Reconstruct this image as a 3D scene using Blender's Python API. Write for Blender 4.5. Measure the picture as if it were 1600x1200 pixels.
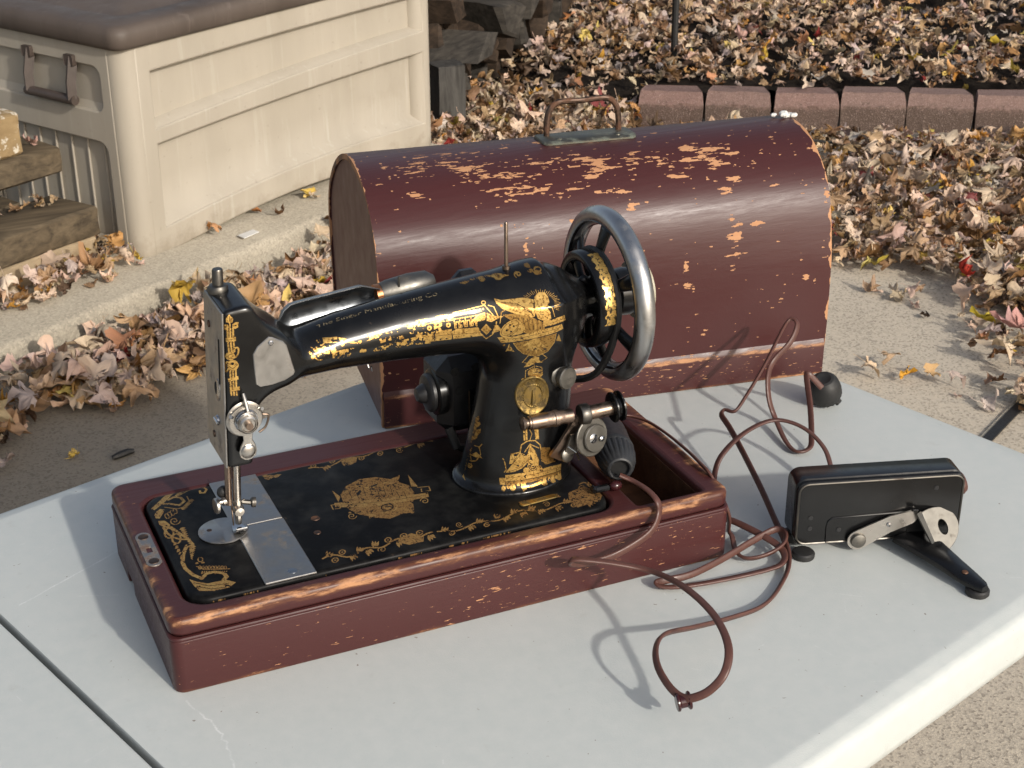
import bpy, bmesh, math, random
import numpy as np
from mathutils import Vector, Matrix, Quaternion
from math import sin, cos, pi, radians, sqrt, atan2

for o in list(bpy.data.objects):
    bpy.data.objects.remove(o)
scene = bpy.context.scene
COL = scene.collection
RND = random.Random(7)
NPR = np.random.RandomState(11)

# ------------------------------------------------------------------ camera, sky, sun, exposure
OFF = 0.81                       # builders work with z = 0 on the machine bed; the ground lies at z = -0.81
cam_d = bpy.data.cameras.new('camera')
cam = bpy.data.objects.new('camera', cam_d)
COL.objects.link(cam)
cam.location = (-0.18806, -1.03613, 0.68020 + OFF)
cam.rotation_euler = (1.12248, 0.00197, -0.42117)
cam_d.sensor_width = 36.0
cam_d.lens = 2440.28 / 1600 * 36
cam_d.clip_start = 0.05
cam_d.clip_end = 200
cam_d.dof.use_dof = True
cam_d.dof.focus_distance = 1.28
cam_d.dof.aperture_fstop = 44
scene.camera = cam

SUN_DIR = Vector((-0.2353, 0.8570, -0.4600)).normalized()      # the way the light travels
SUN_EL, SUN_ROT = radians(27.4), radians(164.6)
world = bpy.data.worlds.new("World")
scene.world = world
world.use_nodes = True
wn = world.node_tree
sky = wn.nodes.new('ShaderNodeTexSky')
sky.sky_type = 'NISHITA'
sky.sun_disc = False
sky.sun_elevation = SUN_EL
sky.sun_rotation = SUN_ROT
sky.air_density = 1.0
sky.dust_density = 4.0
sky.ozone_density = 1.0
bg = wn.nodes['Background']
hsv = wn.nodes.new('ShaderNodeHueSaturation')          # thin veil of high cloud: paler blue all over
hsv.inputs['Saturation'].default_value = 0.68
wn.links.new(sky.outputs[0], hsv.inputs['Color'])
wn.links.new(hsv.outputs[0], bg.inputs[0])
bg.inputs[1].default_value = 0.138
sun_d = bpy.data.lights.new('sun', 'SUN')
sun_d.energy = 2.6
sun_d.angle = radians(1.7)
sun_d.color = (1.0, 0.95, 0.87)
sun_o = bpy.data.objects.new('sun', sun_d)
COL.objects.link(sun_o)
sun_o.rotation_euler = SUN_DIR.to_track_quat('-Z', 'Y').to_euler()
sun_o.location = (1, -3, 4)
scene.view_settings.view_transform = 'Standard'
scene.view_settings.look = 'None'
scene.view_settings.gamma = 1.0
scene.view_settings.use_curve_mapping = False
scene.view_settings.exposure = 0.13
scene.cycles.max_bounces = 6
scene.cycles.diffuse_bounces = 3
scene.cycles.glossy_bounces = 3
scene.cycles.transmission_bounces = 2
scene.cycles.caustics_reflective = False
scene.cycles.caustics_refractive = False

# ------------------------------------------------------------------ object helpers
T = -0.06964                     # table top
G = -0.81                        # patio
K = -0.74                        # top of the kerb slab
ORG = {}

def tagp(o, label=None, cat=None, group=None, kind=None):
    if label: o['label'] = label
    if cat: o['category'] = cat
    if group: o['group'] = group
    if kind: o['kind'] = kind
    return o

def thing(name, label, cat, base, group=None):
    o = bpy.data.objects.new(name, None)
    o.empty_display_size = 0.05
    COL.objects.link(o)
    o.location = (base[0], base[1], base[2] + OFF)
    ORG[o.name] = Vector(base)
    return tagp(o, label, cat, group)

def as_v(a):
    return np.asarray(a, dtype=float)

class MB:
    """collects faces of one mesh, in bed coordinates"""
    def __init__(s):
        s.v, s.f, s.mi, s.uv = [], [], [], {}
        s.M = None
    def add(s, vs, fs, mi=0):
        b = len(s.v)
        for p in vs:
            p = Vector(p)
            s.v.append(s.M @ p if s.M is not None else p)
        for f in fs:
            s.f.append([b + i for i in f])
            s.mi.append(mi)
        return b
    def box(s, x0, x1, y0, y1, z0, z1, b=0.001, mi=0):
        c = Vector(((x0 + x1) / 2, (y0 + y1) / 2, (z0 + z1) / 2))
        h = Vector((abs(x1 - x0) / 2, abs(y1 - y0) / 2, abs(z1 - z0) / 2))
        b = min(b, h.x * .9, h.y * .9, h.z * .9)
        if b <= 0:
            vs = [c + Vector((sx * h.x, sy * h.y, sz * h.z)) for sx in (-1, 1) for sy in (-1, 1) for sz in (-1, 1)]
            s.add(vs, [(0, 1, 3, 2), (4, 6, 7, 5), (0, 4, 5, 1), (2, 3, 7, 6), (0, 2, 6, 4), (1, 5, 7, 3)], mi)
            return
        vs, idx = [], {}
        for sx in (-1, 1):
            for sy in (-1, 1):
                for sz in (-1, 1):
                    for a in range(3):
                        d = [h.x - b, h.y - b, h.z - b]
                        d[a] += b
                        idx[(sx, sy, sz, a)] = len(vs)
                        vs.append(c + Vector((sx * d[0], sy * d[1], sz * d[2])))
        fs = []
        for a in range(3):
            o1, o2 = (a + 1) % 3, (a + 2) % 3
            for sg in (-1, 1):
                q = []
                for (p, r) in ((-1, -1), (1, -1), (1, 1), (-1, 1)):
                    k = [0, 0, 0]; k[a] = sg; k[o1] = p; k[o2] = r
                    q.append(idx[(k[0], k[1], k[2], a)])
                fs.append(q if sg > 0 else q[::-1])
        for a in range(3):
            o1, o2 = (a + 1) % 3, (a + 2) % 3
            for p in (-1, 1):
                for r in (-1, 1):
                    k0 = [0, 0, 0]; k1 = [0, 0, 0]
                    k0[a] = -1; k1[a] = 1
                    k0[o1] = k1[o1] = p; k0[o2] = k1[o2] = r
                    q = [idx[(*k0, o1)], idx[(*k1, o1)], idx[(*k1, o2)], idx[(*k0, o2)]]
                    fs.append(q if p * r > 0 else q[::-1])
        for sx in (-1, 1):
            for sy in (-1, 1):
                for sz in (-1, 1):
                    q = [idx[(sx, sy, sz, a)] for a in range(3)]
                    fs.append(q if sx * sy * sz > 0 else q[::-1])
        s.add(vs, fs, mi)
    def rings(s, rings, closed=True, cap0=True, cap1=True, mi=0):
        n = len(rings[0])
        vs = [p for r in rings for p in r]
        fs = []
        for i in range(len(rings) - 1):
            for j in range(n if closed else n - 1):
                k = (j + 1) % n
                fs.append((i * n + j, i * n + k, (i + 1) * n + k, (i + 1) * n + j))
        if cap0: fs.append(tuple(range(n - 1, -1, -1)))
        if cap1: fs.append(tuple(range((len(rings) - 1) * n, len(rings) * n)))
        return s.add(vs, fs, mi)
    def tube(s, pts, r, n=10, caps=True, sec=None, up=(0, 0, 1), mi=0):
        pts = [Vector(p) for p in pts]
        m = len(pts)
        rs = r if isinstance(r, (list, tuple)) else [r] * m
        if sec is None:
            sec = [(cos(2 * pi * k / n), sin(2 * pi * k / n)) for k in range(n)]
        tans = []
        for i in range(m):
            t = pts[min(i + 1, m - 1)] - pts[max(i - 1, 0)]
            tans.append(t.normalized() if t.length > 1e-9 else Vector((0, 0, 1)))
        u = Vector(up)
        if abs(u.dot(tans[0])) > .95: u = Vector((1, 0, 0))
        u = (u - tans[0] * u.dot(tans[0])).normalized()
        rg = []
        for i in range(m):
            if i:
                u = (u - tans[i] * u.dot(tans[i]))
                u = u.normalized() if u.length > 1e-6 else Vector((1, 0, 0))
            w = tans[i].cross(u)
            rg.append([pts[i] + u * (a * rs[i]) + w * (b * rs[i]) for a, b in sec])
        s.rings(rg, True, caps, caps, mi)
    def lathe(s, prof, o, ax, n=24, mi=0, a0=0.0, sy=1.0, ref=None):
        """prof: (radius, distance along the axis)"""
        ax = Vector(ax).normalized(); o = Vector(o)
        u = Vector(ref) if ref is not None else (Vector((0, 0, 1)) if abs(ax.z) < .9 else Vector((1, 0, 0)))
        u = (u - ax * u.dot(ax)).normalized(); w = ax.cross(u)
        rg = [[o + ax * h + (u * cos(a0 + 2 * pi * k / n) + w * (sin(a0 + 2 * pi * k / n) * sy)) * max(r, 1e-5) for k in range(n)] for r, h in prof]
        s.rings(rg, True, prof[0][0] > 1e-4, prof[-1][0] > 1e-4, mi)
    def prism(s, poly, o, u, v, t, ch=0.0, mi=0):
        """outline in (u, v), thickness t along u x v, chamfered front rim"""
        o, u, v = Vector(o), Vector(u).normalized(), Vector(v).normalized()
        w = u.cross(v)
        P = [Vector((a, b, 0)) for a, b in poly]
        n = len(P)
        area = sum(P[i].x * P[(i + 1) % n].y - P[(i + 1) % n].x * P[i].y for i in range(n))
        if area < 0: P = P[::-1]
        def ring(ins, h):
            out = []
            for i in range(n):
                a, b, c = P[i - 1], P[i], P[(i + 1) % n]
                d1 = (b - a).normalized(); d2 = (c - b).normalized()
                nn = Vector((-(d1.y + d2.y), d1.x + d2.x, 0))
                nn = nn.normalized() if nn.length > 1e-6 else Vector((-d1.y, d1.x, 0))
                q = b + nn * ins
                out.append(o + u * q.x + v * q.y + w * h)
            return out
        if ch > 0:
            rg = [ring(ch, 0), ring(0, ch), ring(0, t - ch), ring(ch, t)]
        else:
            rg = [ring(0, 0), ring(0, t)]
        s.rings(rg, True, True, True, mi)
    def sphere(s, c, r, n=12, m=8, sc=(1, 1, 1), mi=0):
        rg = []
        for i in range(1, m):
            a = pi * i / m
            rg.append([Vector((c[0] + sc[0] * r * sin(a) * cos(2 * pi * k / n), c[1] + sc[1] * r * sin(a) * sin(2 * pi * k / n), c[2] - sc[2] * r * cos(a))) for k in range(n)])
        s.rings(rg, True, True, True, mi)
    def warp(s, fn):
        s.v = [Vector(fn(p)) for p in s.v]
        return s
    def build(s, name, mats, parent=None, base=None, ang=35, smooth=True, uvf=None):
        me = bpy.data.meshes.new(name)
        if parent is not None:
            r = parent
            while r.parent is not None: r = r.parent
            org = ORG[r.name]
        else:
            org = Vector(base) if base is not None else Vector((0, 0, 0))
        me.from_pydata([tuple(p - org) for p in s.v], [], s.f)
        if not isinstance(mats, (list, tuple)): mats = [mats]
        for m in mats: me.materials.append(m)
        if len(mats) > 1: me.polygons.foreach_set('material_index', s.mi)
        if uvf is not None:
            uvl = me.uv_layers.new(name='UVMap')
            li = 0
            for f in s.f:
                for i in f:
                    uvl.data[li].uv = uvf(s.v[i]); li += 1
        return link_mesh(me, name, parent, org, ang, smooth)

def link_mesh(me, name, parent, org, ang=35, smooth=True):
    me.validate()
    if smooth:
        me.shade_smooth()
        if ang < 180: me.set_sharp_from_angle(angle=radians(ang))
    o = bpy.data.objects.new(name, me)
    COL.objects.link(o)
    if parent is None:
        o.location = (org[0], org[1], org[2] + OFF)
        ORG[o.name] = Vector(org)
    else:
        o.parent = parent
    return o

def plate_with_holes(loops, z0, z1, bev=0.0):
    """a flat plate with holes: outer loop then holes, as (verts, faces) in the xy plane"""
    cu = bpy.data.curves.new('plate_outline', 'CURVE')
    cu.dimensions = '2D'; cu.fill_mode = 'BOTH'
    cu.extrude = (z1 - z0) / 2 - bev
    cu.bevel_depth = bev; cu.bevel_resolution = 2
    cu.offset = -bev
    for L in loops:
        sp = cu.splines.new('POLY')
        sp.points.add(len(L) - 1)
        for i, (a, b) in enumerate(L): sp.points[i].co = (a, b, 0, 1)
        sp.use_cyclic_u = True
    ob = bpy.data.objects.new('plate_outline', cu)
    me = ob.to_mesh()
    vs = [Vector((v.co.x, v.co.y, v.co.z + (z0 + z1) / 2)) for v in me.vertices]
    fs = [tuple(p.vertices) for p in me.polygons]
    ob.to_mesh_clear()
    bpy.data.objects.remove(ob); bpy.data.curves.remove(cu)
    return vs, fs

def rrect(x0, x1, y0, y1, r, n=6):
    out = []
    rs = r if isinstance(r, (list, tuple)) else [r] * 4
    for (cx, cy, a0, q) in ((x1, y1, 0, rs[0]), (x0, y1, 90, rs[1]), (x0, y0, 180, rs[2]), (x1, y0, 270, rs[3])):
        sx = -1 if cx == x1 else 1
        sy = -1 if cy == y1 else 1
        for k in range(n + 1):
            a = radians(a0 + 90 * k / n)
            out.append((cx + sx * q + q * cos(a), cy + sy * q + q * sin(a)))
    return out

def catmull(P, n, closed=False):
    P = [Vector(p) for p in P]
    out = []
    m = len(P)
    segs = m if closed else m - 1
    for i in range(segs):
        p1, p2 = P[i], P[(i + 1) % m]
        p0 = P[(i - 1) % m] if (closed or i > 0) else p1 * 2 - p2
        p3 = P[(i + 2) % m] if (closed or i + 2 < m) else p2 * 2 - p1
        for k in range(n):
            t = k / n
            out.append(0.5 * ((2 * p1) + (p2 - p0) * t + (2 * p0 - 5 * p1 + 4 * p2 - p3) * t * t + (3 * p1 - p0 - 3 * p2 + p3) * t ** 3))
    if not closed: out.append(P[-1])
    return out

def resample(P, n):
    """n points evenly spaced along a polyline"""
    P = [Vector(p) for p in P]
    d = [0.0]
    for a, b in zip(P, P[1:]): d.append(d[-1] + (b - a).length)
    out, j = [], 0
    for k in range(n):
        s = d[-1] * k / (n - 1)
        while j < len(d) - 2 and d[j + 1] < s: j += 1
        w = (s - d[j]) / max(d[j + 1] - d[j], 1e-9)
        out.append(P[j].lerp(P[j + 1], w))
    return out
# ------------------------------------------------------------------ the cast head of the machine as one distance field
def sstep(a, b, x):
    t = np.clip((x - a) / (b - a), 0, 1)
    return t * t * (3 - 2 * t)

LEAN = 0.055
def lean_dx(x, z):
    return LEAN * np.maximum(z, 0) * (1 - sstep(0.10, 0.30, x))

def smin(a, b, k):
    h = np.maximum(k - np.abs(a - b), 0) / k
    return np.minimum(a, b) - h * h * k * 0.25

def rbox(x, y, z, b, r):
    cx, cy, cz = (b[0] + b[1]) / 2, (b[2] + b[3]) / 2, (b[4] + b[5]) / 2
    qx = np.abs(x - cx) - (b[1] - b[0]) / 2 + r
    qy = np.abs(y - cy) - (b[3] - b[2]) / 2 + r
    qz = np.abs(z - cz) - (b[5] - b[4]) / 2 + r
    return np.sqrt(np.maximum(qx, 0) ** 2 + np.maximum(qy, 0) ** 2 + np.maximum(qz, 0) ** 2) + np.minimum(np.maximum(qx, np.maximum(qy, qz)), 0) - r

YC = 0.090
def body_sdf(x, y, z):
    x = x - lean_dx(x, z)
    ax = np.array([.06, .085, .113, .15, .20, .25, .30, .336])
    zc = np.interp(x, ax, [.157, .156, .1540, .1580, .1600, .1607, .160, .158])
    r = np.interp(x, ax, [.021, .0198, .0186, .0226, .0267, .0305, .0352, .0388])
    ry_ = np.interp(x, ax, [.0315, .0310, .0288, .0262, .0270, .0300, .0345, .0378])
    arm = (np.sqrt(((y - YC) / ry_) ** 2 + ((z - zc) / r) ** 2) - 1) * r
    arm = np.maximum(arm, np.maximum(.062 - x, x - .336))
    bulb = (np.sqrt(((x - .335) / .0425) ** 2 + ((y - YC) / .0385) ** 2 + ((z - .157) / .0395) ** 2) - 1) * .039
    arm = smin(arm, bulb, .012)
    pz = np.array([-.01, .0, .012, .03, .06, .10, .14, .17])
    cx = np.interp(z, pz, [.3155, .3155, .317, .3195, .324, .328, .331, .332])
    rx = np.interp(z, pz, [.0525, .0515, .0490, .0475, .0450, .0420, .0395, .038])
    ry = np.interp(z, pz, [.0430, .0420, .0395, .0380, .0365, .0350, .0345, .034])
    pil = (np.sqrt(((x - cx) / rx) ** 2 + ((y - YC) / ry) ** 2) - 1) * ry
    pil = np.maximum(pil, np.maximum(z - .165, -.004 - z))
    fl = (np.sqrt(((x - .3145) / .0545) ** 2 + ((y - YC) / .0450) ** 2) - 1) * .044
    fl = np.maximum(fl, np.abs(z) - .0028)
    pil = smin(pil, fl, .006)
    d = smin(arm, pil, .028)
    head = rbox(x, y, z, (.0475, .0685, .0565, .1155, .0775, .2125), .0035)
    d = smin(d, head, .040)
    brace = rbox(x, y, z, (.0660, .1010, .0580, .1120, .1470, .2080), .006)
    sl = (z - .204) * .81 + (x - .066) * .59
    brace = -smin(-brace, -sl, .012)
    d = smin(d, brace, .022)
    d = np.maximum(d, .0475 - x)
    fy = .0565 - y
    d = np.where(x < .125, -smin(-d, -fy, .004), d)
    rr = np.interp(x, [.36, .375, .39], [.026, .020, .0165])
    boss = np.maximum(np.sqrt((y - YC) ** 2 + (z - .156) ** 2) - rr, np.maximum(.355 - x, x - .388))
    d = smin(d, boss, .006)
    return d

def surface_nets(fn, lo, hi, h):
    xs = np.arange(lo[0], hi[0] + h, h); ys = np.arange(lo[1], hi[1] + h, h); zs = np.arange(lo[2], hi[2] + h, h)
    X, Y, Z = np.meshgrid(xs, ys, zs, indexing='ij')
    D = fn(X, Y, Z)
    S = D < 0
    nx, ny, nz = D.shape
    c = np.zeros((nx - 1, ny - 1, nz - 1), int)
    for i in (0, 1):
        for j in (0, 1):
            for k in (0, 1):
                c += S[i:nx - 1 + i, j:ny - 1 + j, k:nz - 1 + k]
    act = (c > 0) & (c < 8)
    idx = -np.ones(act.shape, int)
    I, J, Kk = np.nonzero(act)
    idx[I, J, Kk] = np.arange(len(I))
    acc = np.zeros((len(I), 3)); cnt = np.zeros(len(I))
    cor = [(i, j, k) for i in (0, 1) for j in (0, 1) for k in (0, 1)]
    for a in cor:
        for ax in range(3):
            if a[ax] == 1: continue
            b = list(a); b[ax] = 1
            da = D[I + a[0], J + a[1], Kk + a[2]]; db = D[I + b[0], J + b[1], Kk + b[2]]
            m = (da < 0) != (db < 0)
            t = np.where(m, da / np.where(m, da - db, 1), 0)
            p = np.tile(np.array(a, float), (len(I), 1)); p[:, ax] = t
            acc[m] += p[m]; cnt[m] += 1
    V = np.stack([I, J, Kk], 1) + acc / cnt[:, None]
    V = V * h + np.array(lo)
    F = []
    for ax in range(3):
        sl0 = [slice(1, -1)] * 3; sl1 = [slice(1, -1)] * 3
        sl0[ax] = slice(0, -1); sl1[ax] = slice(1, None)
        A, B = S[tuple(sl0)], S[tuple(sl1)]
        for flip in (False, True):
            e = np.argwhere(A & ~B if not flip else ~A & B)
            e[:, [q for q in range(3) if q != ax]] += 1
            o1, o2 = (ax + 1) % 3, (ax + 2) % 3
            def cell(p, r):
                q = e.copy(); q[:, o1] -= p; q[:, o2] -= r
                return idx[q[:, 0], q[:, 1], q[:, 2]]
            quad = np.stack([cell(1, 1), cell(0, 1), cell(0, 0), cell(1, 0)], 1)
            F.append(quad[:, ::-1] if flip else quad)
    return V, np.concatenate(F)
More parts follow.
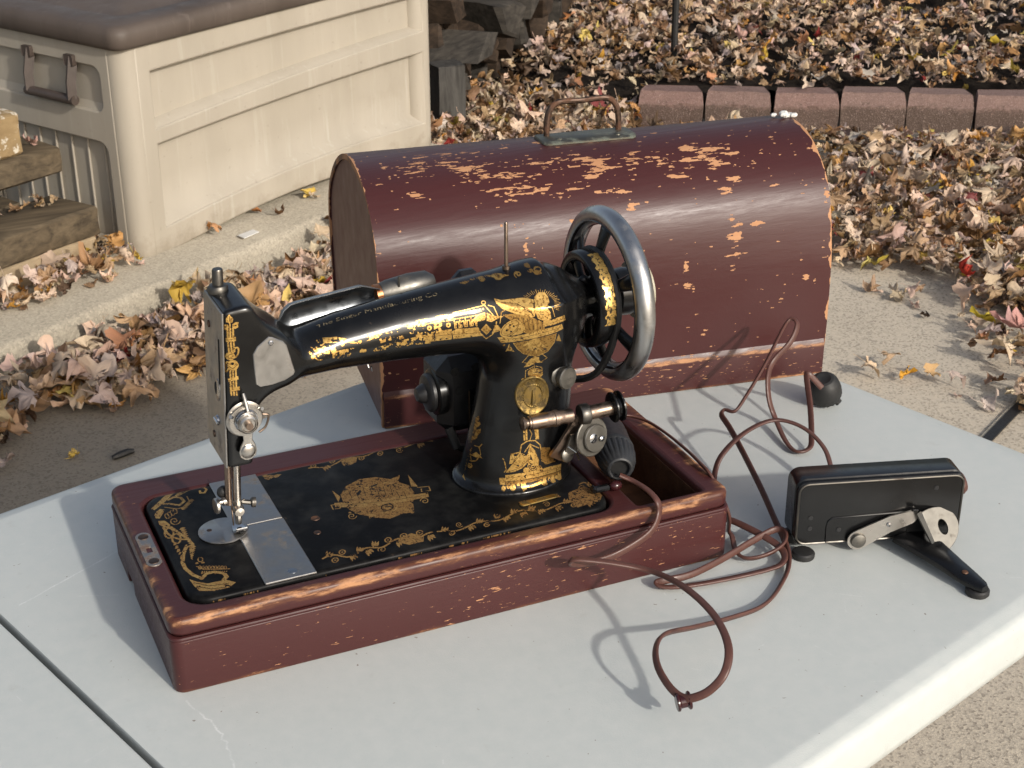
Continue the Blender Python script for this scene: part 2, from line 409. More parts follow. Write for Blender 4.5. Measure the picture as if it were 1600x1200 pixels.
# ------------------------------------------------------------------ gold transfers: kind, level, width, outline in mm
ARM_MARKS = '''p 1 0 218.6,174.2,229.7,174.7,241,175.7,250.3,175,249.4,170.3,236.2,170.6,217.7,170.1
s 0 0.35 218.1,172.1,236.6,172.6,249.6,172.6
p 0.85 0 216.9,163.3,231.7,163.7,247.6,163.7,247.6,154,216.8,155.8
d 0 0.8 217.9,156.5
d 1 0.8 220.4,156.4
d 0 0.8 222.9,156.3
d 1 0.8 225.4,156.2
d 0 0.8 227.9,156.1
d 1 0.8 230.4,156
d 0 0.8 232.9,155.9
d 1 0.8 235.4,155.8
d 0 0.8 238,155.7
d 1 0.8 240.5,155.6
d 0 0.8 243,155.5
d 1 0.8 245.5,155.4
s 0 0.3 216.8,159.9,247.4,158.9
p 1 0 219.2,170.7,226,171.1,225.7,169.2,221.4,169.1,221.2,167.7,224,167.8,223.8,166,221,165.9,220.9,164.4,225.5,164.4,225.4,162.2,218.2,162.2
p 1 0 233,170.8,237.7,170.9,239.8,169.7,239.5,167.3,237.7,166.5,239.9,162.7,237.3,162.7,235.6,166.1,234.7,166,234.5,162.7,232.1,162.7
p 0 0 235,169.5,237.2,169.4,237.1,167.9,234.7,167.8
d 1 2 228.8,167
d 0 0.7 228.8,167
d 1 2 245.1,167.2
d 0 0.8 245.1,167.2
d 1 1.2 216.1,168.4
p 0.9 0 247.9,161.3,251.8,163.3,258.7,162.4,272.6,161.7,287.2,161.8,290.4,156.8,276.5,153.4,249,154
s 0 0.3 249.3,158.1,268.9,156.9,288.1,156.8
s 1 0.5 250.8,176.1,263.5,177.1,278.6,178.7
s 0.9 0.5 250.3,173.7,264.8,174.5,275,174.6
d 1 0.75 251.8,174.7
d 1 0.75 254.6,174.8
d 1 0.75 257.3,175
d 1 0.75 260,175.1
d 1 0.75 262.7,175.3
d 1 0.75 265.4,175.4
d 1 0.75 268.2,175.6
d 1 0.75 270.9,175.7
d 1 0.75 273.6,175.9
d 1 0.75 276.3,176.1
s 1 0.75 250.4,171,250.4,163.9,251.7,163.9,251.6,168.8,253.8,168.9,253.9,164,254.9,164,255.2,170.9
s 1 0.75 255.2,171,255.2,163.9,256.5,163.9,256.4,168.8,258.6,168.9,258.7,164,259.7,164,260,170.9
s 1 0.75 260,171,260,163.9,261.3,163.9,261.2,168.8,263.5,168.9,263.6,164,264.5,164,264.9,170.9
s 1 0.75 264.9,171,264.9,163.9,266.2,163.9,266.1,168.8,268.3,168.8,268.4,163.9,269.4,164,269.7,170.9
s 1 0.6 250.1,171.3,262.4,171.5,269.9,172
s 1 0.9 269.3,166.2,269.4,161,272.7,155,277.7,150,282.4,153.3,285.2,158.1,286,164.7
p 0 0 270.3,162.8,277.5,165.6,284.4,161.1,281.9,154.4,277.6,151.5,272.7,156.1
p 0.75 0 277.4,164,281.8,158.4,277.6,153.8,272.6,159.6
p 1 0 262.4,165.6,266.7,169.2,270.8,172.2,277.5,173.4,277.5,170.1,276.7,167.5,270.1,166.7
p 1 0 278.8,173,282.6,170.9,286,169.7,292.3,168.8,286.2,167,282,165,278,166.5
s 0 0.3 265.4,166.3,273.6,171.8
s 0 0.3 290.3,167.9,281.7,171
s 0 0.3 267.9,166.3,274.6,171.4
s 0 0.3 287.7,167.5,280.9,170.9
s 0 0.3 270.3,166.4,275.7,171.1
s 0 0.3 285.2,167.2,280.2,170.8
s 0 0.3 272.7,166.4,276.7,170.7
s 0 0.3 282.7,166.9,279.5,170.7
s 1 0.6 279.3,180.5,279.2,180.1,278.9,179.8,278.6,179.6,278.2,179.4,277.7,179.4,277.3,179.4,276.9,179.5,276.6,179.6,276.3,179.9,276.2,180.2,276.1,180.5,276.2,180.8,276.4,181.1,276.7,181.4,277.1,181.6,277.5,181.7,278,181.8,278.4,181.7,278.8,181.6,279.1,181.4,279.2,181.1,279.3,180.8,279.3,180.5
s 1 0.7 277.6,179.2,282,173.1,285.8,167.5
s 1 0.7 281.2,178.5,285.3,177.1,287.7,169.2
s 1 0.6 288.6,161.7,290.7,172.5,293.5,173.6
p 1 0 287,182.9,292.8,181.2,299.3,181.2,305.7,181.3,312,181.4,318.9,179.8,319.1,175.1,317.2,167.4,311.8,165.9,305.1,168.6,298.5,172,291.9,175,287.9,179.4
s 0 0.3 290.5,180.3,304.2,178.1,314,173.1
s 0 0.3 293.3,179.1,305.8,177,314.4,172.3
s 0 0.3 296.1,177.8,307.2,176,314.8,171.4
s 0 0.3 298.9,176.6,308.7,174.9,315.2,170.6
s 0 0.3 301.7,175.3,310.4,173.7,315.6,169.7
s 0 0.3 304.6,174,312.2,172.3,316,168.9
s 0 0.3 307.6,172.6,314.1,170.9,316.3,168
p 1 0 320.4,181.2,325.3,184,330.3,183.6,332.1,180.2,331.5,176.8,327.5,174.4,330.8,169.5,331.2,163.9,326.2,161.7,319.8,165.3,317.4,172.9
p 0.5 0 291.4,170.2,298.4,170.7,305.2,169.9,315.4,166.6,324.3,161.5,325.7,154.9,310.9,152.3,303.9,155.7,298,164.8
s 0 0.35 299.9,168.4,302.1,158.8
s 1 0.35 301.8,168,303.8,158.4
s 0 0.35 303.6,167.6,305.6,158
s 1 0.35 305.5,167.3,307.3,157.7
s 0 0.35 307.4,166.9,309,157.3
s 1 0.35 309.2,166.5,310.8,156.9
s 0 0.35 311.1,166.1,312.5,156.4
s 1 0.35 313,165.7,314.3,156
s 0 0.35 315,165.3,316.1,155.6
s 1 0.35 316.9,164.9,317.9,155.1
s 0 0.35 318.9,164.4,319.7,154.6
s 1 0.35 320.9,163.9,321.5,154.1
s 0 0.35 322.9,163.4,323.4,153.6
p 0 0 327.5,174.4,331.2,175.1,333.9,170.9,334.1,166.2,331.5,164.3,330.9,170.4
s 1 0.5 328.3,175,332.7,172.9,334.5,165.2
p 0 0 318.1,177.9,319.4,177.8,317.6,173.7,316.6,173.8
d 0.3 0.6 324.7,179.5
d 0.3 0.6 326.5,177.2
d 0.3 0.6 321.7,174.9
d 0.3 0.6 324.2,170.4
d 0.3 0.6 326.3,166.4
p 1 0 304.9,164.5,305.4,163.1,305.3,161.3,304.6,159.2,303.4,157.1,301.7,155,299.8,153.1,297.7,151.5,295.5,150.5,293.4,150.1,291.6,150.3,290.1,151.2,289.2,152.6,288.8,154.4,289.1,156.5,290.1,158.6,291.6,160.6,293.5,162.5,295.8,164,298.1,165.2,300.3,165.8,302.2,165.9,303.8,165.5,304.9,164.5
s 0 0.35 303.7,163.6,304.1,162.5,304,161,303.4,159.3,302.3,157.5,300.9,155.7,299.2,154.1,297.4,152.8,295.5,151.9,293.8,151.5,292.2,151.6,291.1,152.3,290.3,153.4,290.1,154.8,290.4,156.5,291.2,158.3,292.6,160,294.2,161.6,296.1,162.9,298.1,163.9,299.9,164.5,301.6,164.7,302.9,164.4,303.7,163.6
d 0 0.9 294.4,156.3
d 0 0.9 297.9,155
d 0 0.9 300,159.9
d 0 0.9 297,161
p 1 0 304.8,164.4,309,160.4,309.1,154.5,304.8,152.2,298,150.9,303.9,156.7
p 0.8 0 324.3,162.9,331,162.9,330,158.3,324.3,157.1
s 0.95 0.28 311.3,173.8,307.8,172.2
s 0.95 0.28 310.9,174.7,306.2,173.4
s 0.95 0.28 311,175.6,306.9,175
s 0.95 0.28 311.1,176.4,306.1,176.1
s 0.95 0.28 311.5,177.2,307.6,177.2
s 0.95 0.28 312,178,307.3,178.4
s 0.95 0.28 312.7,178.8,309.2,179.3
s 0.95 0.28 313.5,179.6,309.4,180.7
s 0.95 0.28 314.4,180.3,311.5,181.3
s 0.95 0.28 315.5,181,312.2,182.6
s 0.95 0.28 316.6,181.6,314.4,182.9
s 0.95 0.28 317.9,182.1,315.6,184.2
s 0.95 0.28 319.2,182.6,317.8,184.2
s 0.95 0.28 320.6,182.9,319.5,185.3
s 0.95 0.28 322.1,183.1,321.6,185
s 0.95 0.28 323.6,183.3,323.6,185.8
s 0.95 0.28 325,183.3,325.5,185.2
s 0.95 0.28 326.5,183.2,327.7,185.8
s 0.95 0.28 327.9,183,329.3,184.9
s 0.95 0.28 329.3,182.8,331.6,185.1
s 0.95 0.28 330.5,182.4,332.7,184
s 0.95 0.28 331.7,181.9,335.1,183.9
s 0.95 0.28 332.8,181.3,335.7,182.6
s 0.95 0.28 333.7,180.7,338,182.1
s 0.95 0.28 334.5,180,338.1,180.7
s 0.95 0.28 335.1,179.2,340.1,180
s 0.95 0.28 335.6,178.4,339.5,178.6
s 0.95 0.28 335.9,177.6,341.1,177.6
s 0.95 0.28 336,176.7,340,176.4
s 0.95 0.28 335.9,175.9,341.1,175.3
s 0.95 0.28 335.6,175.1,339.5,174.2
s 0.95 0.28 335.1,174.3,340.5,172.5
s 0.95 0.28 334.7,173.2,338.8,171.4
s 0.95 0.28 334.2,172.2,339.3,169.6
p 0.95 0 287.1,150.1,299.8,150.3,312.6,152.7,326.2,155.4,341.1,157.2,342.8,152.6,337.1,151,317.3,147.7,300.2,144.9,290.9,144.1
s 0 0.35 289.6,147.7,304.1,148.3,319.8,151.4,341.2,154.7
p 0.95 0 329.5,161.7,336,163.6,344.2,164.5,345.4,159.7,338,158.8,330,157.8
s 0 0.3 330,159.7,344.5,161.8
p 0.5 0 300.3,143.8,304.2,137.6,309.8,132.5,316.1,130.2,322.5,130,329.8,133.1,334.9,140.9,336.2,149.7,324.6,148.2,312.9,146
s 1 0.5 300.3,143.8,304.2,137.4,309.8,132.2,316.2,130,322.6,129.7,329.8,132.8,334.9,140.7,336.2,149.7
p 1 0 313,145.5,308,140.8,314.6,140.9
p 1 0 313.4,143.2,310.9,136,316.4,139.6
p 1 0 314.6,140.9,315.3,132.5,318.5,139.1
p 1 0 316.5,139.5,320.2,131.5,320.4,139.8
p 1 0 318.6,139.1,324.8,133.2,321.7,141.5
p 1 0 320.4,139.8,327.6,136.9,322.1,143.7
p 0.75 0 321.8,145.4,321.9,144.6,321.6,143.8,321,143.1,320.1,142.5,319.1,142,317.9,141.7,316.8,141.6,315.6,141.8,314.6,142.1,313.9,142.6,313.4,143.2,313.2,144,313.3,144.8,313.7,145.6,314.4,146.3,315.3,146.8,316.4,147.2,317.6,147.4,318.8,147.4,319.9,147.1,320.8,146.7,321.4,146.1,321.8,145.4
p 1 0 297.1,143.1,299.5,138.8,302.2,134.5,298.3,135.6,295.4,134.7,296.2,138.8
s 0 0.3 297.5,141.7,298.5,135.9
d 0.8 1 293.3,141.8
p 0.7 0 338.5,148.6,341.7,140.4,336.3,142.3
s 1 0.5 313.5,130.4,309.5,123.4,318.5,120.9
s 1 0.5 324.8,131.1,330.2,126,324,121.9
p 1 0 311.1,118.1,314.8,126,318.9,129.6,322.8,128,323.2,124.6,326.6,121.8,319.7,122.2,315.5,119.2
s 1 0.4 319.4,121.1,320.1,115.4
s 1 0.6 312.9,107.4,313,114.9,318.7,118.4
s 1 0.6 327.8,108.8,326.4,116.7,321,118.7
p 0.6 0 328,110.4,327.8,109,327.2,107.8,326,107,324.5,106.4,322.8,106.2,321,106.4,319.2,106.9,317.6,107.7,316.3,108.7,315.3,110,314.8,111.4,314.7,112.8,315.1,114.2,315.9,115.3,317.1,116.2,318.6,116.7,320.3,116.8,322.1,116.5,323.8,115.8,325.4,114.7,326.7,113.4,327.6,111.9,328,110.4
p 1 0 317,114.1,320.3,116,324.5,113.7,323.1,110.7,319.3,110.9
s 1 0.6 313.7,104.5,312.9,104.1,312.1,104,311.3,104.2,310.7,104.7,310.3,105.2,310.3,105.8,310.4,106.4,310.8,106.8,311.3,107,311.8,107,312.3,106.8,312.6,106.5,312.8,106.2,312.7,105.9,312.6,105.6,312.4,105.5,312.1,105.4,311.9,105.5,311.8,105.6
p 0.55 0 265.8,192.1,269,191.7,272.8,192.4,278.9,193.5,275.1,192.8,271.1,192.6
p 0.55 0 275.7,193.1,277.5,192.9,279.7,193.3,283.3,193.8,281.2,193.4,278.9,193.3
p 0.5 0 282.8,193.8,285.8,193.7,290.3,194.3,298.3,194.5
p 0.5 0 292.1,194.4,295.9,194.4
s 0.6 0.6 287.1,193.4,286.3,193.1,285.3,192.8,284.3,192.7,283.4,192.7,282.7,192.8,282.5,193,282.5,193.2,282.9,193.4,283.6,193.6,284.3,193.7,285,193.8,285.5,193.8,285.8,193.7,285.9,193.6,285.7,193.5,285.5,193.4,285.1,193.3,284.7,193.2,284.4,193.2,284.2,193.2,284.1,193.3,284.2,193.3
p 0.85 0 290.5,194.1,294.3,194.4,299.4,195.1,303.5,194.9,307.6,194.5,302.6,193.7,299.3,192.7,295.7,192.6,294.6,193.8
p 0.3 0 300.7,194.9,300.9,194,298,193.1,297.6,194.1
s 0.75 0.7 312.2,193.6,311.8,194.1,311.9,194.6,312.5,195.1,313.5,195.5,314.6,195.8,315.7,195.9,316.5,195.9,317,195.7,317.1,195.4,316.8,195,316.3,194.7,315.7,194.5,315,194.3,314.5,194.3,314.1,194.4,314,194.6,314,194.8,314.2,194.9,314.5,195,314.8,195.1
p 0.4 0 325.7,199,323.5,198.3,324.5,197.9,327.7,197.7,328.8,199,328.8,199.3
p 0.5 0 328.7,196.5,328.3,196.3,327.9,196.1,327.3,195.9,326.6,195.8,325.9,195.7,325.2,195.7,324.6,195.8,324.2,195.9,323.9,196.1,323.7,196.3,323.8,196.5,324.1,196.8,324.5,197,325.1,197.2,325.7,197.3,326.4,197.4,327.1,197.4,327.7,197.4,328.2,197.3,328.6,197.2,328.8,197,328.8,196.8,328.7,196.5
s 0.6 0.6 335.3,196.7,334.9,196.4,334.2,196.1,333.5,195.9,332.7,195.7,331.8,195.6,331,195.7,330.3,195.8,329.8,196,329.5,196.2,329.4,196.5,329.5,196.8,329.8,197.1,330.4,197.4,331.1,197.7,331.9,197.8,332.8,197.9,333.6,197.9,334.3,197.9,334.9,197.7,335.4,197.5,335.6,197.3,335.5,197,335.3,196.7
p 0.5 0 327.5,196.1,328.3,194.6,330.7,194.3,334.8,194.8,333,196.3,331,196.8
p 0.95 0 140.2,171,151,170.8,163.3,167.4,179.9,170.1,196.2,170.6,210,172.1,229.2,173.3,247.3,174.5,248.1,171.9,228.7,170.3,209.3,168.3,187.2,166.1,168,163.5,151.2,167,140.2,167.8
p 0.9 0 145.5,155.2,145.2,160.8,162.3,160.9,178.3,156.6,194.8,159.4,211.3,160.9,229.2,162.8,229.1,160.3,227.9,153.7,214.1,155,194.8,156,178.3,155.1,162,155.3,149.6,155
d 0.9 0.75 178.3,155.6
d 0.9 0.75 180.7,155.5
d 0.9 0.75 183.1,155.4
d 0.9 0.75 185.5,155.4
d 0.9 0.75 187.9,155.3
d 0.9 0.75 190.3,155.2
d 0.9 0.75 192.8,155.1
d 0.9 0.75 195.2,155.1
d 0.9 0.75 197.6,155
d 0.9 0.75 200,154.9
d 0.9 0.75 202.4,154.8
d 0.9 0.75 204.8,154.8
d 0.9 0.75 207.2,154.8
d 0.9 0.75 209.6,154.8
d 0.9 0.75 212,154.8
d 0.9 0.75 214.4,154.8
d 0.9 0.75 216.8,154.7
d 0.9 0.75 219.2,154.7
d 0.9 0.75 221.6,154.7
d 0.9 0.75 224,154.7
d 0.9 0.75 226.4,154.7
d 0.9 0.75 228.8,154.7
s 0.9 0.4 149.6,154.3,178.4,154.3,214.1,154.5,229.3,153.4
p 0.7 0 158.3,168.9,168.5,166.9,173.5,165,171.9,162.9,160.1,165.1
p 0.7 0 185.6,164.4,195.3,165.5,196.3,162,186.7,160.8
p 0.6 0 197.9,164.4,206.2,165.1,207.3,161.5,199,160.8
d 1 1.7 213.5,165.9
d 0 0.7 213.5,165.9
d 1 1.5 155,165
s 1 0.9 133.4,168.4,134.2,169.2,135.4,169.7,136.9,170,138.2,169.9,139.3,169.6,140,169.1,140.3,168.4,140.1,167.7,139.5,167.2,138.6,166.8,137.6,166.7,136.7,166.9,136.1,167.2,135.7,167.6,135.7,168,135.9,168.3,136.3,168.6,136.8,168.7,137.3,168.7,137.7,168.6,137.9,168.4,137.9,168.2
s 1 0.9 130.6,159.9,131,158.6,131.9,157.5,133.3,156.7,134.9,156.3,136.4,156.3,137.5,156.9,138.1,157.7,138.2,158.6,137.9,159.5,137.1,160.2,136.2,160.6,135.2,160.8,134.3,160.6,133.7,160.3,133.4,159.8,133.4,159.3,133.7,158.8,134.2,158.5,134.7,158.3,135.1,158.3,135.5,158.5,135.6,158.7
d 1 1.5 130.1,167.3
d 1 1.5 127.9,163.2
d 1 1.5 128.8,159.7
d 1 1.5 132.6,165.6
d 1 1.5 132.9,162.8
p 1 0 130.5,165.8,137.4,165,139.7,166.3,143.6,162.9,148.1,165.2,147.9,160.3,143.7,159.5,138.4,160.5,136.7,162.2,130,161.9
p 0 0 137.7,163.5,142.1,162.5,140.6,161.3
s 1 0.6 144.2,165.7,146.1,161.9,141.7,157.5
d 1 1.3 147.2,164.4
d 1 1.3 147.7,161.6
p 1 0 293.5,17.8,304.4,18.7,322.2,19.4,337.3,18,349.9,14.3,349,9.1,334.3,11.6,315.7,12.6,302.9,12.2,293.1,11.9
s 0 0.3 294,15.1,311.1,15.9,330.1,15.8,349,11.9
p 0.85 0 288.6,15.2,293.3,15.1,292.4,9,288.5,9.2
p 0.4 0 293.3,11.6,315.7,12,335.7,10.8,349,8.6,348.3,6.9,328.4,8.9,309.5,9.1,293,8.7
p 0.9 0 292.8,6.1,292.5,5.6,292.2,5.1,291.7,4.7,291.2,4.4,290.7,4.3,290.2,4.3,289.8,4.4,289.5,4.6,289.3,4.9,289.2,5.3,289.2,5.8,289.4,6.4,289.6,7,290,7.5,290.4,7.9,290.8,8.2,291.3,8.4,291.8,8.3,292.2,8.1,292.5,7.8,292.7,7.3,292.8,6.7,292.8,6.1
p 0.9 0 301,6.4,300.8,5.8,300.3,5.2,299.8,4.8,299.1,4.5,298.4,4.3,297.8,4.3,297.2,4.5,296.8,4.7,296.4,5.2,296.3,5.7,296.3,6.4,296.4,7.1,296.7,7.8,297.1,8.4,297.7,9,298.3,9.3,298.9,9.4,299.5,9.3,300.1,9,300.6,8.5,300.9,7.9,301.1,7.2,301,6.4
p 1 0 306.1,10.1,310.1,9.5,310.5,4.4,306.5,3.4,306,5.8
p 0.8 0 310,5.3,325.6,8.5,325.8,5.7,314.5,4.7
p 0.75 0 328.1,10.1,330.5,9.6,330.6,3.9,327.4,3.7,325.2,5
p 0.75 0 337.4,9.6,340.1,8.7,339.8,3.5,336.4,3.5,334.2,4.8
p 0.75 0 345.4,8.5,348.4,7.3,347.5,2.9,343.7,3.2,341.7,4.5
d 0.9 1.4 294.8,7.1
d 0.9 1.4 303.7,8.7
d 0.9 1.4 333.8,7.1
d 0.9 1.4 341.9,5.9
p 1 0 298.9,37.5,305.3,38.8,310.7,36,305,31.8,300.5,28.5,297.2,28
s 0 0.3 301.1,29.1,299.1,37.2
s 0 0.3 301.1,29.1,302,37.4
s 0 0.3 301.1,29.1,305,37.6
s 0 0.3 301.1,29.1,308.1,37.7
p 1 0 293.8,20.1,299.4,27.4,307.3,34.2,314.7,35.2,314,28.8,308.5,23.6,301.2,20.7
s 0 0.4 296.4,21,304.6,23.4,312.8,29.6
p 1 0 315.6,44.4,320.2,38.1,324,27.3,323,22.6,313.8,25.8,311.7,31
p 0 0 315.9,35.2,318.1,28.6,315.2,30.4
s 1 1 306.5,37.9,308.2,45.4,313.4,48.4,320.4,47.6,325.2,42.5,326.7,32.8
s 0 0.7 309.8,42.2,314.5,47.6,321.5,41.5
s 0.95 0.8 310.8,38.4,315.6,45,323.9,39.7
p 0.9 0 309.9,60.4,313.5,59.8,313.6,49.6,310.2,48.8
p 0.9 0 320,58.3,323.6,58.2,324.3,48.2,321,48.3
s 0.8 0.6 315.4,59.6,317.6,54.4,315.7,48.7
s 0 0.5 311.5,60,311.8,49.8
s 0.95 0.9 322.9,22,322.7,20.9,322.1,19.9,321.2,19.2,320.1,18.8,318.8,18.7,317.5,18.9,316.2,19.4,315,20.2,314.1,21.2,313.5,22.3,313.2,23.5,313.2,24.7,313.6,25.7,314.3,26.6,315.3,27.3,316.5,27.6,317.8,27.6,319.1,27.2,320.3,26.6,321.4,25.6,322.3,24.5,322.8,23.2,322.9,22
s 0.95 0.8 321.2,22.4,321,21.7,320.7,21.1,320.1,20.6,319.3,20.3,318.5,20.2,317.6,20.4,316.8,20.7,316.1,21.2,315.5,21.9,315,22.6,314.8,23.4,314.9,24.2,315.1,24.9,315.6,25.4,316.2,25.9,317,26.1,317.8,26,318.7,25.8,319.5,25.4,320.2,24.8,320.7,24,321.1,23.2,321.2,22.4
s 0.95 0.9 319.4,22.8,319.4,22.5,319.2,22.2,318.9,22,318.6,21.9,318.2,21.8,317.8,21.9,317.4,22,317.1,22.3,316.8,22.6,316.6,22.9,316.5,23.3,316.5,23.6,316.6,24,316.9,24.2,317.2,24.4,317.5,24.5,317.9,24.5,318.3,24.4,318.7,24.2,319,23.9,319.2,23.6,319.4,23.2,319.4,22.8
p 0.9 0 313.9,20.3,313.7,19.6,313.4,19,313,18.5,312.4,18.2,311.7,18.1,311,18.1,310.3,18.4,309.7,18.8,309.2,19.4,308.9,20.1,308.8,20.8,308.8,21.5,309,22.2,309.4,22.7,309.9,23.1,310.5,23.4,311.2,23.4,311.9,23.3,312.6,22.9,313.1,22.4,313.5,21.8,313.8,21.1,313.9,20.3
p 0.9 0 326.8,19.1,326.7,18.3,326.4,17.7,325.9,17.2,325.3,16.9,324.6,16.8,323.9,16.9,323.2,17.3,322.6,17.8,322.1,18.5,321.8,19.3,321.6,20.1,321.7,20.9,321.9,21.6,322.2,22.2,322.8,22.6,323.4,22.8,324.1,22.8,324.8,22.6,325.4,22.1,326,21.5,326.4,20.8,326.7,19.9,326.8,19.1
p 0.4 0 326.2,39.7,335.3,37,337.5,29.3,341.2,20.8,330.2,21.8,325.7,29.3
s 0.8 0.5 326.3,26.7,333,22.1,342,21.1
s 0.9 0.8 292.5,33,293.5,31,294.2,26.3,294.4,22.2
s 0.9 0.6 292.8,20.4,294.5,22.7,300.1,20.8
p 0.6 0 280.5,65.3,279.5,62,279,59.6,278.6,57.2,279.9,60.9,280.6,63.4
p 0.6 0 280.7,61.7,279.4,59.5,278.7,57.2,278.1,54.1,279.6,57,280.6,59.2
p 0.6 0 278.8,58.2,277.6,53.5,276.9,50.2,276.1,46.9,277.8,52.2,278.7,55.7
p 0.6 0 280.2,55.5,278.3,53.1,277.3,50.2,276.4,46.1,278.4,49.5,279.7,52.2
p 0.6 0 276.1,46.9,275.2,42.8,274.6,40.3,274,38,275.3,42.4,276,45.1
p 0.6 0 278,49.8,276.7,47.6,275.9,45.2,275.1,41.8,276.7,44.9,277.7,47.2
p 0.7 0 272.8,32,274.2,36.6,272.2,28.8,271.3,17.2
p 0.75 0 270.4,22.3,271.7,27.8,268.3,12.9,265.9,6.5,266.2,5.6
p 0.8 0 272.2,28.8,275.4,34.1,278.4,30.5,274.2,29.2
s 0.8 0.5 275.2,38.6,277.6,39.7,277.6,33.4,274.4,26.4,271.3,23.5
s 0.8 0.6 270.5,20.4,271,21,271.4,21.2,271.6,20.9,271.6,20.3,271.4,19.6,271.1,18.8,270.6,18.1,270.3,17.6,270,17.4,269.8,17.4,269.7,17.6,269.8,18,270,18.5,270.2,19,270.4,19.3,270.5,19.5,270.6,19.5,270.7,19.4,270.7,19.3,270.6,19.1
s 0.7 0.5 279.3,42.7,277.1,38.3
s 0 0.35 266.9,7.5,268.1,11.7
s 0 0.35 268.3,11.2,269.1,16
s 0 0.35 269.2,15.6,270.1,20.2
s 0 0.35 270.1,20,271.1,24.4
p 1 0 63.4,210.2,66.3,206.4,65.5,203.6,63.2,203,60.7,204.3,60.5,206.8
s 0 0.4 63.4,208.5,63.3,204.4
p 1 0 58.4,198.4,59.2,202.4,61.8,202.1,62.2,200,60.6,197.9,58.7,197.8
p 1 0 65.3,202,67.8,203.3,70.1,202.9,69.4,198.8,66.9,197.7,64.9,199.5
d 0 0.7 59.7,200.3
d 0 0.7 67.7,200.6
s 1 1.4 61.1,199.3,60.5,190.2,60.5,179.9
s 1 1.4 63.3,199,62.6,189.8,62.7,179.6
s 1 1.4 65.4,198.6,64.8,189.5,64.9,179.2
s 1 1 63.3,203.1,63.2,198.1
p 1 0 59.2,191.4,66.7,191.2,66.9,187.8,59.2,188
s 0 0.3 59.6,189.8,66.7,189.4
p 1 0 65.1,175.2,64.9,174.3,64.4,173.5,63.7,172.8,62.8,172.4,61.8,172.3,60.8,172.4,59.8,172.8,59,173.3,58.4,173.9,58,174.7,57.8,175.5,57.9,176.5,58.2,177.5,58.7,178.4,59.4,179.1,60.3,179.5,61.4,179.5,62.4,179.3,63.3,178.8,64.1,178.1,64.7,177.2,65.1,176.2,65.1,175.2
s 0 0.4 63.9,175,63.8,174.5,63.5,174.1,63.1,173.8,62.6,173.6,62.1,173.5,61.5,173.6,61,173.8,60.5,174.1,60.2,174.5,59.9,175,59.8,175.5,59.9,176,60,176.5,60.4,176.9,60.8,177.2,61.3,177.3,61.9,177.3,62.4,177.2,62.9,176.9,63.4,176.5,63.7,176.1,63.9,175.5,63.9,175
s 1 1.3 67.5,177,67,176,66.4,175.2,65.7,174.5,65,174.2,64.3,174.1,63.8,174.3,63.4,174.9,63.2,175.6,63.1,176.6,63.3,177.6,63.6,178.7,64.1,179.8,64.6,180.7,65.3,181.5,66,182,66.7,182.2,67.3,182.1,67.8,181.7,68.1,181.1,68.2,180.2,68.2,179.2,67.9,178.1,67.5,177
p 1 0 67.3,167,67,165.8,66.4,164.8,65.6,164,64.6,163.5,63.4,163.3,62.2,163.5,61,164,60,164.7,59.2,165.6,58.7,166.7,58.5,167.9,58.6,169.1,59,170.3,59.7,171.3,60.6,172,61.7,172.3,62.9,172.3,64.1,172,65.2,171.4,66.1,170.5,66.8,169.4,67.2,168.2,67.3,167
p 0 0 63.8,169,63.7,168.7,63.6,168.4,63.3,168.2,63,168,62.7,168,62.4,168,62,168.2,61.7,168.4,61.5,168.7,61.3,169,61.3,169.3,61.3,169.6,61.4,169.9,61.6,170.2,61.9,170.3,62.2,170.4,62.5,170.4,62.9,170.3,63.2,170.2,63.5,169.9,63.7,169.6,63.8,169.3,63.8,169
s 0 0.4 58.6,168.9,62.2,164.9,66.4,167.6
s 0.95 1 59.4,166.9,59.1,165.8,58.7,164.8,58.3,163.9,57.9,163.3,57.5,162.9,57.2,162.8,56.9,163,56.8,163.5,56.8,164.3,56.8,165.3,57,166.5,57.2,167.7,57.4,168.9,57.8,170,58.2,170.8,58.6,171.3,59,171.4,59.3,171.3,59.6,170.8,59.7,170.1,59.7,169.1,59.6,168,59.4,166.9
s 1 1.3 60.4,164.4,59.4,147.1,59.6,142.7
s 1 1.3 62.5,164,61.6,146.7,61.7,142.2
s 1 1.3 64.7,163.6,63.8,146.2,63.9,141.8
p 1 0 58,156.9,66.1,158.1,66.2,155,58.3,154.4
p 0.9 0 59.3,148.9,66.6,148.8,66.7,145.6,59.4,145.8'''
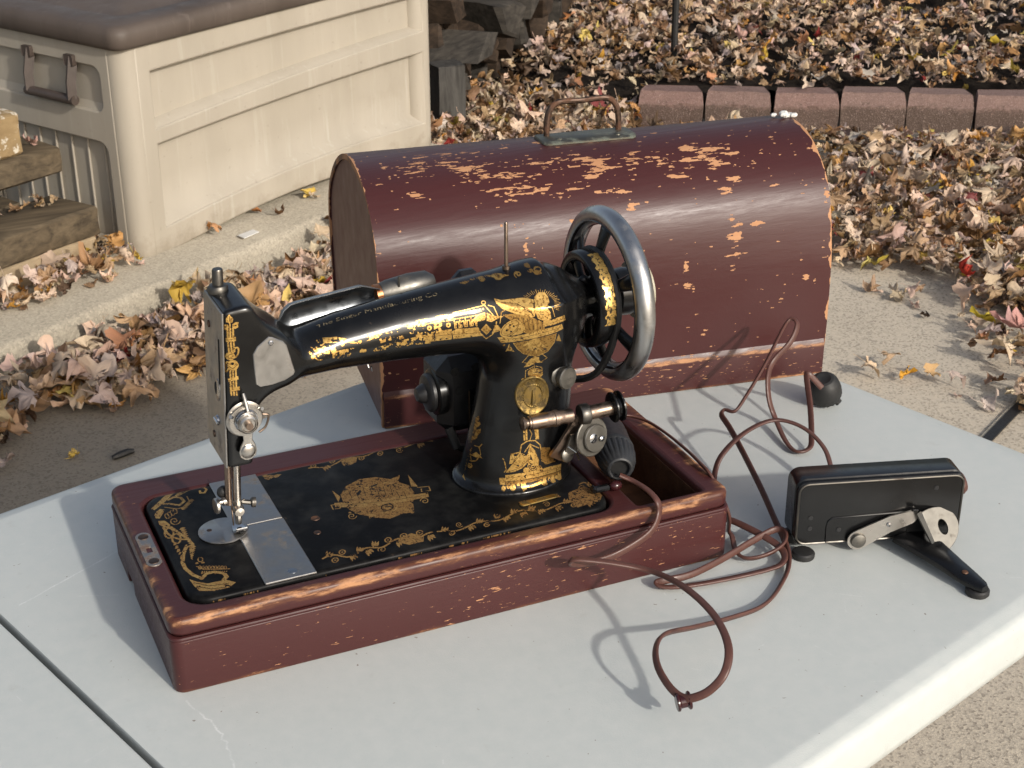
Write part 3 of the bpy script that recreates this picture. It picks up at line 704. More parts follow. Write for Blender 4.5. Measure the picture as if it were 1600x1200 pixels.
BED_MARKS = '''p 0.9 0 3.8,156.7,14.2,168.2,24.9,180.4,28.7,176.8,17.3,163.8,6.2,153.3
p 0.8 0 27.6,170.9,34,177.5,37.6,175.8,33.9,170.4,28.7,168.7
s 0.75 2.6 11.6,162.4,19.5,159.3,27.6,152.8,32.9,157.9,31.7,165.5,26,169,21,166.1
s 0.6 1 15.2,154.7,24.2,147.4,32,148.5,37,156,37.1,165.4
s 0.8 2 35.6,172.7,44.6,178.2,53.2,177.7,55.9,170.7,52.9,165.4,49.3,166.5,49.8,170.4
p 0.55 0 27.3,147,27.8,144.4,29,143.7,30.8,143.8,29.9,146.4,28.9,147.6
p 0.5 0 10.7,175,10.8,177.4,10.2,178.8,9.1,179.9,9.2,177.2,9.6,175.5
p 0.55 0 28.6,148.4,29.2,145.9,30.3,145.1,32.1,145.2,31.2,147.9,30.2,149.1
p 0.5 0 12.6,175,12.8,177.3,12.3,178.7,11.2,179.9,11.3,177.2,11.6,175.7
p 0.55 0 29.9,149.9,30.5,147.4,31.6,146.6,33.5,146.7,32.5,149.4,31.5,150.6
p 0.5 0 14.6,175.1,14.8,177.3,14.4,178.6,13.4,179.9,13.4,177.3,13.7,175.8
p 0.55 0 31.3,151.4,31.8,148.8,32.9,148.1,34.8,148.2,33.8,150.9,32.9,152.1
p 0.5 0 16.5,175.2,16.8,177.2,16.4,178.6,15.5,179.9,15.5,177.4,15.7,175.9
p 0.55 0 32.6,152.9,33.1,150.3,34.2,149.6,36.1,149.7,35.2,152.4,34.2,153.6
p 0.5 0 18.5,175.2,18.8,177.2,18.5,178.5,17.7,179.9,17.6,177.5,17.7,176
p 0.55 0 33.9,154.4,34.4,151.8,35.6,151,37.4,151.2,36.5,153.9,35.5,155
p 0.5 0 20.5,175.3,20.8,177.1,20.5,178.4,19.9,179.8,19.7,177.6,19.8,176.2
p 0.55 0 35.2,155.9,35.8,153.3,36.9,152.5,38.8,152.7,37.8,155.4,36.8,156.5
p 0.5 0 22.4,175.3,22.8,177.1,22.6,178.4,22,179.8,21.8,177.7,21.8,176.3
p 0.55 0 36.6,157.4,37.1,154.8,38.2,154,40.1,154.2,39.2,156.9,38.2,158.1
p 0.5 0 24.4,175.4,24.8,177,24.7,178.3,24.2,179.8,23.9,177.8,23.9,176.4
p 0.55 0 37.9,158.9,38.4,156.3,39.6,155.5,41.4,155.7,40.5,158.4,39.5,159.6
p 0.5 0 26.3,175.5,26.8,177,26.7,178.2,26.4,179.8,26,177.8,25.9,176.5
p 0.85 0 6.1,149.3,10.9,153.5,14.2,150.1,11.3,144.6,6.9,137.5,4.1,138.8,3.9,144.5
p 0.8 0 4.8,134,10.1,132.1,12.9,123.7,10.6,118.1,6.8,122,4.4,127.5
s 0.6 0.9 15,139.5,15,138.3,14.8,137.1,14.6,136.1,14.3,135.2,13.9,134.5,13.5,134.2,13.1,134.2,12.8,134.5,12.4,135.2,12.2,136.1,12,137.1,12,138.3,12.1,139.5,12.2,140.7,12.5,141.7,12.8,142.5,13.2,143,13.6,143.1,14,143,14.4,142.5,14.7,141.7,14.9,140.7,15,139.5
s 0.6 0.9 17.7,141.5,17.7,140.2,17.6,139.1,17.4,138,17.1,137.1,16.7,136.5,16.3,136.1,15.9,136.1,15.5,136.5,15.2,137.1,14.9,138,14.8,139.1,14.8,140.2,14.8,141.5,15,142.6,15.3,143.6,15.6,144.4,16,144.9,16.4,145.1,16.8,144.9,17.2,144.4,17.4,143.6,17.6,142.6,17.7,141.5
s 0.6 0.9 20.5,143.4,20.5,142.2,20.4,141,20.2,139.9,19.8,139,19.5,138.4,19.1,138,18.7,138,18.3,138.4,18,139,17.7,139.9,17.6,141,17.5,142.2,17.6,143.4,17.8,144.6,18,145.6,18.4,146.3,18.8,146.8,19.2,147,19.6,146.8,19.9,146.3,20.2,145.6,20.4,144.6,20.5,143.4
s 0.6 0.9 23.3,145.3,23.3,144.1,23.2,142.9,22.9,141.8,22.6,140.9,22.3,140.3,21.8,140,21.4,140,21.1,140.3,20.7,140.9,20.5,141.8,20.3,142.9,20.3,144.1,20.4,145.3,20.6,146.5,20.8,147.5,21.2,148.3,21.6,148.8,22,148.9,22.4,148.8,22.7,148.3,23,147.5,23.2,146.5,23.3,145.3
s 0.75 2.2 6.5,121,7.3,110.8,10.4,101.9,15.4,96.4,21.9,93.5
s 0.8 2.4 12.4,119.5,16.7,106.6,21,93.9,22.8,84.5,17.3,82.8
s 0.7 1.6 12.1,108.7,11.5,106.6,10.7,104.8,9.7,103.4,8.7,102.5,7.7,102.2,6.7,102.5,5.9,103.3,5.3,104.7,5,106.4,4.9,108.5,5.2,110.6,5.6,112.8,6.4,114.7,7.3,116.4,8.3,117.6,9.3,118.2,10.3,118.2,11.2,117.6,11.9,116.5,12.4,114.9,12.6,113,12.5,110.9,12.1,108.7
s 0.6 1.6 15.5,97.4,14.9,95.4,14.1,93.6,13.2,92.2,12.2,91.3,11.2,91,10.3,91.3,9.6,92.1,9,93.4,8.7,95.1,8.7,97.1,8.9,99.2,9.4,101.3,10.1,103.3,11,104.9,12,106.1,13,106.7,13.9,106.8,14.8,106.2,15.4,105.1,15.8,103.6,16,101.7,15.9,99.6,15.5,97.4
s 0.65 1 22,126.3,20.9,123.9,19.4,122.4,17.7,121.9,16.1,122.4,15,123.8,14.3,125.7,14.2,127.9,14.7,129.9,15.5,131.4,16.6,132.3,17.7,132.4,18.7,131.9,19.4,130.8,19.6,129.6,19.6,128.3,19.2,127.2,18.7,126.5,18,126.2,17.5,126.3,17.1,126.7,16.9,127.3,16.9,127.9
p 0.7 0 18.1,112.5,19.6,110.7,21.2,111.2,23.5,113.4,21.5,114.9,19.9,114.9
p 0.7 0 18.3,109.4,19.6,107.6,21.2,108,23.4,109.9,21.5,111.4,20,111.5
p 0.7 0 18.5,106.2,19.7,104.5,21.1,104.8,23.2,106.5,21.5,108,20.1,108.1
p 0.7 0 18.7,103.1,19.8,101.4,21.1,101.6,23,103.1,21.4,104.6,20.2,104.8
p 0.7 0 18.9,100,19.8,98.4,21,98.5,22.8,99.7,21.4,101.2,20.3,101.5
p 0.7 0 19.1,96.9,19.9,95.3,21,95.4,22.6,96.4,21.4,97.8,20.4,98.1
p 0.7 0 19.3,93.8,20,92.3,20.9,92.2,22.4,93,21.4,94.4,20.5,94.8
p 0.7 0 19.5,90.7,20,89.3,20.9,89.1,22.2,89.7,21.3,91.1,20.5,91.5
p 0.7 0 19.7,87.6,20.1,86.3,20.8,86,22,86.4,21.3,87.7,20.6,88.2
p 0.7 0 19.8,84.6,20.2,83.3,20.8,82.9,21.8,83.1,21.3,84.4,20.7,85
p 0.7 0 20,81.5,20.2,80.3,20.8,79.8,21.6,79.8,21.2,81.1,20.8,81.7
p 0.7 0 20.2,78.5,20.3,77.3,20.7,76.8,21.5,76.5,21.2,77.8,20.9,78.5
s 0.85 3.2 17.7,84.7,11.8,72.7,8.2,59.9,8.3,49.7,11.5,38.3,15.1,32.7
p 0.7 0 18.6,84.3,19.4,80.2,21.2,79.1,24.3,79.6,22.8,83.9,21.2,85.6
p 0.7 0 18.3,81.5,18.9,77.7,20.5,76.7,23.2,76.9,22,80.9,20.6,82.5
p 0.7 0 17.9,78.7,18.4,75.3,19.8,74.2,22.2,74.3,21.1,77.9,20,79.5
p 0.7 0 17.5,75.9,17.9,72.9,19,71.8,21.1,71.6,20.3,74.9,19.3,76.4
p 0.7 0 17.2,73.2,17.4,70.5,18.3,69.4,20,69,19.5,71.9,18.7,73.4
p 0.7 0 16.8,70.4,16.9,68,17.6,67,19,66.3,18.7,69,18.1,70.4
p 0.7 0 16.5,67.7,16.3,65.6,16.9,64.6,17.9,63.7,17.9,66.1,17.5,67.4
p 0.7 0 16.1,65,15.8,63.3,16.1,62.2,16.9,61.1,17,63.1,16.9,64.4
p 0.65 0 11,93.1,9.5,93.8,8.6,92.4,7.5,89.3,9.2,89.2,10.3,90.1
p 0.65 0 11.1,87.5,9.6,88.1,8.6,86.7,7.6,83.4,9.4,83.4,10.5,84.4
p 0.65 0 11.2,81.9,9.6,82.5,8.6,80.9,7.6,77.5,9.5,77.6,10.6,78.7
p 0.65 0 11.3,76.4,9.7,76.9,8.7,75.2,7.7,71.7,9.6,71.9,10.8,73.1
p 0.65 0 11.5,71,9.7,71.4,8.7,69.6,7.7,65.9,9.8,66.2,11,67.5
s 0.6 1 17.3,49.7,21.6,42.7,30.7,38.7,40.8,35.1
s 0.55 0.7 20,46.5,19.8,45.8,19.5,45.2,19.2,44.8,19,44.4,18.7,44.3,18.5,44.4,18.3,44.6,18.2,45,18.1,45.6,18.2,46.2,18.3,46.9,18.4,47.6,18.7,48.2,18.9,48.8,19.2,49.2,19.5,49.4,19.7,49.4,19.9,49.3,20.1,49,20.2,48.5,20.2,47.9,20.1,47.2,20,46.5
s 0.55 0.7 22.3,45.4,22.1,44.8,21.9,44.2,21.6,43.7,21.3,43.4,21,43.3,20.8,43.3,20.6,43.5,20.5,43.9,20.5,44.5,20.5,45.1,20.6,45.8,20.8,46.5,21,47.2,21.3,47.7,21.5,48.1,21.8,48.3,22.1,48.4,22.3,48.2,22.4,47.9,22.5,47.4,22.5,46.8,22.5,46.1,22.3,45.4
s 0.55 0.7 24.7,44.4,24.5,43.7,24.2,43.1,23.9,42.6,23.7,42.3,23.4,42.2,23.2,42.2,23,42.5,22.9,42.9,22.8,43.4,22.9,44.1,23,44.8,23.1,45.5,23.4,46.1,23.6,46.6,23.9,47,24.2,47.3,24.4,47.3,24.6,47.2,24.8,46.8,24.9,46.4,24.9,45.8,24.8,45.1,24.7,44.4
s 0.55 0.7 27,43.3,26.8,42.6,26.6,42.1,26.3,41.6,26,41.3,25.7,41.1,25.5,41.2,25.3,41.4,25.2,41.8,25.2,42.4,25.2,43,25.3,43.7,25.5,44.4,25.7,45,26,45.6,26.3,46,26.5,46.2,26.8,46.2,27,46.1,27.1,45.8,27.2,45.3,27.2,44.7,27.2,44,27,43.3
s 0.55 0.7 29.4,42.3,29.2,41.6,28.9,41,28.6,40.5,28.4,40.2,28.1,40.1,27.9,40.1,27.7,40.4,27.6,40.8,27.5,41.3,27.5,42,27.7,42.6,27.8,43.3,28.1,44,28.3,44.5,28.6,44.9,28.9,45.1,29.1,45.2,29.4,45,29.5,44.7,29.6,44.2,29.6,43.6,29.5,43,29.4,42.3
s 0.55 0.7 31.7,41.2,31.5,40.5,31.3,39.9,31,39.5,30.7,39.1,30.4,39,30.2,39.1,30,39.3,29.9,39.7,29.9,40.3,29.9,40.9,30,41.6,30.2,42.3,30.4,42.9,30.7,43.4,31,43.8,31.2,44.1,31.5,44.1,31.7,44,31.9,43.6,31.9,43.2,31.9,42.6,31.9,41.9,31.7,41.2
s 0.55 0.7 34.1,40.1,33.9,39.5,33.6,38.9,33.3,38.4,33,38.1,32.8,38,32.5,38,32.4,38.2,32.3,38.6,32.2,39.2,32.2,39.8,32.4,40.5,32.5,41.2,32.8,41.8,33,42.4,33.3,42.8,33.6,43,33.9,43.1,34.1,42.9,34.2,42.6,34.3,42.1,34.3,41.5,34.2,40.8,34.1,40.1
s 0.55 0.7 36.4,39.1,36.2,38.4,36,37.8,35.7,37.3,35.4,37,35.1,36.9,34.9,36.9,34.7,37.2,34.6,37.6,34.6,38.1,34.6,38.8,34.7,39.5,34.9,40.1,35.1,40.8,35.4,41.3,35.7,41.7,36,41.9,36.2,42,36.4,41.8,36.6,41.5,36.6,41,36.6,40.4,36.6,39.8,36.4,39.1
s 0.55 0.7 38.8,38,38.6,37.3,38.3,36.8,38,36.3,37.7,36,37.5,35.8,37.2,35.9,37.1,36.1,36.9,36.5,36.9,37.1,36.9,37.7,37.1,38.4,37.2,39.1,37.5,39.7,37.7,40.3,38,40.7,38.3,40.9,38.6,40.9,38.8,40.8,38.9,40.5,39,40,39,39.4,38.9,38.7,38.8,38
s 0.6 1 24.4,57.7,24.1,56.9,23.7,56.1,23.2,55.6,22.7,55.2,22.1,55.1,21.6,55.3,21.2,55.7,20.8,56.3,20.6,57.1,20.6,58,20.6,58.9,20.9,59.8,21.2,60.6,21.7,61.3,22.2,61.7,22.7,62,23.3,61.9,23.7,61.6,24.1,61.1,24.4,60.4,24.5,59.6,24.5,58.7,24.4,57.7
d 0.6 1.4 18.5,54.3
d 0.6 1.4 23.2,53.1
s 0.75 3.4 16.5,30.1,21.9,35.6,27.9,35.9,34.7,30.8,35.5,24.5,32.1,21.1
p 0.8 0 7.3,33.3,11.8,27.3,19.2,21.1,26.1,20.9,33.9,20.3,40.1,13.6,33.8,8.6,21,8.7,10.4,13.4,8.5,22
s 0 0.8 9.6,26.4,19.2,17.2,34.3,14.3
s 0 0.8 10.1,20.3,19.9,12,30.3,10.2
p 0.6 0 18,36.4,19.3,37.1,19.9,38.7,20.3,41.3,18.9,40,18.2,38.6
p 0.6 0 19.9,36.7,20.9,37.2,21.5,38.5,21.9,40.6,20.8,39.6,20.1,38.5
p 0.6 0 21.8,37,22.6,37.3,23.1,38.2,23.5,39.9,22.6,39.3,22,38.5
p 0.6 0 22.9,34.2,24.1,34.9,24.7,36.5,25.1,39.1,23.8,37.8,23,36.4
p 0.6 0 24.8,34.5,25.8,35,26.3,36.3,26.8,38.4,25.6,37.4,25,36.3
p 0.6 0 26.7,34.9,27.5,35.1,27.9,36,28.4,37.7,27.5,37.1,26.9,36.3
p 0.6 0 27.7,32,29,32.7,29.6,34.3,30,36.9,28.6,35.6,27.9,34.2
p 0.6 0 29.6,32.3,30.6,32.8,31.2,34.1,31.6,36.2,30.5,35.2,29.8,34.1
p 0.6 0 31.5,32.7,32.3,32.9,32.8,33.8,33.3,35.5,32.3,34.9,31.8,34.1
p 0.6 0 32.6,29.8,33.8,30.6,34.4,32.1,34.9,34.7,33.5,33.4,32.7,32
p 0.6 0 34.5,30.1,35.5,30.6,36,31.9,36.5,34,35.3,33,34.7,32
p 0.6 0 36.4,30.5,37.2,30.7,37.7,31.6,38.1,33.3,37.2,32.7,36.6,31.9
p 0.55 0 107.5,176,107.8,170.9,109.5,169.9,112.9,171.1,111.9,176.1,110.4,178.1
p 0.5 0 107.6,168.5,110.1,164.8,113.4,165.7,118.2,169.9,114.5,173,111.4,173.1
p 0.6 0 115.2,167.5,117.5,165.6,120.1,166.6,123.9,169.8,120.7,171.2,118.1,170.8
p 0.45 0 160.5,112.8,169.4,125,184.6,132.6,199.5,130.1,210,121.1,220.3,124.9,214.8,112.7,221.2,103.6,220.8,89.6,213.5,72.9,208.6,57.6,199,60,186.2,56.2,175.5,62.9,164.3,73.7,159,85.8,158.3,97.8
p 0.7 0 150.9,101.2,171.9,95.7,198.5,89.6,231.6,84.7,229.8,77.5,194.7,79.4,168.3,85.5,149.5,94
s 0 0.5 151.2,96.3,193.1,85.3,228.3,81.3
p 0.75 0 156.2,122.8,159.3,109.3,154.8,101.4
p 0.75 0 227.1,121.8,227.6,104.9,227.3,98.8,222.2,101.1
p 0.75 0 170.1,63.5,171.4,72.5,177.3,67.9
s 0.7 1 146.7,91.3,147.3,98.9,154.5,97.6,153,90.4,148.6,91.3
s 0.7 1 226.6,97.1,236.5,94.7,234.9,87.2,227.3,88.7,228.7,93.3
s 0.65 0.9 161.4,72.4,160.3,70.5,158.9,69.3,157.4,69,156.1,69.4,155.2,70.5,154.8,72.1,154.9,73.8,155.4,75.3,156.2,76.5,157.2,77.2,158.2,77.3,159,76.8,159.5,76,159.6,75,159.5,74,159.1,73.1,158.5,72.6,158,72.4,157.6,72.5,157.3,72.8,157.1,73.3,157.2,73.7
s 0.65 0.9 220.2,73.8,221.4,75.7,222.9,76.9,224.4,77.3,225.7,76.9,226.6,75.7,227,74.2,226.8,72.4,226.2,70.9,225.3,69.6,224.3,69,223.3,68.9,222.5,69.3,222,70.1,221.9,71.2,222.1,72.2,222.5,73.1,223.1,73.6,223.7,73.8,224.1,73.7,224.4,73.4,224.5,72.9,224.4,72.5
s 0.7 1.6 198.7,74.3,197.7,72,196.2,69.9,194.2,68.3,192,67.3,189.7,66.8,187.4,67,185.4,67.8,183.7,69.1,182.5,71,181.9,73.2,182,75.5,182.6,77.9,183.9,80.1,185.6,81.9,187.7,83.3,190,84.1,192.4,84.3,194.6,83.8,196.5,82.7,197.9,81,198.8,79,199.1,76.6,198.7,74.3
s 0 1.2 195.5,74.7,194.9,73.3,193.9,72.1,192.7,71.1,191.4,70.5,190,70.2,188.6,70.3,187.3,70.8,186.3,71.6,185.6,72.7,185.2,74.1,185.3,75.5,185.7,76.9,186.4,78.3,187.5,79.4,188.8,80.2,190.2,80.7,191.6,80.8,192.9,80.5,194.1,79.8,195,78.8,195.5,77.6,195.7,76.2,195.5,74.7
s 0.7 1.6 192.6,75.2,192.3,74.6,191.9,74,191.4,73.6,190.8,73.3,190.2,73.2,189.6,73.3,189.1,73.5,188.7,73.8,188.4,74.3,188.2,74.9,188.2,75.5,188.4,76.1,188.7,76.7,189.2,77.2,189.7,77.5,190.3,77.7,190.9,77.8,191.5,77.6,192,77.3,192.4,76.9,192.6,76.4,192.7,75.8,192.6,75.2
p 0 0 173.6,108.9,179.3,114.4,179.3,110.4,174,104.7
p 0 0 188.7,116.3,197.3,118.6,193.1,112.3
s 0.75 1 165,114.8,180.9,121.9,187.5,112.8,204.7,117.3,213.9,104.9,218.3,90.7
s 0.7 0.9 166.4,102.1,185,105.8,205,96.7,220.2,95.9
d 0.6 1.3 158,80.1
d 0.6 1.3 162.9,77.8
d 0.6 1.3 167.8,75.6
d 0.6 1.3 171,68.8
d 0.6 1.3 175.9,66.6
d 0.6 1.3 180.7,64.4
d 0.6 1.3 185.6,62.2
d 0.6 1.3 190.5,60
d 0.6 1.3 197,62.4
d 0.6 1.3 201.9,60.2
d 0.6 1.3 206.8,58
s 0 0.5 168.9,115,167.9,103.5
s 0 0.5 174.4,112.6,173.3,101
s 0 0.5 183,118.9,180,102
s 0 0.5 188.5,116.4,185.5,99.5
s 0 0.5 194.1,113.9,190.9,97
s 0 0.5 199.6,111.4,196.4,94.6
s 0 0.5 205.1,108.9,201.9,92.1
s 0 0.5 207.4,97.6,206.1,86.2
s 0 0.5 212.9,95.1,211.5,83.7
s 0.6 2 114.1,19,118.6,21,122.8,21.3,126.4,19.2,129.5,15.6,132.9,12.9,136.9,12.4,141.6,14.6,146.3,18.1,150.7,19.9,154.8,19.2,158.6,17.2,162.4,15.5,166.7,16.1,171.4,18.8,176.3,21.8,180.8,23,184.7,21.7,188.2,18.9,191.7,16.4,196,16.3,200.8,18.4,205.7,20.6,210.2,21.1
p 0.49273 0 117.4,18.9,119.6,21.4,120.6,24.5,121,29.3,118.6,25.7,117.3,22.7
p 0.631191 0 118.7,18.7,120.8,20.1,121.9,22.7,122.9,26.8,120.5,24.5,119.2,22.1
p 0.501839 0 120,18.4,121.9,18.8,123.3,20.8,124.7,24.4,122.4,23.3,121,21.6
s 0.54 1.2 125,12.7,124.8,11.8,124.3,11,123.8,10.3,123.1,9.7,122.4,9.4,121.7,9.3,121,9.4,120.5,9.8,120.1,10.4,119.9,11.1,119.8,11.9,120,12.8,120.3,13.7,120.8,14.5,121.5,15.1,122.2,15.6,122.9,15.8,123.6,15.8,124.2,15.5,124.7,15,125,14.4,125.1,13.6,125,12.7
d 0.6 0.9 122.5,12.5
s 0.54 1.2 134.2,22,133.9,21.1,133.5,20.2,132.9,19.5,132.2,19,131.5,18.6,130.8,18.5,130.1,18.7,129.6,19,129.2,19.6,129,20.3,128.9,21.2,129.1,22.1,129.5,23,130,23.8,130.6,24.4,131.3,24.9,132,25.1,132.7,25.1,133.3,24.8,133.8,24.3,134.1,23.7,134.3,22.9,134.2,22
d 0.6 0.9 131.6,21.8
p 0.641333 0 136.7,15.4,134.8,12,134.4,8.9,134.9,4.8,136.8,9.2,137.5,12.4
p 0.502605 0 138,15.1,136.7,11.8,136.7,9.3,137.7,6.3,138.9,10.4,139.2,13.1
p 0.517304 0 139.3,14.9,138.6,11.7,139.1,9.7,140.6,7.8,141.1,11.6,140.8,13.9
p 0.496839 0 143.3,15.3,145.5,18.4,146.1,21.6,146.1,26.1,143.8,21.9,142.8,18.7
p 0.605068 0 144.8,15.6,146.8,17.6,147.8,20.4,148.3,24.6,146,21.5,144.9,18.9
p 0.506167 0 146.3,15.9,148.2,16.9,149.4,19.2,150.6,23.1,148.3,21.1,146.9,19.1
p 0.596846 0 150.4,16.6,148.7,12.9,148.8,9.9,149.8,6.4,151.3,11.1,151.6,14.2
p 0.530128 0 151.8,16.9,150.8,13.4,151.2,11.2,152.6,8.8,153.4,13,153.3,15.5
p 0.601726 0 153.3,17.2,152.9,14,153.7,12.4,155.5,11.3,155.6,14.9,155,16.8
p 0.644394 0 157.4,18,159.6,21.1,160.3,24.3,160.3,28.8,158,24.6,157,21.4
p 0.617849 0 158.9,18.3,161,20.3,161.9,23.1,162.5,27.3,160.2,24.2,159,21.6
p 0.655257 0 160.4,18.5,162.3,19.6,163.6,21.9,164.8,25.8,162.4,23.9,161,21.8
s 0.6 0.8 159.3,10.9,159.6,12.9,160.5,14.6,161.7,15.7,162.9,16.3,164.1,16.1,165,15.3,165.5,14.1,165.6,12.7,165.2,11.4,164.6,10.3,163.7,9.6,162.9,9.4,162.2,9.7,161.7,10.2,161.5,11,161.6,11.9,161.9,12.6,162.3,13,162.7,13.3,163.1,13.2,163.3,13,163.4,12.7
s 0.54 1.2 175.2,24.6,174.9,23.7,174.4,22.9,173.8,22.1,173.1,21.6,172.3,21.2,171.6,21.1,170.9,21.3,170.4,21.6,170,22.2,169.8,23,169.8,23.8,170,24.8,170.3,25.6,170.9,26.4,171.6,27.1,172.3,27.6,173.1,27.8,173.8,27.8,174.4,27.5,174.9,27,175.2,26.4,175.3,25.5,175.2,24.6
d 0.6 0.9 172.5,24.5
p 0.604765 0 178.3,19.5,176.5,15.9,176.3,12.8,177.1,9,178.9,13.6,179.4,16.9
p 0.559282 0 179.8,19.6,178.6,16.2,178.8,13.7,180,11.1,181.1,15.3,181.2,18
p 0.508236 0 181.3,19.7,180.6,16.4,181.3,14.7,183,13.3,183.3,17,182.9,19.1
s 0.54 1.2 189.3,25.5,189,24.6,188.5,23.7,187.9,23,187.1,22.4,186.4,22.1,185.6,22,185,22.1,184.4,22.5,184,23.1,183.8,23.8,183.8,24.7,184,25.6,184.4,26.5,185,27.3,185.6,28,186.4,28.5,187.1,28.7,187.9,28.7,188.5,28.4,189,27.9,189.3,27.3,189.4,26.4,189.3,25.5
d 0.6 0.9 186.6,25.3
p 0.620457 0 192.2,19.6,190.2,16.1,189.8,12.9,190.2,8.9,192.3,13.4,193.1,16.7
p 0.535145 0 193.6,19.5,192.2,16.1,192.2,13.5,193.2,10.6,194.5,14.8,194.8,17.5
p 0.519952 0 195,19.3,194.2,16,194.7,14.1,196.3,12.3,196.8,16.1,196.6,18.4
s 0.54 1.2 203.3,24.4,202.9,23.5,202.4,22.7,201.8,21.9,201.1,21.3,200.3,21,199.6,20.9,198.9,21,198.3,21.4,197.9,22,197.7,22.8,197.7,23.6,198,24.6,198.4,25.5,198.9,26.3,199.6,26.9,200.4,27.4,201.1,27.6,201.9,27.6,202.5,27.4,203,26.9,203.3,26.2,203.4,25.3,203.3,24.4
d 0.6 0.9 200.5,24.3
p 0.648549 0 205.8,18.1,203.7,14.6,203.2,11.4,203.7,7.4,205.8,11.9,206.6,15.2
p 0.655679 0 207.2,18,205.7,14.6,205.7,12,206.7,9.1,208.1,13.3,208.4,16
p 0.601029 0 208.6,17.8,207.7,14.5,208.2,12.6,209.8,10.8,210.4,14.6,210.2,16.9
s 0.55 1.8 215.3,19.9,220.3,18.3,225.1,15.8,230.2,14.3,236,15.1,242.2,17.5,248.4,19.9,254.2,20.4,259.4,18.9,264.3,16.5,269.7,15.6,275.7,16.9,282.2,19.9,288.7,22.7,294.7,22.9,299.6,20.4,304.1,17.1,309.1,15.1,314.9,15.2,321.4,17,328,19.4,334,19.9,339.3,18.2,344.4,15.8
p 0.449105 0 218.5,17.2,220.6,19.5,221.6,22.4,222.1,26.5,219.7,23.1,218.5,20.4
p 0.577169 0 220,17.2,222,18.6,223.1,20.9,224.2,24.7,221.9,22.5,220.5,20.3
p 0.500017 0 221.4,17.2,223.3,17.6,224.7,19.5,226.3,23,224,21.8,222.5,20.2
s 0.495 1.2 227.5,12.7,227.2,11.9,226.7,11.2,226.2,10.6,225.6,10.1,224.9,9.8,224.2,9.7,223.7,9.8,223.2,10.1,222.8,10.6,222.7,11.3,222.7,12,222.9,12.8,223.3,13.6,223.8,14.3,224.4,14.8,225,15.2,225.7,15.4,226.3,15.4,226.9,15.2,227.3,14.8,227.5,14.2,227.6,13.5,227.5,12.7
d 0.55 0.9 225.1,12.6
s 0.55 0.8 237.5,19.6,236.1,18.9,234.9,18.9,233.9,19.5,233.4,20.6,233.2,22,233.5,23.4,234.2,24.6,235,25.5,236,25.8,236.8,25.7,237.3,25.2,237.6,24.4,237.6,23.5,237.4,22.7,236.9,22,236.4,21.6,235.9,21.5,235.5,21.7,235.3,22,235.2,22.5,235.3,22.9,235.5,23.2
p 0.566375 0 242.3,17.3,240.6,14.1,240.3,11.4,240.9,8.1,242.6,12.2,243.2,15
p 0.525539 0 243.8,17.3,242.7,14.2,242.9,12.1,244,9.9,245,13.7,245.1,16
p 0.488972 0 245.3,17.4,244.7,14.4,245.4,12.8,247.1,11.7,247.4,15.1,247,17
p 0.573366 0 250.4,17.6,252.6,20,253.6,22.9,254.2,27,251.7,23.5,250.4,20.8
p 0.547161 0 251.9,17.6,254,19.1,255.2,21.5,256.3,25.3,253.9,23,252.5,20.8
p 0.575213 0 253.4,17.7,255.3,18.2,256.8,20.1,258.5,23.6,256.1,22.4,254.5,20.7
s 0.495 1.2 259.6,13.3,259.3,12.5,258.8,11.8,258.2,11.1,257.6,10.7,256.9,10.4,256.2,10.3,255.6,10.4,255.2,10.7,254.8,11.2,254.7,11.9,254.7,12.6,254.9,13.4,255.3,14.2,255.8,14.9,256.5,15.5,257.1,15.9,257.8,16.1,258.5,16,259,15.8,259.4,15.4,259.7,14.8,259.7,14.1,259.6,13.3
d 0.55 0.9 257.2,13.2
p 0.566121 0 266.7,18.1,268.9,20.6,269.9,23.5,270.4,27.6,267.9,24.1,266.7,21.3
p 0.458299 0 268.2,18.2,270.3,19.8,271.6,22.2,272.7,26.1,270.2,23.6,268.8,21.4
p 0.473686 0 269.8,18.4,271.7,19,273.2,21,274.9,24.5,272.5,23.2,270.9,21.5
p 0.488853 0 275,18.9,273.2,15.6,273,12.9,273.6,9.7,275.4,13.9,276,16.7
p 0.54375 0 276.6,19.1,275.4,15.9,275.6,13.8,276.8,11.7,277.8,15.5,277.9,17.8
p 0.535673 0 278.2,19.2,277.6,16.2,278.3,14.7,280,13.7,280.3,17.1,279.9,19
p 0.560759 0 283.4,19.7,285.7,22.3,286.7,25.2,287.3,29.3,284.7,25.8,283.4,22.9
p 0.442406 0 285,19.9,287.1,21.5,288.4,24,289.5,27.8,287,25.3,285.6,23
p 0.455405 0 286.6,20,288.6,20.7,290.1,22.7,291.8,26.3,289.3,24.9,287.7,23.2
p 0.494048 0 291.8,20.3,289.8,17.2,289.3,14.3,289.5,10.8,291.6,14.8,292.5,17.7
p 0.463787 0 293.3,20.1,291.8,17,291.8,14.7,292.7,12.2,294,16,294.4,18.5
p 0.467326 0 294.7,19.9,293.9,16.8,294.4,15.1,295.9,13.6,296.5,17.2,296.3,19.3
p 0.532621 0 299.7,19.3,302.1,21.5,303.4,24.4,304.3,28.7,301.6,25.4,300,22.7
p 0.454941 0 301.2,19.1,303.3,20.3,304.8,22.7,306.2,26.6,303.6,24.5,302,22.4
p 0.604338 0 302.6,18.9,304.5,19.2,306.2,21,308.2,24.5,305.7,23.5,304,22
p 0.473752 0 307.6,18.3,305.5,15.1,305,12.3,305.2,8.8,307.3,12.8,308.2,15.7
p 0.555474 0 309.1,18.1,307.6,15,307.6,12.7,308.4,10.2,309.8,14,310.2,16.5
p 0.56862 0 310.6,17.9,309.7,14.8,310.1,13.1,311.7,11.6,312.3,15.2,312.1,17.3
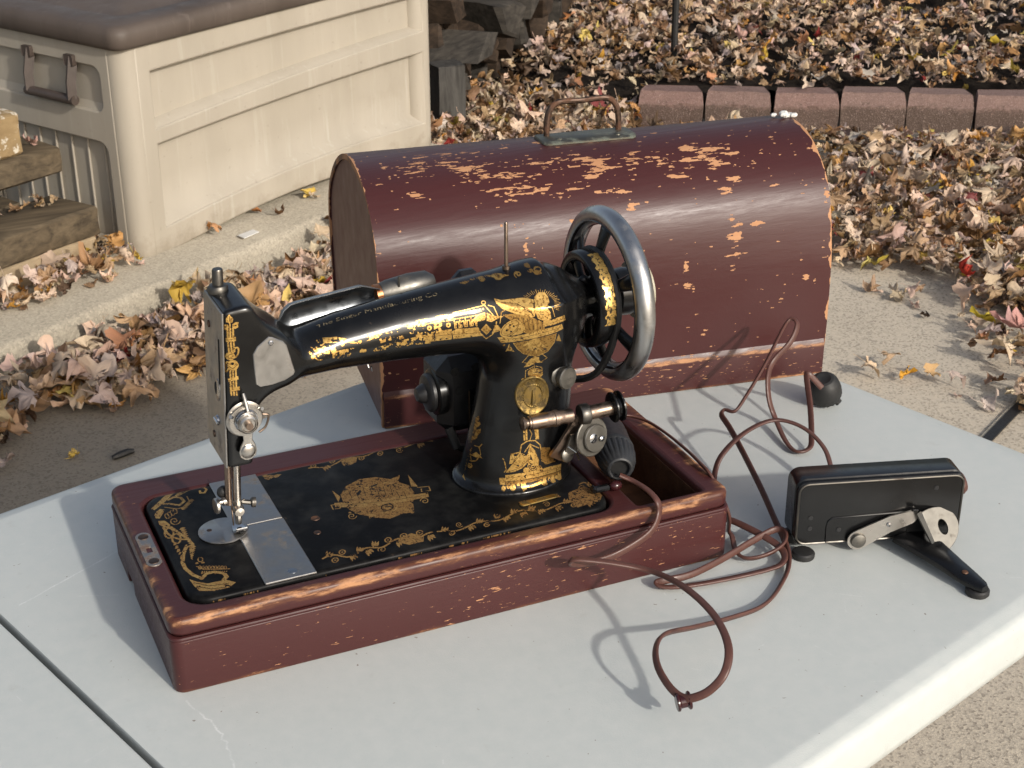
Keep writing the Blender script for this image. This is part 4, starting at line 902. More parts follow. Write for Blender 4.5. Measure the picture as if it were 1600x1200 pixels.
s 0.55 0.8 315.9,26.2,317.2,27.2,318.6,27.5,319.7,27.1,320.4,26.2,320.7,24.8,320.5,23.4,319.9,22.1,319,21.1,318.1,20.5,317.2,20.4,316.5,20.8,316.1,21.5,316,22.4,316.2,23.3,316.7,24,317.2,24.5,317.7,24.7,318.2,24.6,318.5,24.3,318.6,23.9,318.5,23.5,318.3,23.2
p 0.440271 0 323.7,16.8,321.7,13.5,321.3,10.7,321.7,7.4,323.7,11.5,324.5,14.4
p 0.525053 0 325.3,16.8,323.9,13.6,324,11.4,325,9.2,326.3,13,326.5,15.4
p 0.545566 0 326.8,16.9,326.1,13.8,326.7,12.2,328.4,11.1,328.8,14.6,328.5,16.5
p 0.440946 0 332.2,17,334.6,19.5,335.8,22.4,336.6,26.7,333.8,23.2,332.4,20.3
p 0.558892 0 333.7,17.1,336,18.6,337.4,21,338.8,25,336.1,22.6,334.5,20.3
p 0.550065 0 335.3,17.1,337.3,17.7,339,19.6,340.9,23.2,338.4,21.9,336.6,20.3
s 0.495 1.2 341.5,12.7,341.2,11.9,340.7,11.1,340,10.5,339.3,10,338.6,9.7,337.9,9.6,337.3,9.7,336.8,10,336.5,10.6,336.3,11.2,336.4,12,336.7,12.8,337.1,13.6,337.7,14.3,338.4,14.9,339.1,15.3,339.8,15.5,340.5,15.5,341.1,15.3,341.5,14.8,341.7,14.2,341.7,13.5,341.5,12.7
d 0.55 0.9 339,12.5
p 0.55 0 181.4,23,193.9,26.5,201.6,17.5,198.6,9.8,185.8,10.1,179.1,16.8
p 0.35 0 343.9,33.9,361.3,38.2,371.3,21.5,363,9.3,340.2,7.8,338.3,20.4
s 0.5 1.4 361.8,26,360.8,23.6,359.1,21.4,357,19.3,354.5,17.6,351.8,16.4,349.2,15.7,346.8,15.7,344.9,16.3,343.4,17.4,342.6,19.1,342.6,21.1,343.2,23.4,344.5,25.7,346.4,27.9,348.7,29.8,351.3,31.3,354,32.3,356.6,32.7,358.8,32.4,360.6,31.5,361.7,30.1,362.1,28.2,361.8,26
s 0.4 1.6 340.8,8.1,343.4,9.7,346.3,12.5,349,14.5,351,14.3,352.4,12.3,353.7,10.1,355.6,9.6,358.2,11.3,361.2,14.1,362.5,15.3,362.6,16.3,365.1,20,367.7,23.7,369.2,27.3,369.4,30.6,368.7,33.5,366.8,33.1,365.8,35,365.8,38.7,365.9,42.4,364.9,44.5,362.7,44.6,359.8,43.6
p 0.321334 0 345.2,11.4,347.7,13.9,348.8,16.9,349.5,21,346.7,17.4,345.3,14.6
p 0.348733 0 346.8,11.5,349.1,13.1,350.5,15.6,351.8,19.5,349.1,17,347.5,14.7
p 0.365302 0 348.5,11.7,350.5,12.4,352.2,14.4,354.1,18,351.5,16.6,349.7,14.8
p 0.347927 0 352.2,12.1,350.1,8.7,349.8,6,350.3,2.8,352.3,7,353.1,9.9
p 0.321368 0 353.8,12.3,352.4,9,352.6,6.9,353.7,4.8,354.9,8.7,355.1,11
p 0.371656 0 355.4,12.4,354.7,9.4,355.4,7.9,357.2,6.9,357.6,10.3,357.2,12.2
s 0.36 1.2 363.3,17.7,362.9,16.9,362.4,16.2,361.7,15.5,361,15,360.2,14.7,359.5,14.6,358.9,14.7,358.4,15.1,358.1,15.6,358,16.3,358.1,17,358.3,17.9,358.8,18.7,359.4,19.4,360.1,20,360.9,20.4,361.6,20.6,362.3,20.6,362.8,20.3,363.2,19.9,363.5,19.3,363.5,18.6,363.3,17.7
d 0.4 0.9 360.7,17.6
p 0.382721 0 364.6,18.3,366.2,17,368.3,18.2,371.3,21.2,369,21.9,367,21.3
p 0.377407 0 365.5,20.9,367.3,20.7,369.2,22.3,371.7,25.7,369.2,25.3,367.3,24
p 0.386643 0 366.3,23.6,368.4,24.4,370.1,26.5,372,30.3,369.4,28.7,367.6,26.8
p 0.404183 0 368.2,29.7,367.6,32.3,365.8,32.3,362.8,30.8,364.1,28.4,365.6,27.8
p 0.368321 0 369.1,32.4,369.1,35.3,367.9,36.1,365.4,35.7,365.9,32.8,366.9,31.6
p 0.418192 0 369.9,35.2,370.7,38.3,369.9,39.8,368.1,40.7,367.7,37.2,368.1,35.3
s 0.36 1.2 372.6,42,372.2,41.2,371.7,40.4,371,39.7,370.2,39.2,369.5,38.9,368.7,38.8,368.1,38.9,367.6,39.2,367.3,39.8,367.2,40.5,367.3,41.3,367.6,42.1,368,42.9,368.7,43.7,369.4,44.3,370.1,44.7,370.9,45,371.6,44.9,372.2,44.7,372.6,44.3,372.8,43.6,372.8,42.9,372.6,42
d 0.4 0.9 370,41.9
s 0.4 0.8 355.5,33.9,355.6,35.7,356.1,37.4,357.1,38.9,358.3,40,359.6,40.4,360.6,40.2,361.4,39.5,361.7,38.5,361.5,37.2,361.1,36,360.3,35.1,359.5,34.5,358.8,34.4,358.2,34.6,357.8,35.1,357.7,35.8,357.9,36.5,358.2,37.1,358.6,37.5,359,37.6,359.3,37.6,359.5,37.4
s 0.6 1.8 149.9,170.8,154.8,170,159.4,167.6,164.2,165.9,169.3,166.3,175,169,180.8,172.5,186.4,174.7,191.5,174.5,196.4,172.8,201.3,171.5,206.7,172,212.5,174.8,218.5,178,224.2,179.6,229.2,178.7,233.8,175.7,238.3,173.1,243.6,172.8,249.5,174.8,255.5,177.2,261.2,178.2,266.1,176.6,270.6,173.5
s 0.54 1.2 157.2,173.4,156.9,172.5,156.5,171.7,156,170.9,155.4,170.4,154.7,170,154.1,169.9,153.5,170,153,170.3,152.6,170.9,152.4,171.6,152.4,172.4,152.6,173.3,152.9,174.2,153.4,175,154,175.7,154.6,176.1,155.3,176.4,155.9,176.4,156.4,176.2,156.9,175.7,157.1,175.1,157.2,174.3,157.2,173.4
d 0.6 0.9 154.8,173.1
p 0.483506 0 162.9,168.7,161.4,165,161.3,162,162.1,158.4,163.5,163,164,166.2
p 0.563379 0 164.5,168.8,163.5,165.2,163.9,162.9,165.2,160.5,165.9,164.8,165.9,167.4
p 0.610488 0 166.1,168.9,165.7,165.4,166.5,163.8,168.3,162.7,168.3,166.6,167.8,168.6
s 0.54 1.2 175.6,174.9,175.3,174,174.9,173.2,174.3,172.4,173.7,171.8,173.1,171.5,172.4,171.3,171.8,171.5,171.3,171.8,171,172.4,170.8,173.1,170.8,173.9,170.9,174.8,171.3,175.7,171.8,176.5,172.4,177.2,173,177.6,173.7,177.9,174.3,177.9,174.9,177.7,175.3,177.2,175.6,176.6,175.7,175.8,175.6,174.9
d 0.6 0.9 173.2,174.6
p 0.567377 0 181.5,170.6,179.9,166.8,179.9,163.8,180.8,160.5,182.2,165.2,182.6,168.3
p 0.482301 0 183.1,170.9,182.2,167.3,182.6,165.1,184,162.9,184.7,167.2,184.5,169.7
p 0.567727 0 184.7,171.2,184.4,167.8,185.3,166.3,187.2,165.4,187.1,169.2,186.5,171.2
s 0.6 0.8 193.7,175.3,192.4,174.4,191.2,174.4,190.2,175.1,189.6,176.3,189.5,177.9,189.7,179.5,190.4,180.9,191.2,181.8,192.1,182.3,193,182.1,193.6,181.6,193.9,180.7,193.9,179.6,193.6,178.7,193.2,177.9,192.6,177.5,192.1,177.4,191.7,177.5,191.5,177.9,191.5,178.4,191.5,178.9,191.7,179.2
s 0.54 1.2 201.9,169.4,201.7,168.5,201.2,167.6,200.7,166.9,200,166.3,199.3,166,198.7,165.8,198.1,165.9,197.6,166.3,197.2,166.8,197.1,167.6,197.1,168.4,197.3,169.3,197.6,170.2,198.1,171,198.7,171.6,199.4,172.1,200.1,172.4,200.7,172.4,201.3,172.2,201.7,171.7,202,171,202,170.3,201.9,169.4
d 0.6 0.9 199.5,169.1
s 0.6 0.8 212.5,187,213.6,186.3,214.3,185,214.5,183.3,214.3,181.6,213.6,180,212.6,178.9,211.6,178.3,210.7,178.4,210,178.9,209.6,179.9,209.5,181.1,209.8,182.2,210.3,183.1,210.9,183.7,211.5,183.9,212,183.8,212.4,183.4,212.5,182.8,212.4,182.2,212.2,181.7,211.9,181.3,211.7,181.2
s 0.54 1.2 220.6,170.9,220.4,170,219.9,169.2,219.3,168.4,218.7,167.8,218,167.5,217.3,167.3,216.7,167.4,216.2,167.8,215.9,168.4,215.7,169.1,215.7,169.9,215.9,170.8,216.3,171.7,216.8,172.5,217.4,173.2,218.1,173.7,218.8,173.9,219.4,173.9,220,173.7,220.4,173.3,220.7,172.6,220.8,171.8,220.6,170.9
d 0.6 0.9 218.2,170.6
p 0.62137 0 229,176.7,231.2,179.5,232.2,182.9,232.8,187.6,230.3,183.6,229,180.4
p 0.58578 0 230.6,176.9,232.7,178.6,234,181.4,235.2,185.8,232.7,183.1,231.2,180.5
p 0.612631 0 232.2,177,234.2,177.6,235.8,179.9,237.6,184,235.1,182.5,233.4,180.6
s 0.6 0.8 239,167.6,237.9,166.1,236.6,165.2,235.4,165.1,234.4,165.7,233.8,166.8,233.6,168.3,233.9,169.8,234.5,171.1,235.3,172.1,236.2,172.5,237,172.5,237.6,172,237.9,171.2,237.9,170.2,237.7,169.3,237.2,168.6,236.8,168.2,236.3,168.1,235.9,168.2,235.7,168.6,235.7,169,235.8,169.4
p 0.657944 0 247.4,175.5,249.8,178.1,251,181.4,251.8,186.3,249.1,182.5,247.7,179.4
p 0.620059 0 249,175.4,251.2,176.9,252.6,179.6,254,184,251.4,181.6,249.8,179.1
p 0.484527 0 250.6,175.3,252.6,175.6,254.2,177.7,256.2,181.8,253.7,180.6,252,178.9
p 0.62729 0 256.7,174.9,254.8,171.2,254.4,168.1,254.8,164.2,256.8,168.9,257.5,172.2
p 0.542032 0 258.3,174.9,257,171.2,257.1,168.7,258.2,166.1,259.4,170.5,259.6,173.3
p 0.537384 0 259.9,174.8,259.2,171.2,259.9,169.3,261.6,168,262,172.1,261.7,174.3
p 0.635521 0 266.1,174.6,268.5,177.2,269.7,180.6,270.5,185.4,267.8,181.6,266.4,178.4
p 0.507926 0 267.7,174.5,269.9,176,271.4,178.8,272.8,183.3,270.2,180.7,268.6,178.3
p 0.61947 0 269.4,174.5,271.3,174.8,273,177,275,181.1,272.5,179.9,270.8,178.1
p 0.65 0 182.2,177.8,190.7,179.2,196.1,171.5,192.2,163.2,184.3,160.3,180.2,168.7
p 0.4 0 297.2,37,334,36.4,334.9,29.9,298,30
s 0 0.4 298.7,33.6,332.9,32'''
def _prof(P, n=72):
    P = np.array(P, float)
    Q = []
    m = len(P)
    for i in range(m - 1):
        p1, p2 = P[i], P[i + 1]
        p0 = P[i - 1] if i else 2 * p1 - p2
        p3 = P[i + 2] if i + 2 < m else 2 * p2 - p1
        for k in range(8):
            t = k / 8
            Q.append(0.5 * (2 * p1 + (p2 - p0) * t + (2 * p0 - 5 * p1 + 4 * p2 - p3) * t * t + (3 * p1 - p0 - 3 * p2 + p3) * t ** 3))
    Q.append(P[-1]); Q = np.array(Q)
    d = np.r_[0, np.cumsum(np.hypot(*np.diff(Q, axis=0).T))]
    s = np.linspace(0, d[-1], n)
    return np.stack([np.interp(s, d, Q[:, 0]), np.interp(s, d, Q[:, 1])], 1)
PL = _prof([(0, 0), (-.002, .045), (-.004, .08), (-.007, .13), (-.008, .166), (-.004, .192), (.004, .211), (.017, .226), (.033, .2385), (.052, .248), (.081, .2545), (.110, .2565), (.145, .2535), (.183, .242), (.2226, .2224), (.2556, .198), (.279, .171), (.289, .14), (.289, .1), (.286, .05), (.283, 0)])
PR = _prof([(0, 0), (-.002, .045), (-.002, .08), (.000, .13), (.005, .16), (.012, .188), (.022, .211), (.036, .228), (.052, .240), (.068, .2495), (.09, .2565), (.118, .259), (.15, .255), (.183, .244), (.2226, .2234), (.2556, .198), (.279, .171), (.289, .14), (.289, .1), (.286, .05), (.283, 0)])
CHIPS = [(0.125, 0.4225, 0.03, 0.0141), (0.23, 0.4085, 0.04, 0.0085), (0.18, 0.4366, 0.025, 0.0128), (0.295, 0.3803, 0.055, 0.008), (0.305, 0.3662, 0.04, 0.0076), (0.34, 0.3521, 0.06, 0.0085), (0.26, 0.3521, 0.025, 0.0056), (0.1, 0.3662, 0.015, 0.0047), (0.375, 0.4085, 0.04, 0.0064), (0.41, 0.3521, 0.035, 0.0056), (0.5, 0.3944, 0.05, 0.0169), (0.46, 0.3521, 0.02, 0.007), (0.495, 0.338, 0.035, 0.0056), (0.595, 0.3944, 0.03, 0.0047), (0.635, 0.3803, 0.04, 0.0056), (0.72, 0.4085, 0.035, 0.0056), (0.755, 0.3944, 0.06, 0.0161), (0.8, 0.3803, 0.02, 0.0141), (0.76, 0.3662, 0.04, 0.0056), (0.665, 0.3521, 0.02, 0.0), (0.785, 0.338, 0.015, 0.007), (0.755, 0.3239, 0.015, 0.0047), (0.87, 0.3803, 0.015, 0.0047), (0.845, 0.3662, 0.015, 0.0047), (0.585, 0.4085, 0.015, 0.0047), (0.485, 0.3662, 0.015, 0.0064), (0.31, 0.2676, 0.0, 0.0099), (0.775, 0.2394, 0.015, 0.0221), (0.785, 0.2535, 0.005, 0.008), (0.66, 0.2113, 0.005, 0.008), (0.665, 0.1831, 0.01, 0.0064), (0.68, 0.169, 0.005, 0.0056), (0.42, 0.4789, 0.04, 0.0094), (0.88, 0.3239, 0.01, 0.0064), (0.82, 0.2676, 0.015, 0.0047), (0.545, 0.3099, 0.01, 0.0056), (0.2, 0.4648, 0.055, 0.0047), (0.055, 0.4366, 0.01, 0.0035), (0.06, 0.4085, 0.005, 0.0035), (0.94, 0.169, 0.005, 0.0047), (0.575, 0.1549, 0.005, 0.0), (0.71, 0.0986, 0.005, 0.0047), (0.99, 0.3099, 0.01, 0.0188), (0.885, 0.1408, 0.005, 0.0056)]
POWER = [ (0.3880, 0.0220, 0.0137), (0.3980, 0.0142, 0.0090), (0.4017, -0.0047, 0.0089), (0.4028, -0.0202, 0.0059), (0.4032, -0.0235, -0.0033), (0.3950, -0.0300, -0.0131), (0.3794, -0.0340, -0.0204), (0.3509, -0.0360, -0.0280), (0.3255, -0.0380, -0.0267), (0.3115, -0.0420, -0.0207), (0.3071, -0.0470, -0.0142), (0.3123, -0.0520, -0.0114), (0.3401, -0.0620, -0.0166), (0.3678, -0.0780, -0.0228), (0.3710, -0.1246, -0.0116), (0.3708, -0.1696, -0.0096), (0.3614, -0.2073, -0.0116), (0.3492, -0.2240, -0.0216), (0.3367, -0.2249, -0.0336), (0.3260, -0.2202, -0.0406), (0.3201, -0.2124, -0.0441), (0.3162, -0.1986, -0.0416), (0.3174, -0.1781, -0.0366), (0.3265, -0.1592, -0.0336), (0.3433, -0.1446, -0.0356), (0.3780, -0.1314, -0.0476), (0.4206, -0.1172, -0.0596), (0.4624, -0.1060, -0.0646), (0.5002, -0.0776, -0.0656), (0.5198, -0.0555, -0.0636), (0.5283, -0.0344, -0.0576), (0.5355, -0.0080, -0.0536), (0.5497, 0.0390, -0.0476), (0.5654, 0.0995, -0.0396), (0.5761, 0.1415, -0.0356), (0.5811, 0.1660, -0.0336), (0.5885, 0.1710, -0.0316), (0.5929, 0.1598, -0.0296), (0.6094, 0.1670, -0.0196), (0.6444, 0.1886, 0.0004), (0.6876, 0.2221, 0.0224), (0.6987, 0.2242, 0.0284), (0.6996, 0.2153, 0.0244), (0.6866, 0.2068, 0.0104), (0.6664, 0.2062, -0.0076), (0.6548, 0.1963, -0.0196), (0.6506, 0.1848, -0.0396), (0.6531, 0.1742, -0.0576), (0.6430, 0.1385, -0.0646), (0.6419, 0.1168, -0.0656), (0.6572, 0.1168, -0.0646), (0.6667, 0.1285, -0.0576), (0.6810, 0.1547, -0.0396), (0.6930, 0.1824, -0.0196), (0.6965, 0.1819, -0.0186), (0.7094, 0.1765, -0.0336) ]
PEDAL = [ (0.6823, -0.0596, -0.0096), (0.6826, -0.0716, -0.0036), (0.6837, -0.0799, -0.0076), (0.6863, -0.0808, -0.0196), (0.7098, -0.0396, -0.0396), (0.7090, 0.0041, -0.0576), (0.6767, 0.0305, -0.0636), (0.6331, 0.0329, -0.0576), (0.6316, 0.0430, -0.0476), (0.6373, 0.0660, -0.0356), (0.6314, 0.0952, -0.0256), (0.6102, 0.1144, -0.0216), (0.5747, 0.1103, -0.0256), (0.5422, 0.0975, -0.0356), (0.5289, 0.0893, -0.0496), (0.5123, 0.0618, -0.0576), (0.4997, 0.0269, -0.0576), (0.5037, 0.0088, -0.0556), (0.5129, -0.0201, -0.0556), (0.5203, -0.0428, -0.0596), (0.5124, -0.0575, -0.0626), (0.4950, -0.0600, -0.0646), (0.4508, -0.0573, -0.0651), (0.4152, -0.0524, -0.0651), (0.3975, -0.0455, -0.0651), (0.3943, -0.0399, -0.0636), (0.4017, -0.0422, -0.0616), (0.4266, -0.0433, -0.0616), (0.4648, -0.0336, -0.0606), (0.5044, -0.0230, -0.0566), (0.5271, -0.0210, -0.0526), (0.5313, -0.0302, -0.0526), (0.5233, -0.0399, -0.0566), (0.5051, -0.0436, -0.0606), (0.4872, -0.0385, -0.0636), (0.4841, -0.0241, -0.0636), (0.4930, -0.0027, -0.0616), (0.4920, 0.0028, -0.0576), (0.4827, -0.0094, -0.0300), (0.4752, 0.0098, -0.0020), (0.4736, 0.0267, 0.0030), (0.4753, 0.0528, 0.0030), (0.4743, 0.0870, 0.0035), (0.4702, 0.1167, 0.0040), (0.4601, 0.1302, 0.0060), (0.4477, 0.1330, 0.0080), (0.4332, 0.1249, 0.0100), (0.4227, 0.1138, 0.0100) ]
# ------------------------------------------------------------------ painted marks drawn into small rasters (gold transfers, scuffs, chipped lacquer)
class Raster:
    def __init__(s, x0, x1, y0, y1, ppm):
        s.x0, s.y0, s.ppm = x0, y0, ppm
        s.w, s.h = int((x1 - x0) * ppm), int((y1 - y0) * ppm)
        s.a = np.zeros((s.h, s.w), np.float32)
    def _win(s, P, m=0):
        i0 = max(int((P[:, 0].min() - m - s.x0) * s.ppm) - 1, 0); i1 = min(int((P[:, 0].max() + m - s.x0) * s.ppm) + 2, s.w)
        j0 = max(int((P[:, 1].min() - m - s.y0) * s.ppm) - 1, 0); j1 = min(int((P[:, 1].max() + m - s.y0) * s.ppm) + 2, s.h)
        if i1 <= i0 or j1 <= j0: return None
        X, Y = np.meshgrid((np.arange(i0, i1) + .5) / s.ppm + s.x0, (np.arange(j0, j1) + .5) / s.ppm + s.y0)
        return slice(j0, j1), slice(i0, i1), X, Y
    def poly(s, P, lv):
        P = np.array(P, float)
        if len(P) < 3: return
        w = s._win(P)
        if w is None: return
        J, I, X, Y = w
        ins = np.zeros(X.shape, bool)
        for a, b in zip(P, np.roll(P, -1, 0)):
            if a[1] == b[1]: continue
            c = (a[1] > Y) != (b[1] > Y)
            ins ^= c & (X < (b[0] - a[0]) * (Y - a[1]) / (b[1] - a[1]) + a[0])
        s.a[J, I][ins] = lv
    def stroke(s, P, wd, lv):
        P = np.array(P, float)
        for a, b in zip(P, P[1:]):
            w = s._win(np.array([a, b]), wd)
            if w is None: continue
            J, I, X, Y = w
            v = b - a; L = max(v @ v, 1e-9)
            t = np.clip(((X - a[0]) * v[0] + (Y - a[1]) * v[1]) / L, 0, 1)
            d = np.hypot(X - a[0] - t * v[0], Y - a[1] - t * v[1])
            s.a[J, I][d < wd / 2] = lv
    def marks(s, txt):
        for ln in txt.strip().split('\n'):
            k, lv, w, pts = ln.split(' ')
            P = np.array([float(q) for q in pts.split(',')]).reshape(-1, 2)
            lv, w = float(lv), float(w)
            if k == 'p': s.poly(P, lv)
            elif k == 's': s.stroke(P, w, lv)
            else: s.poly([(P[0][0] + w * cos(t * pi / 8), P[0][1] + w * sin(t * pi / 8)) for t in range(16)], lv)

def vnoise(h, w, sx, sy, rs):
    """smooth value noise, sx by sy cells"""
    g = rs.rand(int(sy) + 2, int(sx) + 2)
    yy = np.linspace(0, int(sy) - 1e-3, h); xx = np.linspace(0, int(sx) - 1e-3, w)
    j = yy.astype(int); i = xx.astype(int)
    fy = (yy - j)[:, None]; fx = (xx - i)[None, :]
    fy = fy * fy * (3 - 2 * fy); fx = fx * fx * (3 - 2 * fx)
    a = g[np.ix_(j, i)]; b = g[np.ix_(j, i + 1)]; c = g[np.ix_(j + 1, i)]; d = g[np.ix_(j + 1, i + 1)]
    return (a * (1 - fx) + b * fx) * (1 - fy) + (c * (1 - fx) + d * fx) * fy

def fbm(h, w, sx, sy, rs, o=4):
    t, amp, tot = 0, 1.0, 0
    for k in range(o):
        t = t + amp * vnoise(h, w, sx * 2 ** k, sy * 2 ** k, rs); tot += amp; amp *= .55
    return t / tot

def to_image(name, a):
    h, w = a.shape
    im = bpy.data.images.new(name, w, h, alpha=False, float_buffer=False)
    im.colorspace_settings.name = 'Non-Color'
    px = np.ones((h, w, 4), np.float32)
    px[:, :, :3] = np.clip(a, 0, 1)[:, :, None]
    im.pixels.foreach_set(px.ravel())
    im.update(); im.pack()
    return im

# ------------------------------------------------------------------ materials
class NT:
    def __init__(s, name):
        s.m = bpy.data.materials.new(name); s.m.use_nodes = True
        s.t = s.m.node_tree
        s.b = s.t.nodes['Principled BSDF']
        s._co = None
    def n(s, typ, ins=None, **kw):
        nd = s.t.nodes.new(typ)
        for k, v in kw.items(): setattr(nd, k, v)
        for k, v in (ins or {}).items(): s.set(nd.inputs[k], v)
        return nd
    def set(s, inp, v):
        if isinstance(v, bpy.types.NodeSocket): s.t.links.new(v, inp)
        elif isinstance(v, bpy.types.Node): s.t.links.new(v.outputs[0], inp)
        else:
            if isinstance(v, tuple) and len(v) == 3 and inp.type == 'RGBA': v = (*v, 1)
            inp.default_value = v
    def co(s, sc=(1, 1, 1)):
        if s._co is None: s._co = s.n('ShaderNodeTexCoord')
        mp = s.n('ShaderNodeMapping'); s.t.links.new(s._co.outputs['Object'], mp.inputs[0]); mp.inputs['Scale'].default_value = sc
        return mp.outputs[0]
    def noise(s, scale, sc=(1, 1, 1), det=4, rough=.55, dist=0):
        return s.n('ShaderNodeTexNoise', {'Vector': s.co(sc), 'Scale': scale, 'Detail': det, 'Roughness': rough, 'Distortion': dist}).outputs['Fac']
    def ramp(s, f, a, b, lo=0.0, hi=1.0):
        nd = s.n('ShaderNodeMapRange', {'Value': f, 'From Min': a, 'From Max': b, 'To Min': lo, 'To Max': hi}); nd.clamp = True
        return nd.outputs[0]
    def math(s, op, a, b=0.0, c=None):
        nd = s.n('ShaderNodeMath', operation=op); s.set(nd.inputs[0], a); s.set(nd.inputs[1], b)
        if c is not None: s.set(nd.inputs[2], c)
        return nd.outputs[0]
    def mix(s, f, a, b):
        nd = s.n('ShaderNodeMix', data_type='RGBA')
        s.set(nd.inputs[0], f); s.set(nd.inputs[6], a); s.set(nd.inputs[7], b)
        return nd.outputs[2]
    def bump(s, h, st=.2, d=.001, prev=None):
        nd = s.n('ShaderNodeBump', {'Strength': st, 'Distance': d, 'Height': h})
        if prev is not None: s.set(nd.inputs['Normal'], prev)
        s.set(s.b.inputs['Normal'], nd.outputs[0])
        return nd.outputs[0]
    def xyz(s):
        nd = s.n('ShaderNodeSeparateXYZ', {0: s.co()})
        return nd.outputs
    def p(s, **kw):
        for k, v in kw.items():
            s.set(s.b.inputs[{'base': 'Base Color', 'rough': 'Roughness', 'metal': 'Metallic', 'spec': 'Specular IOR Level', 'coat': 'Coat Weight', 'coatr': 'Coat Roughness', 'sub': 'Subsurface Weight'}[k]], v)
        return s

def simple(name, c, rough=.5, metal=0.0, var=.25, vscale=60, bump=0, bscale=300, spec=.5):
    m = NT(name)
    f = m.noise(vscale, det=5)
    d = tuple(max(0, q * (1 - var)) for q in c); l = tuple(q * (1 + var) for q in c)
    m.p(base=m.mix(f, d, l), rough=m.ramp(m.noise(vscale * 1.7), .3, .7, rough * .8, min(1, rough * 1.25)), metal=metal, spec=spec)
    if bump: m.bump(m.noise(bscale), bump, .001)
    return m.m

CHIP_A, CHIP_B = (.36, .165, .075), (.52, .28, .145)
def lacquer(name, edge=None, image=None, dens=.705, streak=(14, 90, 90)):
    """dark red-brown lacquer over orange wood, chipped along the grain"""
    m = NT(name)
    f = m.noise(5, det=5)
    f2 = m.noise(3, streak, det=5)
    col = m.mix(f, (.045, .0128, .0126), (.063, .0185, .0178))
    col = m.mix(m.ramp(f2, .35, .75, 0, .6), col, (.056, .0160, .0155))
    n1 = m.noise(5.5, streak, det=6, rough=.62, dist=.3)
    n2 = m.noise(3.2, (1, 1.4, 1.4), det=2)
    v = m.math('ADD', n1, m.math('MULTIPLY', m.math('SUBTRACT', n2, .5), .22))
    ch = m.ramp(v, dens, dens + .012)
    if edge is not None:
        e = edge(m)
        w = m.math('ADD', m.math('MULTIPLY', e, .30), m.noise(15, (1.0, 4, 4), det=8, rough=.72))
        ch = m.math('MAXIMUM', ch, m.ramp(w, .70, .80))
        rub = m.math('MULTIPLY', m.ramp(w, .58, .76), m.ramp(e, .08, .4))
        col = m.mix(m.math('MULTIPLY', rub, .75), col, (.17, .070, .030))
    if image is not None:
        uv = m.n('ShaderNodeUVMap')
        im = m.n('ShaderNodeTexImage', {'Vector': uv.outputs[0]}, image=image, interpolation='Linear')
        ch = m.math('MAXIMUM', m.math('MULTIPLY', ch, .0), m.ramp(im.outputs[0], .45, .6))
    wood = m.mix(m.noise(22, (.25, 2, 2), det=5), CHIP_A, CHIP_B)
    grain = m.noise(26, (.35, 9, 9), det=6, rough=.7)
    m.p(base=m.mix(ch, col, wood), rough=m.math('ADD', m.ramp(grain, .3, .75, .30, .50), m.math('MULTIPLY', ch, .35)), spec=.36)
    h = m.math('SUBTRACT', m.math('MULTIPLY', m.ramp(grain, .42, .6), .35), ch)
    m.bump(h, .16, .0006)
    return m.m

def gold_on_black(name, image, bright, dark, dust=0.0, metal=.85):
    m = NT(name)
    uv = m.n('ShaderNodeUVMap')
    im = m.n('ShaderNodeTexImage', {'Vector': uv.outputs[0]}, image=image, interpolation='Linear')
    wear = m.ramp(m.noise(420, det=3), .24, .30)
    wear2 = m.ramp(m.noise(120, det=5), .27, .34)
    a = m.math('MULTIPLY', m.ramp(im.outputs[0], .10, .22), m.math('MULTIPLY', wear, wear2))
    lev = m.ramp(im.outputs[0], .3, 1.0)
    n = m.noise(180, det=5)
    g = m.mix(m.math('MULTIPLY', lev, m.ramp(n, .25, .7, .45, 1)), dark, bright)
    dn = m.noise(45, det=6)
    blk = m.mix(m.ramp(dn, .45, .8), (.0040, .0040, .0042), (.011 + dust * .018, .011 + dust * .0175, .0105 + dust * .016))
    spots = m.ramp(m.noise(95, det=2), .74, .80)
    blk = m.mix(m.math('MULTIPLY', spots, .4), blk, (.07, .05, .035))
    r = m.ramp(m.noise(30, det=6), .3, .75, .13 + dust * .35, .31 + dust * .5)
    m.p(base=m.mix(a, blk, g), metal=m.math('MULTIPLY', a, metal), rough=m.math('ADD', r, m.math('MULTIPLY', a, .16)), spec=.42 - dust * .75)
    m.bump(m.noise(240, det=4), .06 + dust * .1, .0006)
    return m.m

def metal_mat(name, c, rough, stain=(.16, .09, .05), amt=.35, thr=.56, sc=55):
    m = NT(name)
    s = m.ramp(m.noise(sc, det=6, rough=.65), thr, thr + .16, 0, amt)
    v = m.mix(m.noise(220, det=4), tuple(q * .82 for q in c), c)
    m.p(base=m.mix(s, v, stain), metal=m.math('SUBTRACT', 1.0, m.math('MULTIPLY', s, .7)), rough=m.math('ADD', m.ramp(m.noise(90, det=5), .3, .7, rough * .75, rough * 1.35), m.math('MULTIPLY', s, .4)))
    m.bump(m.noise(500, det=3), .05, .0004)
    return m.m

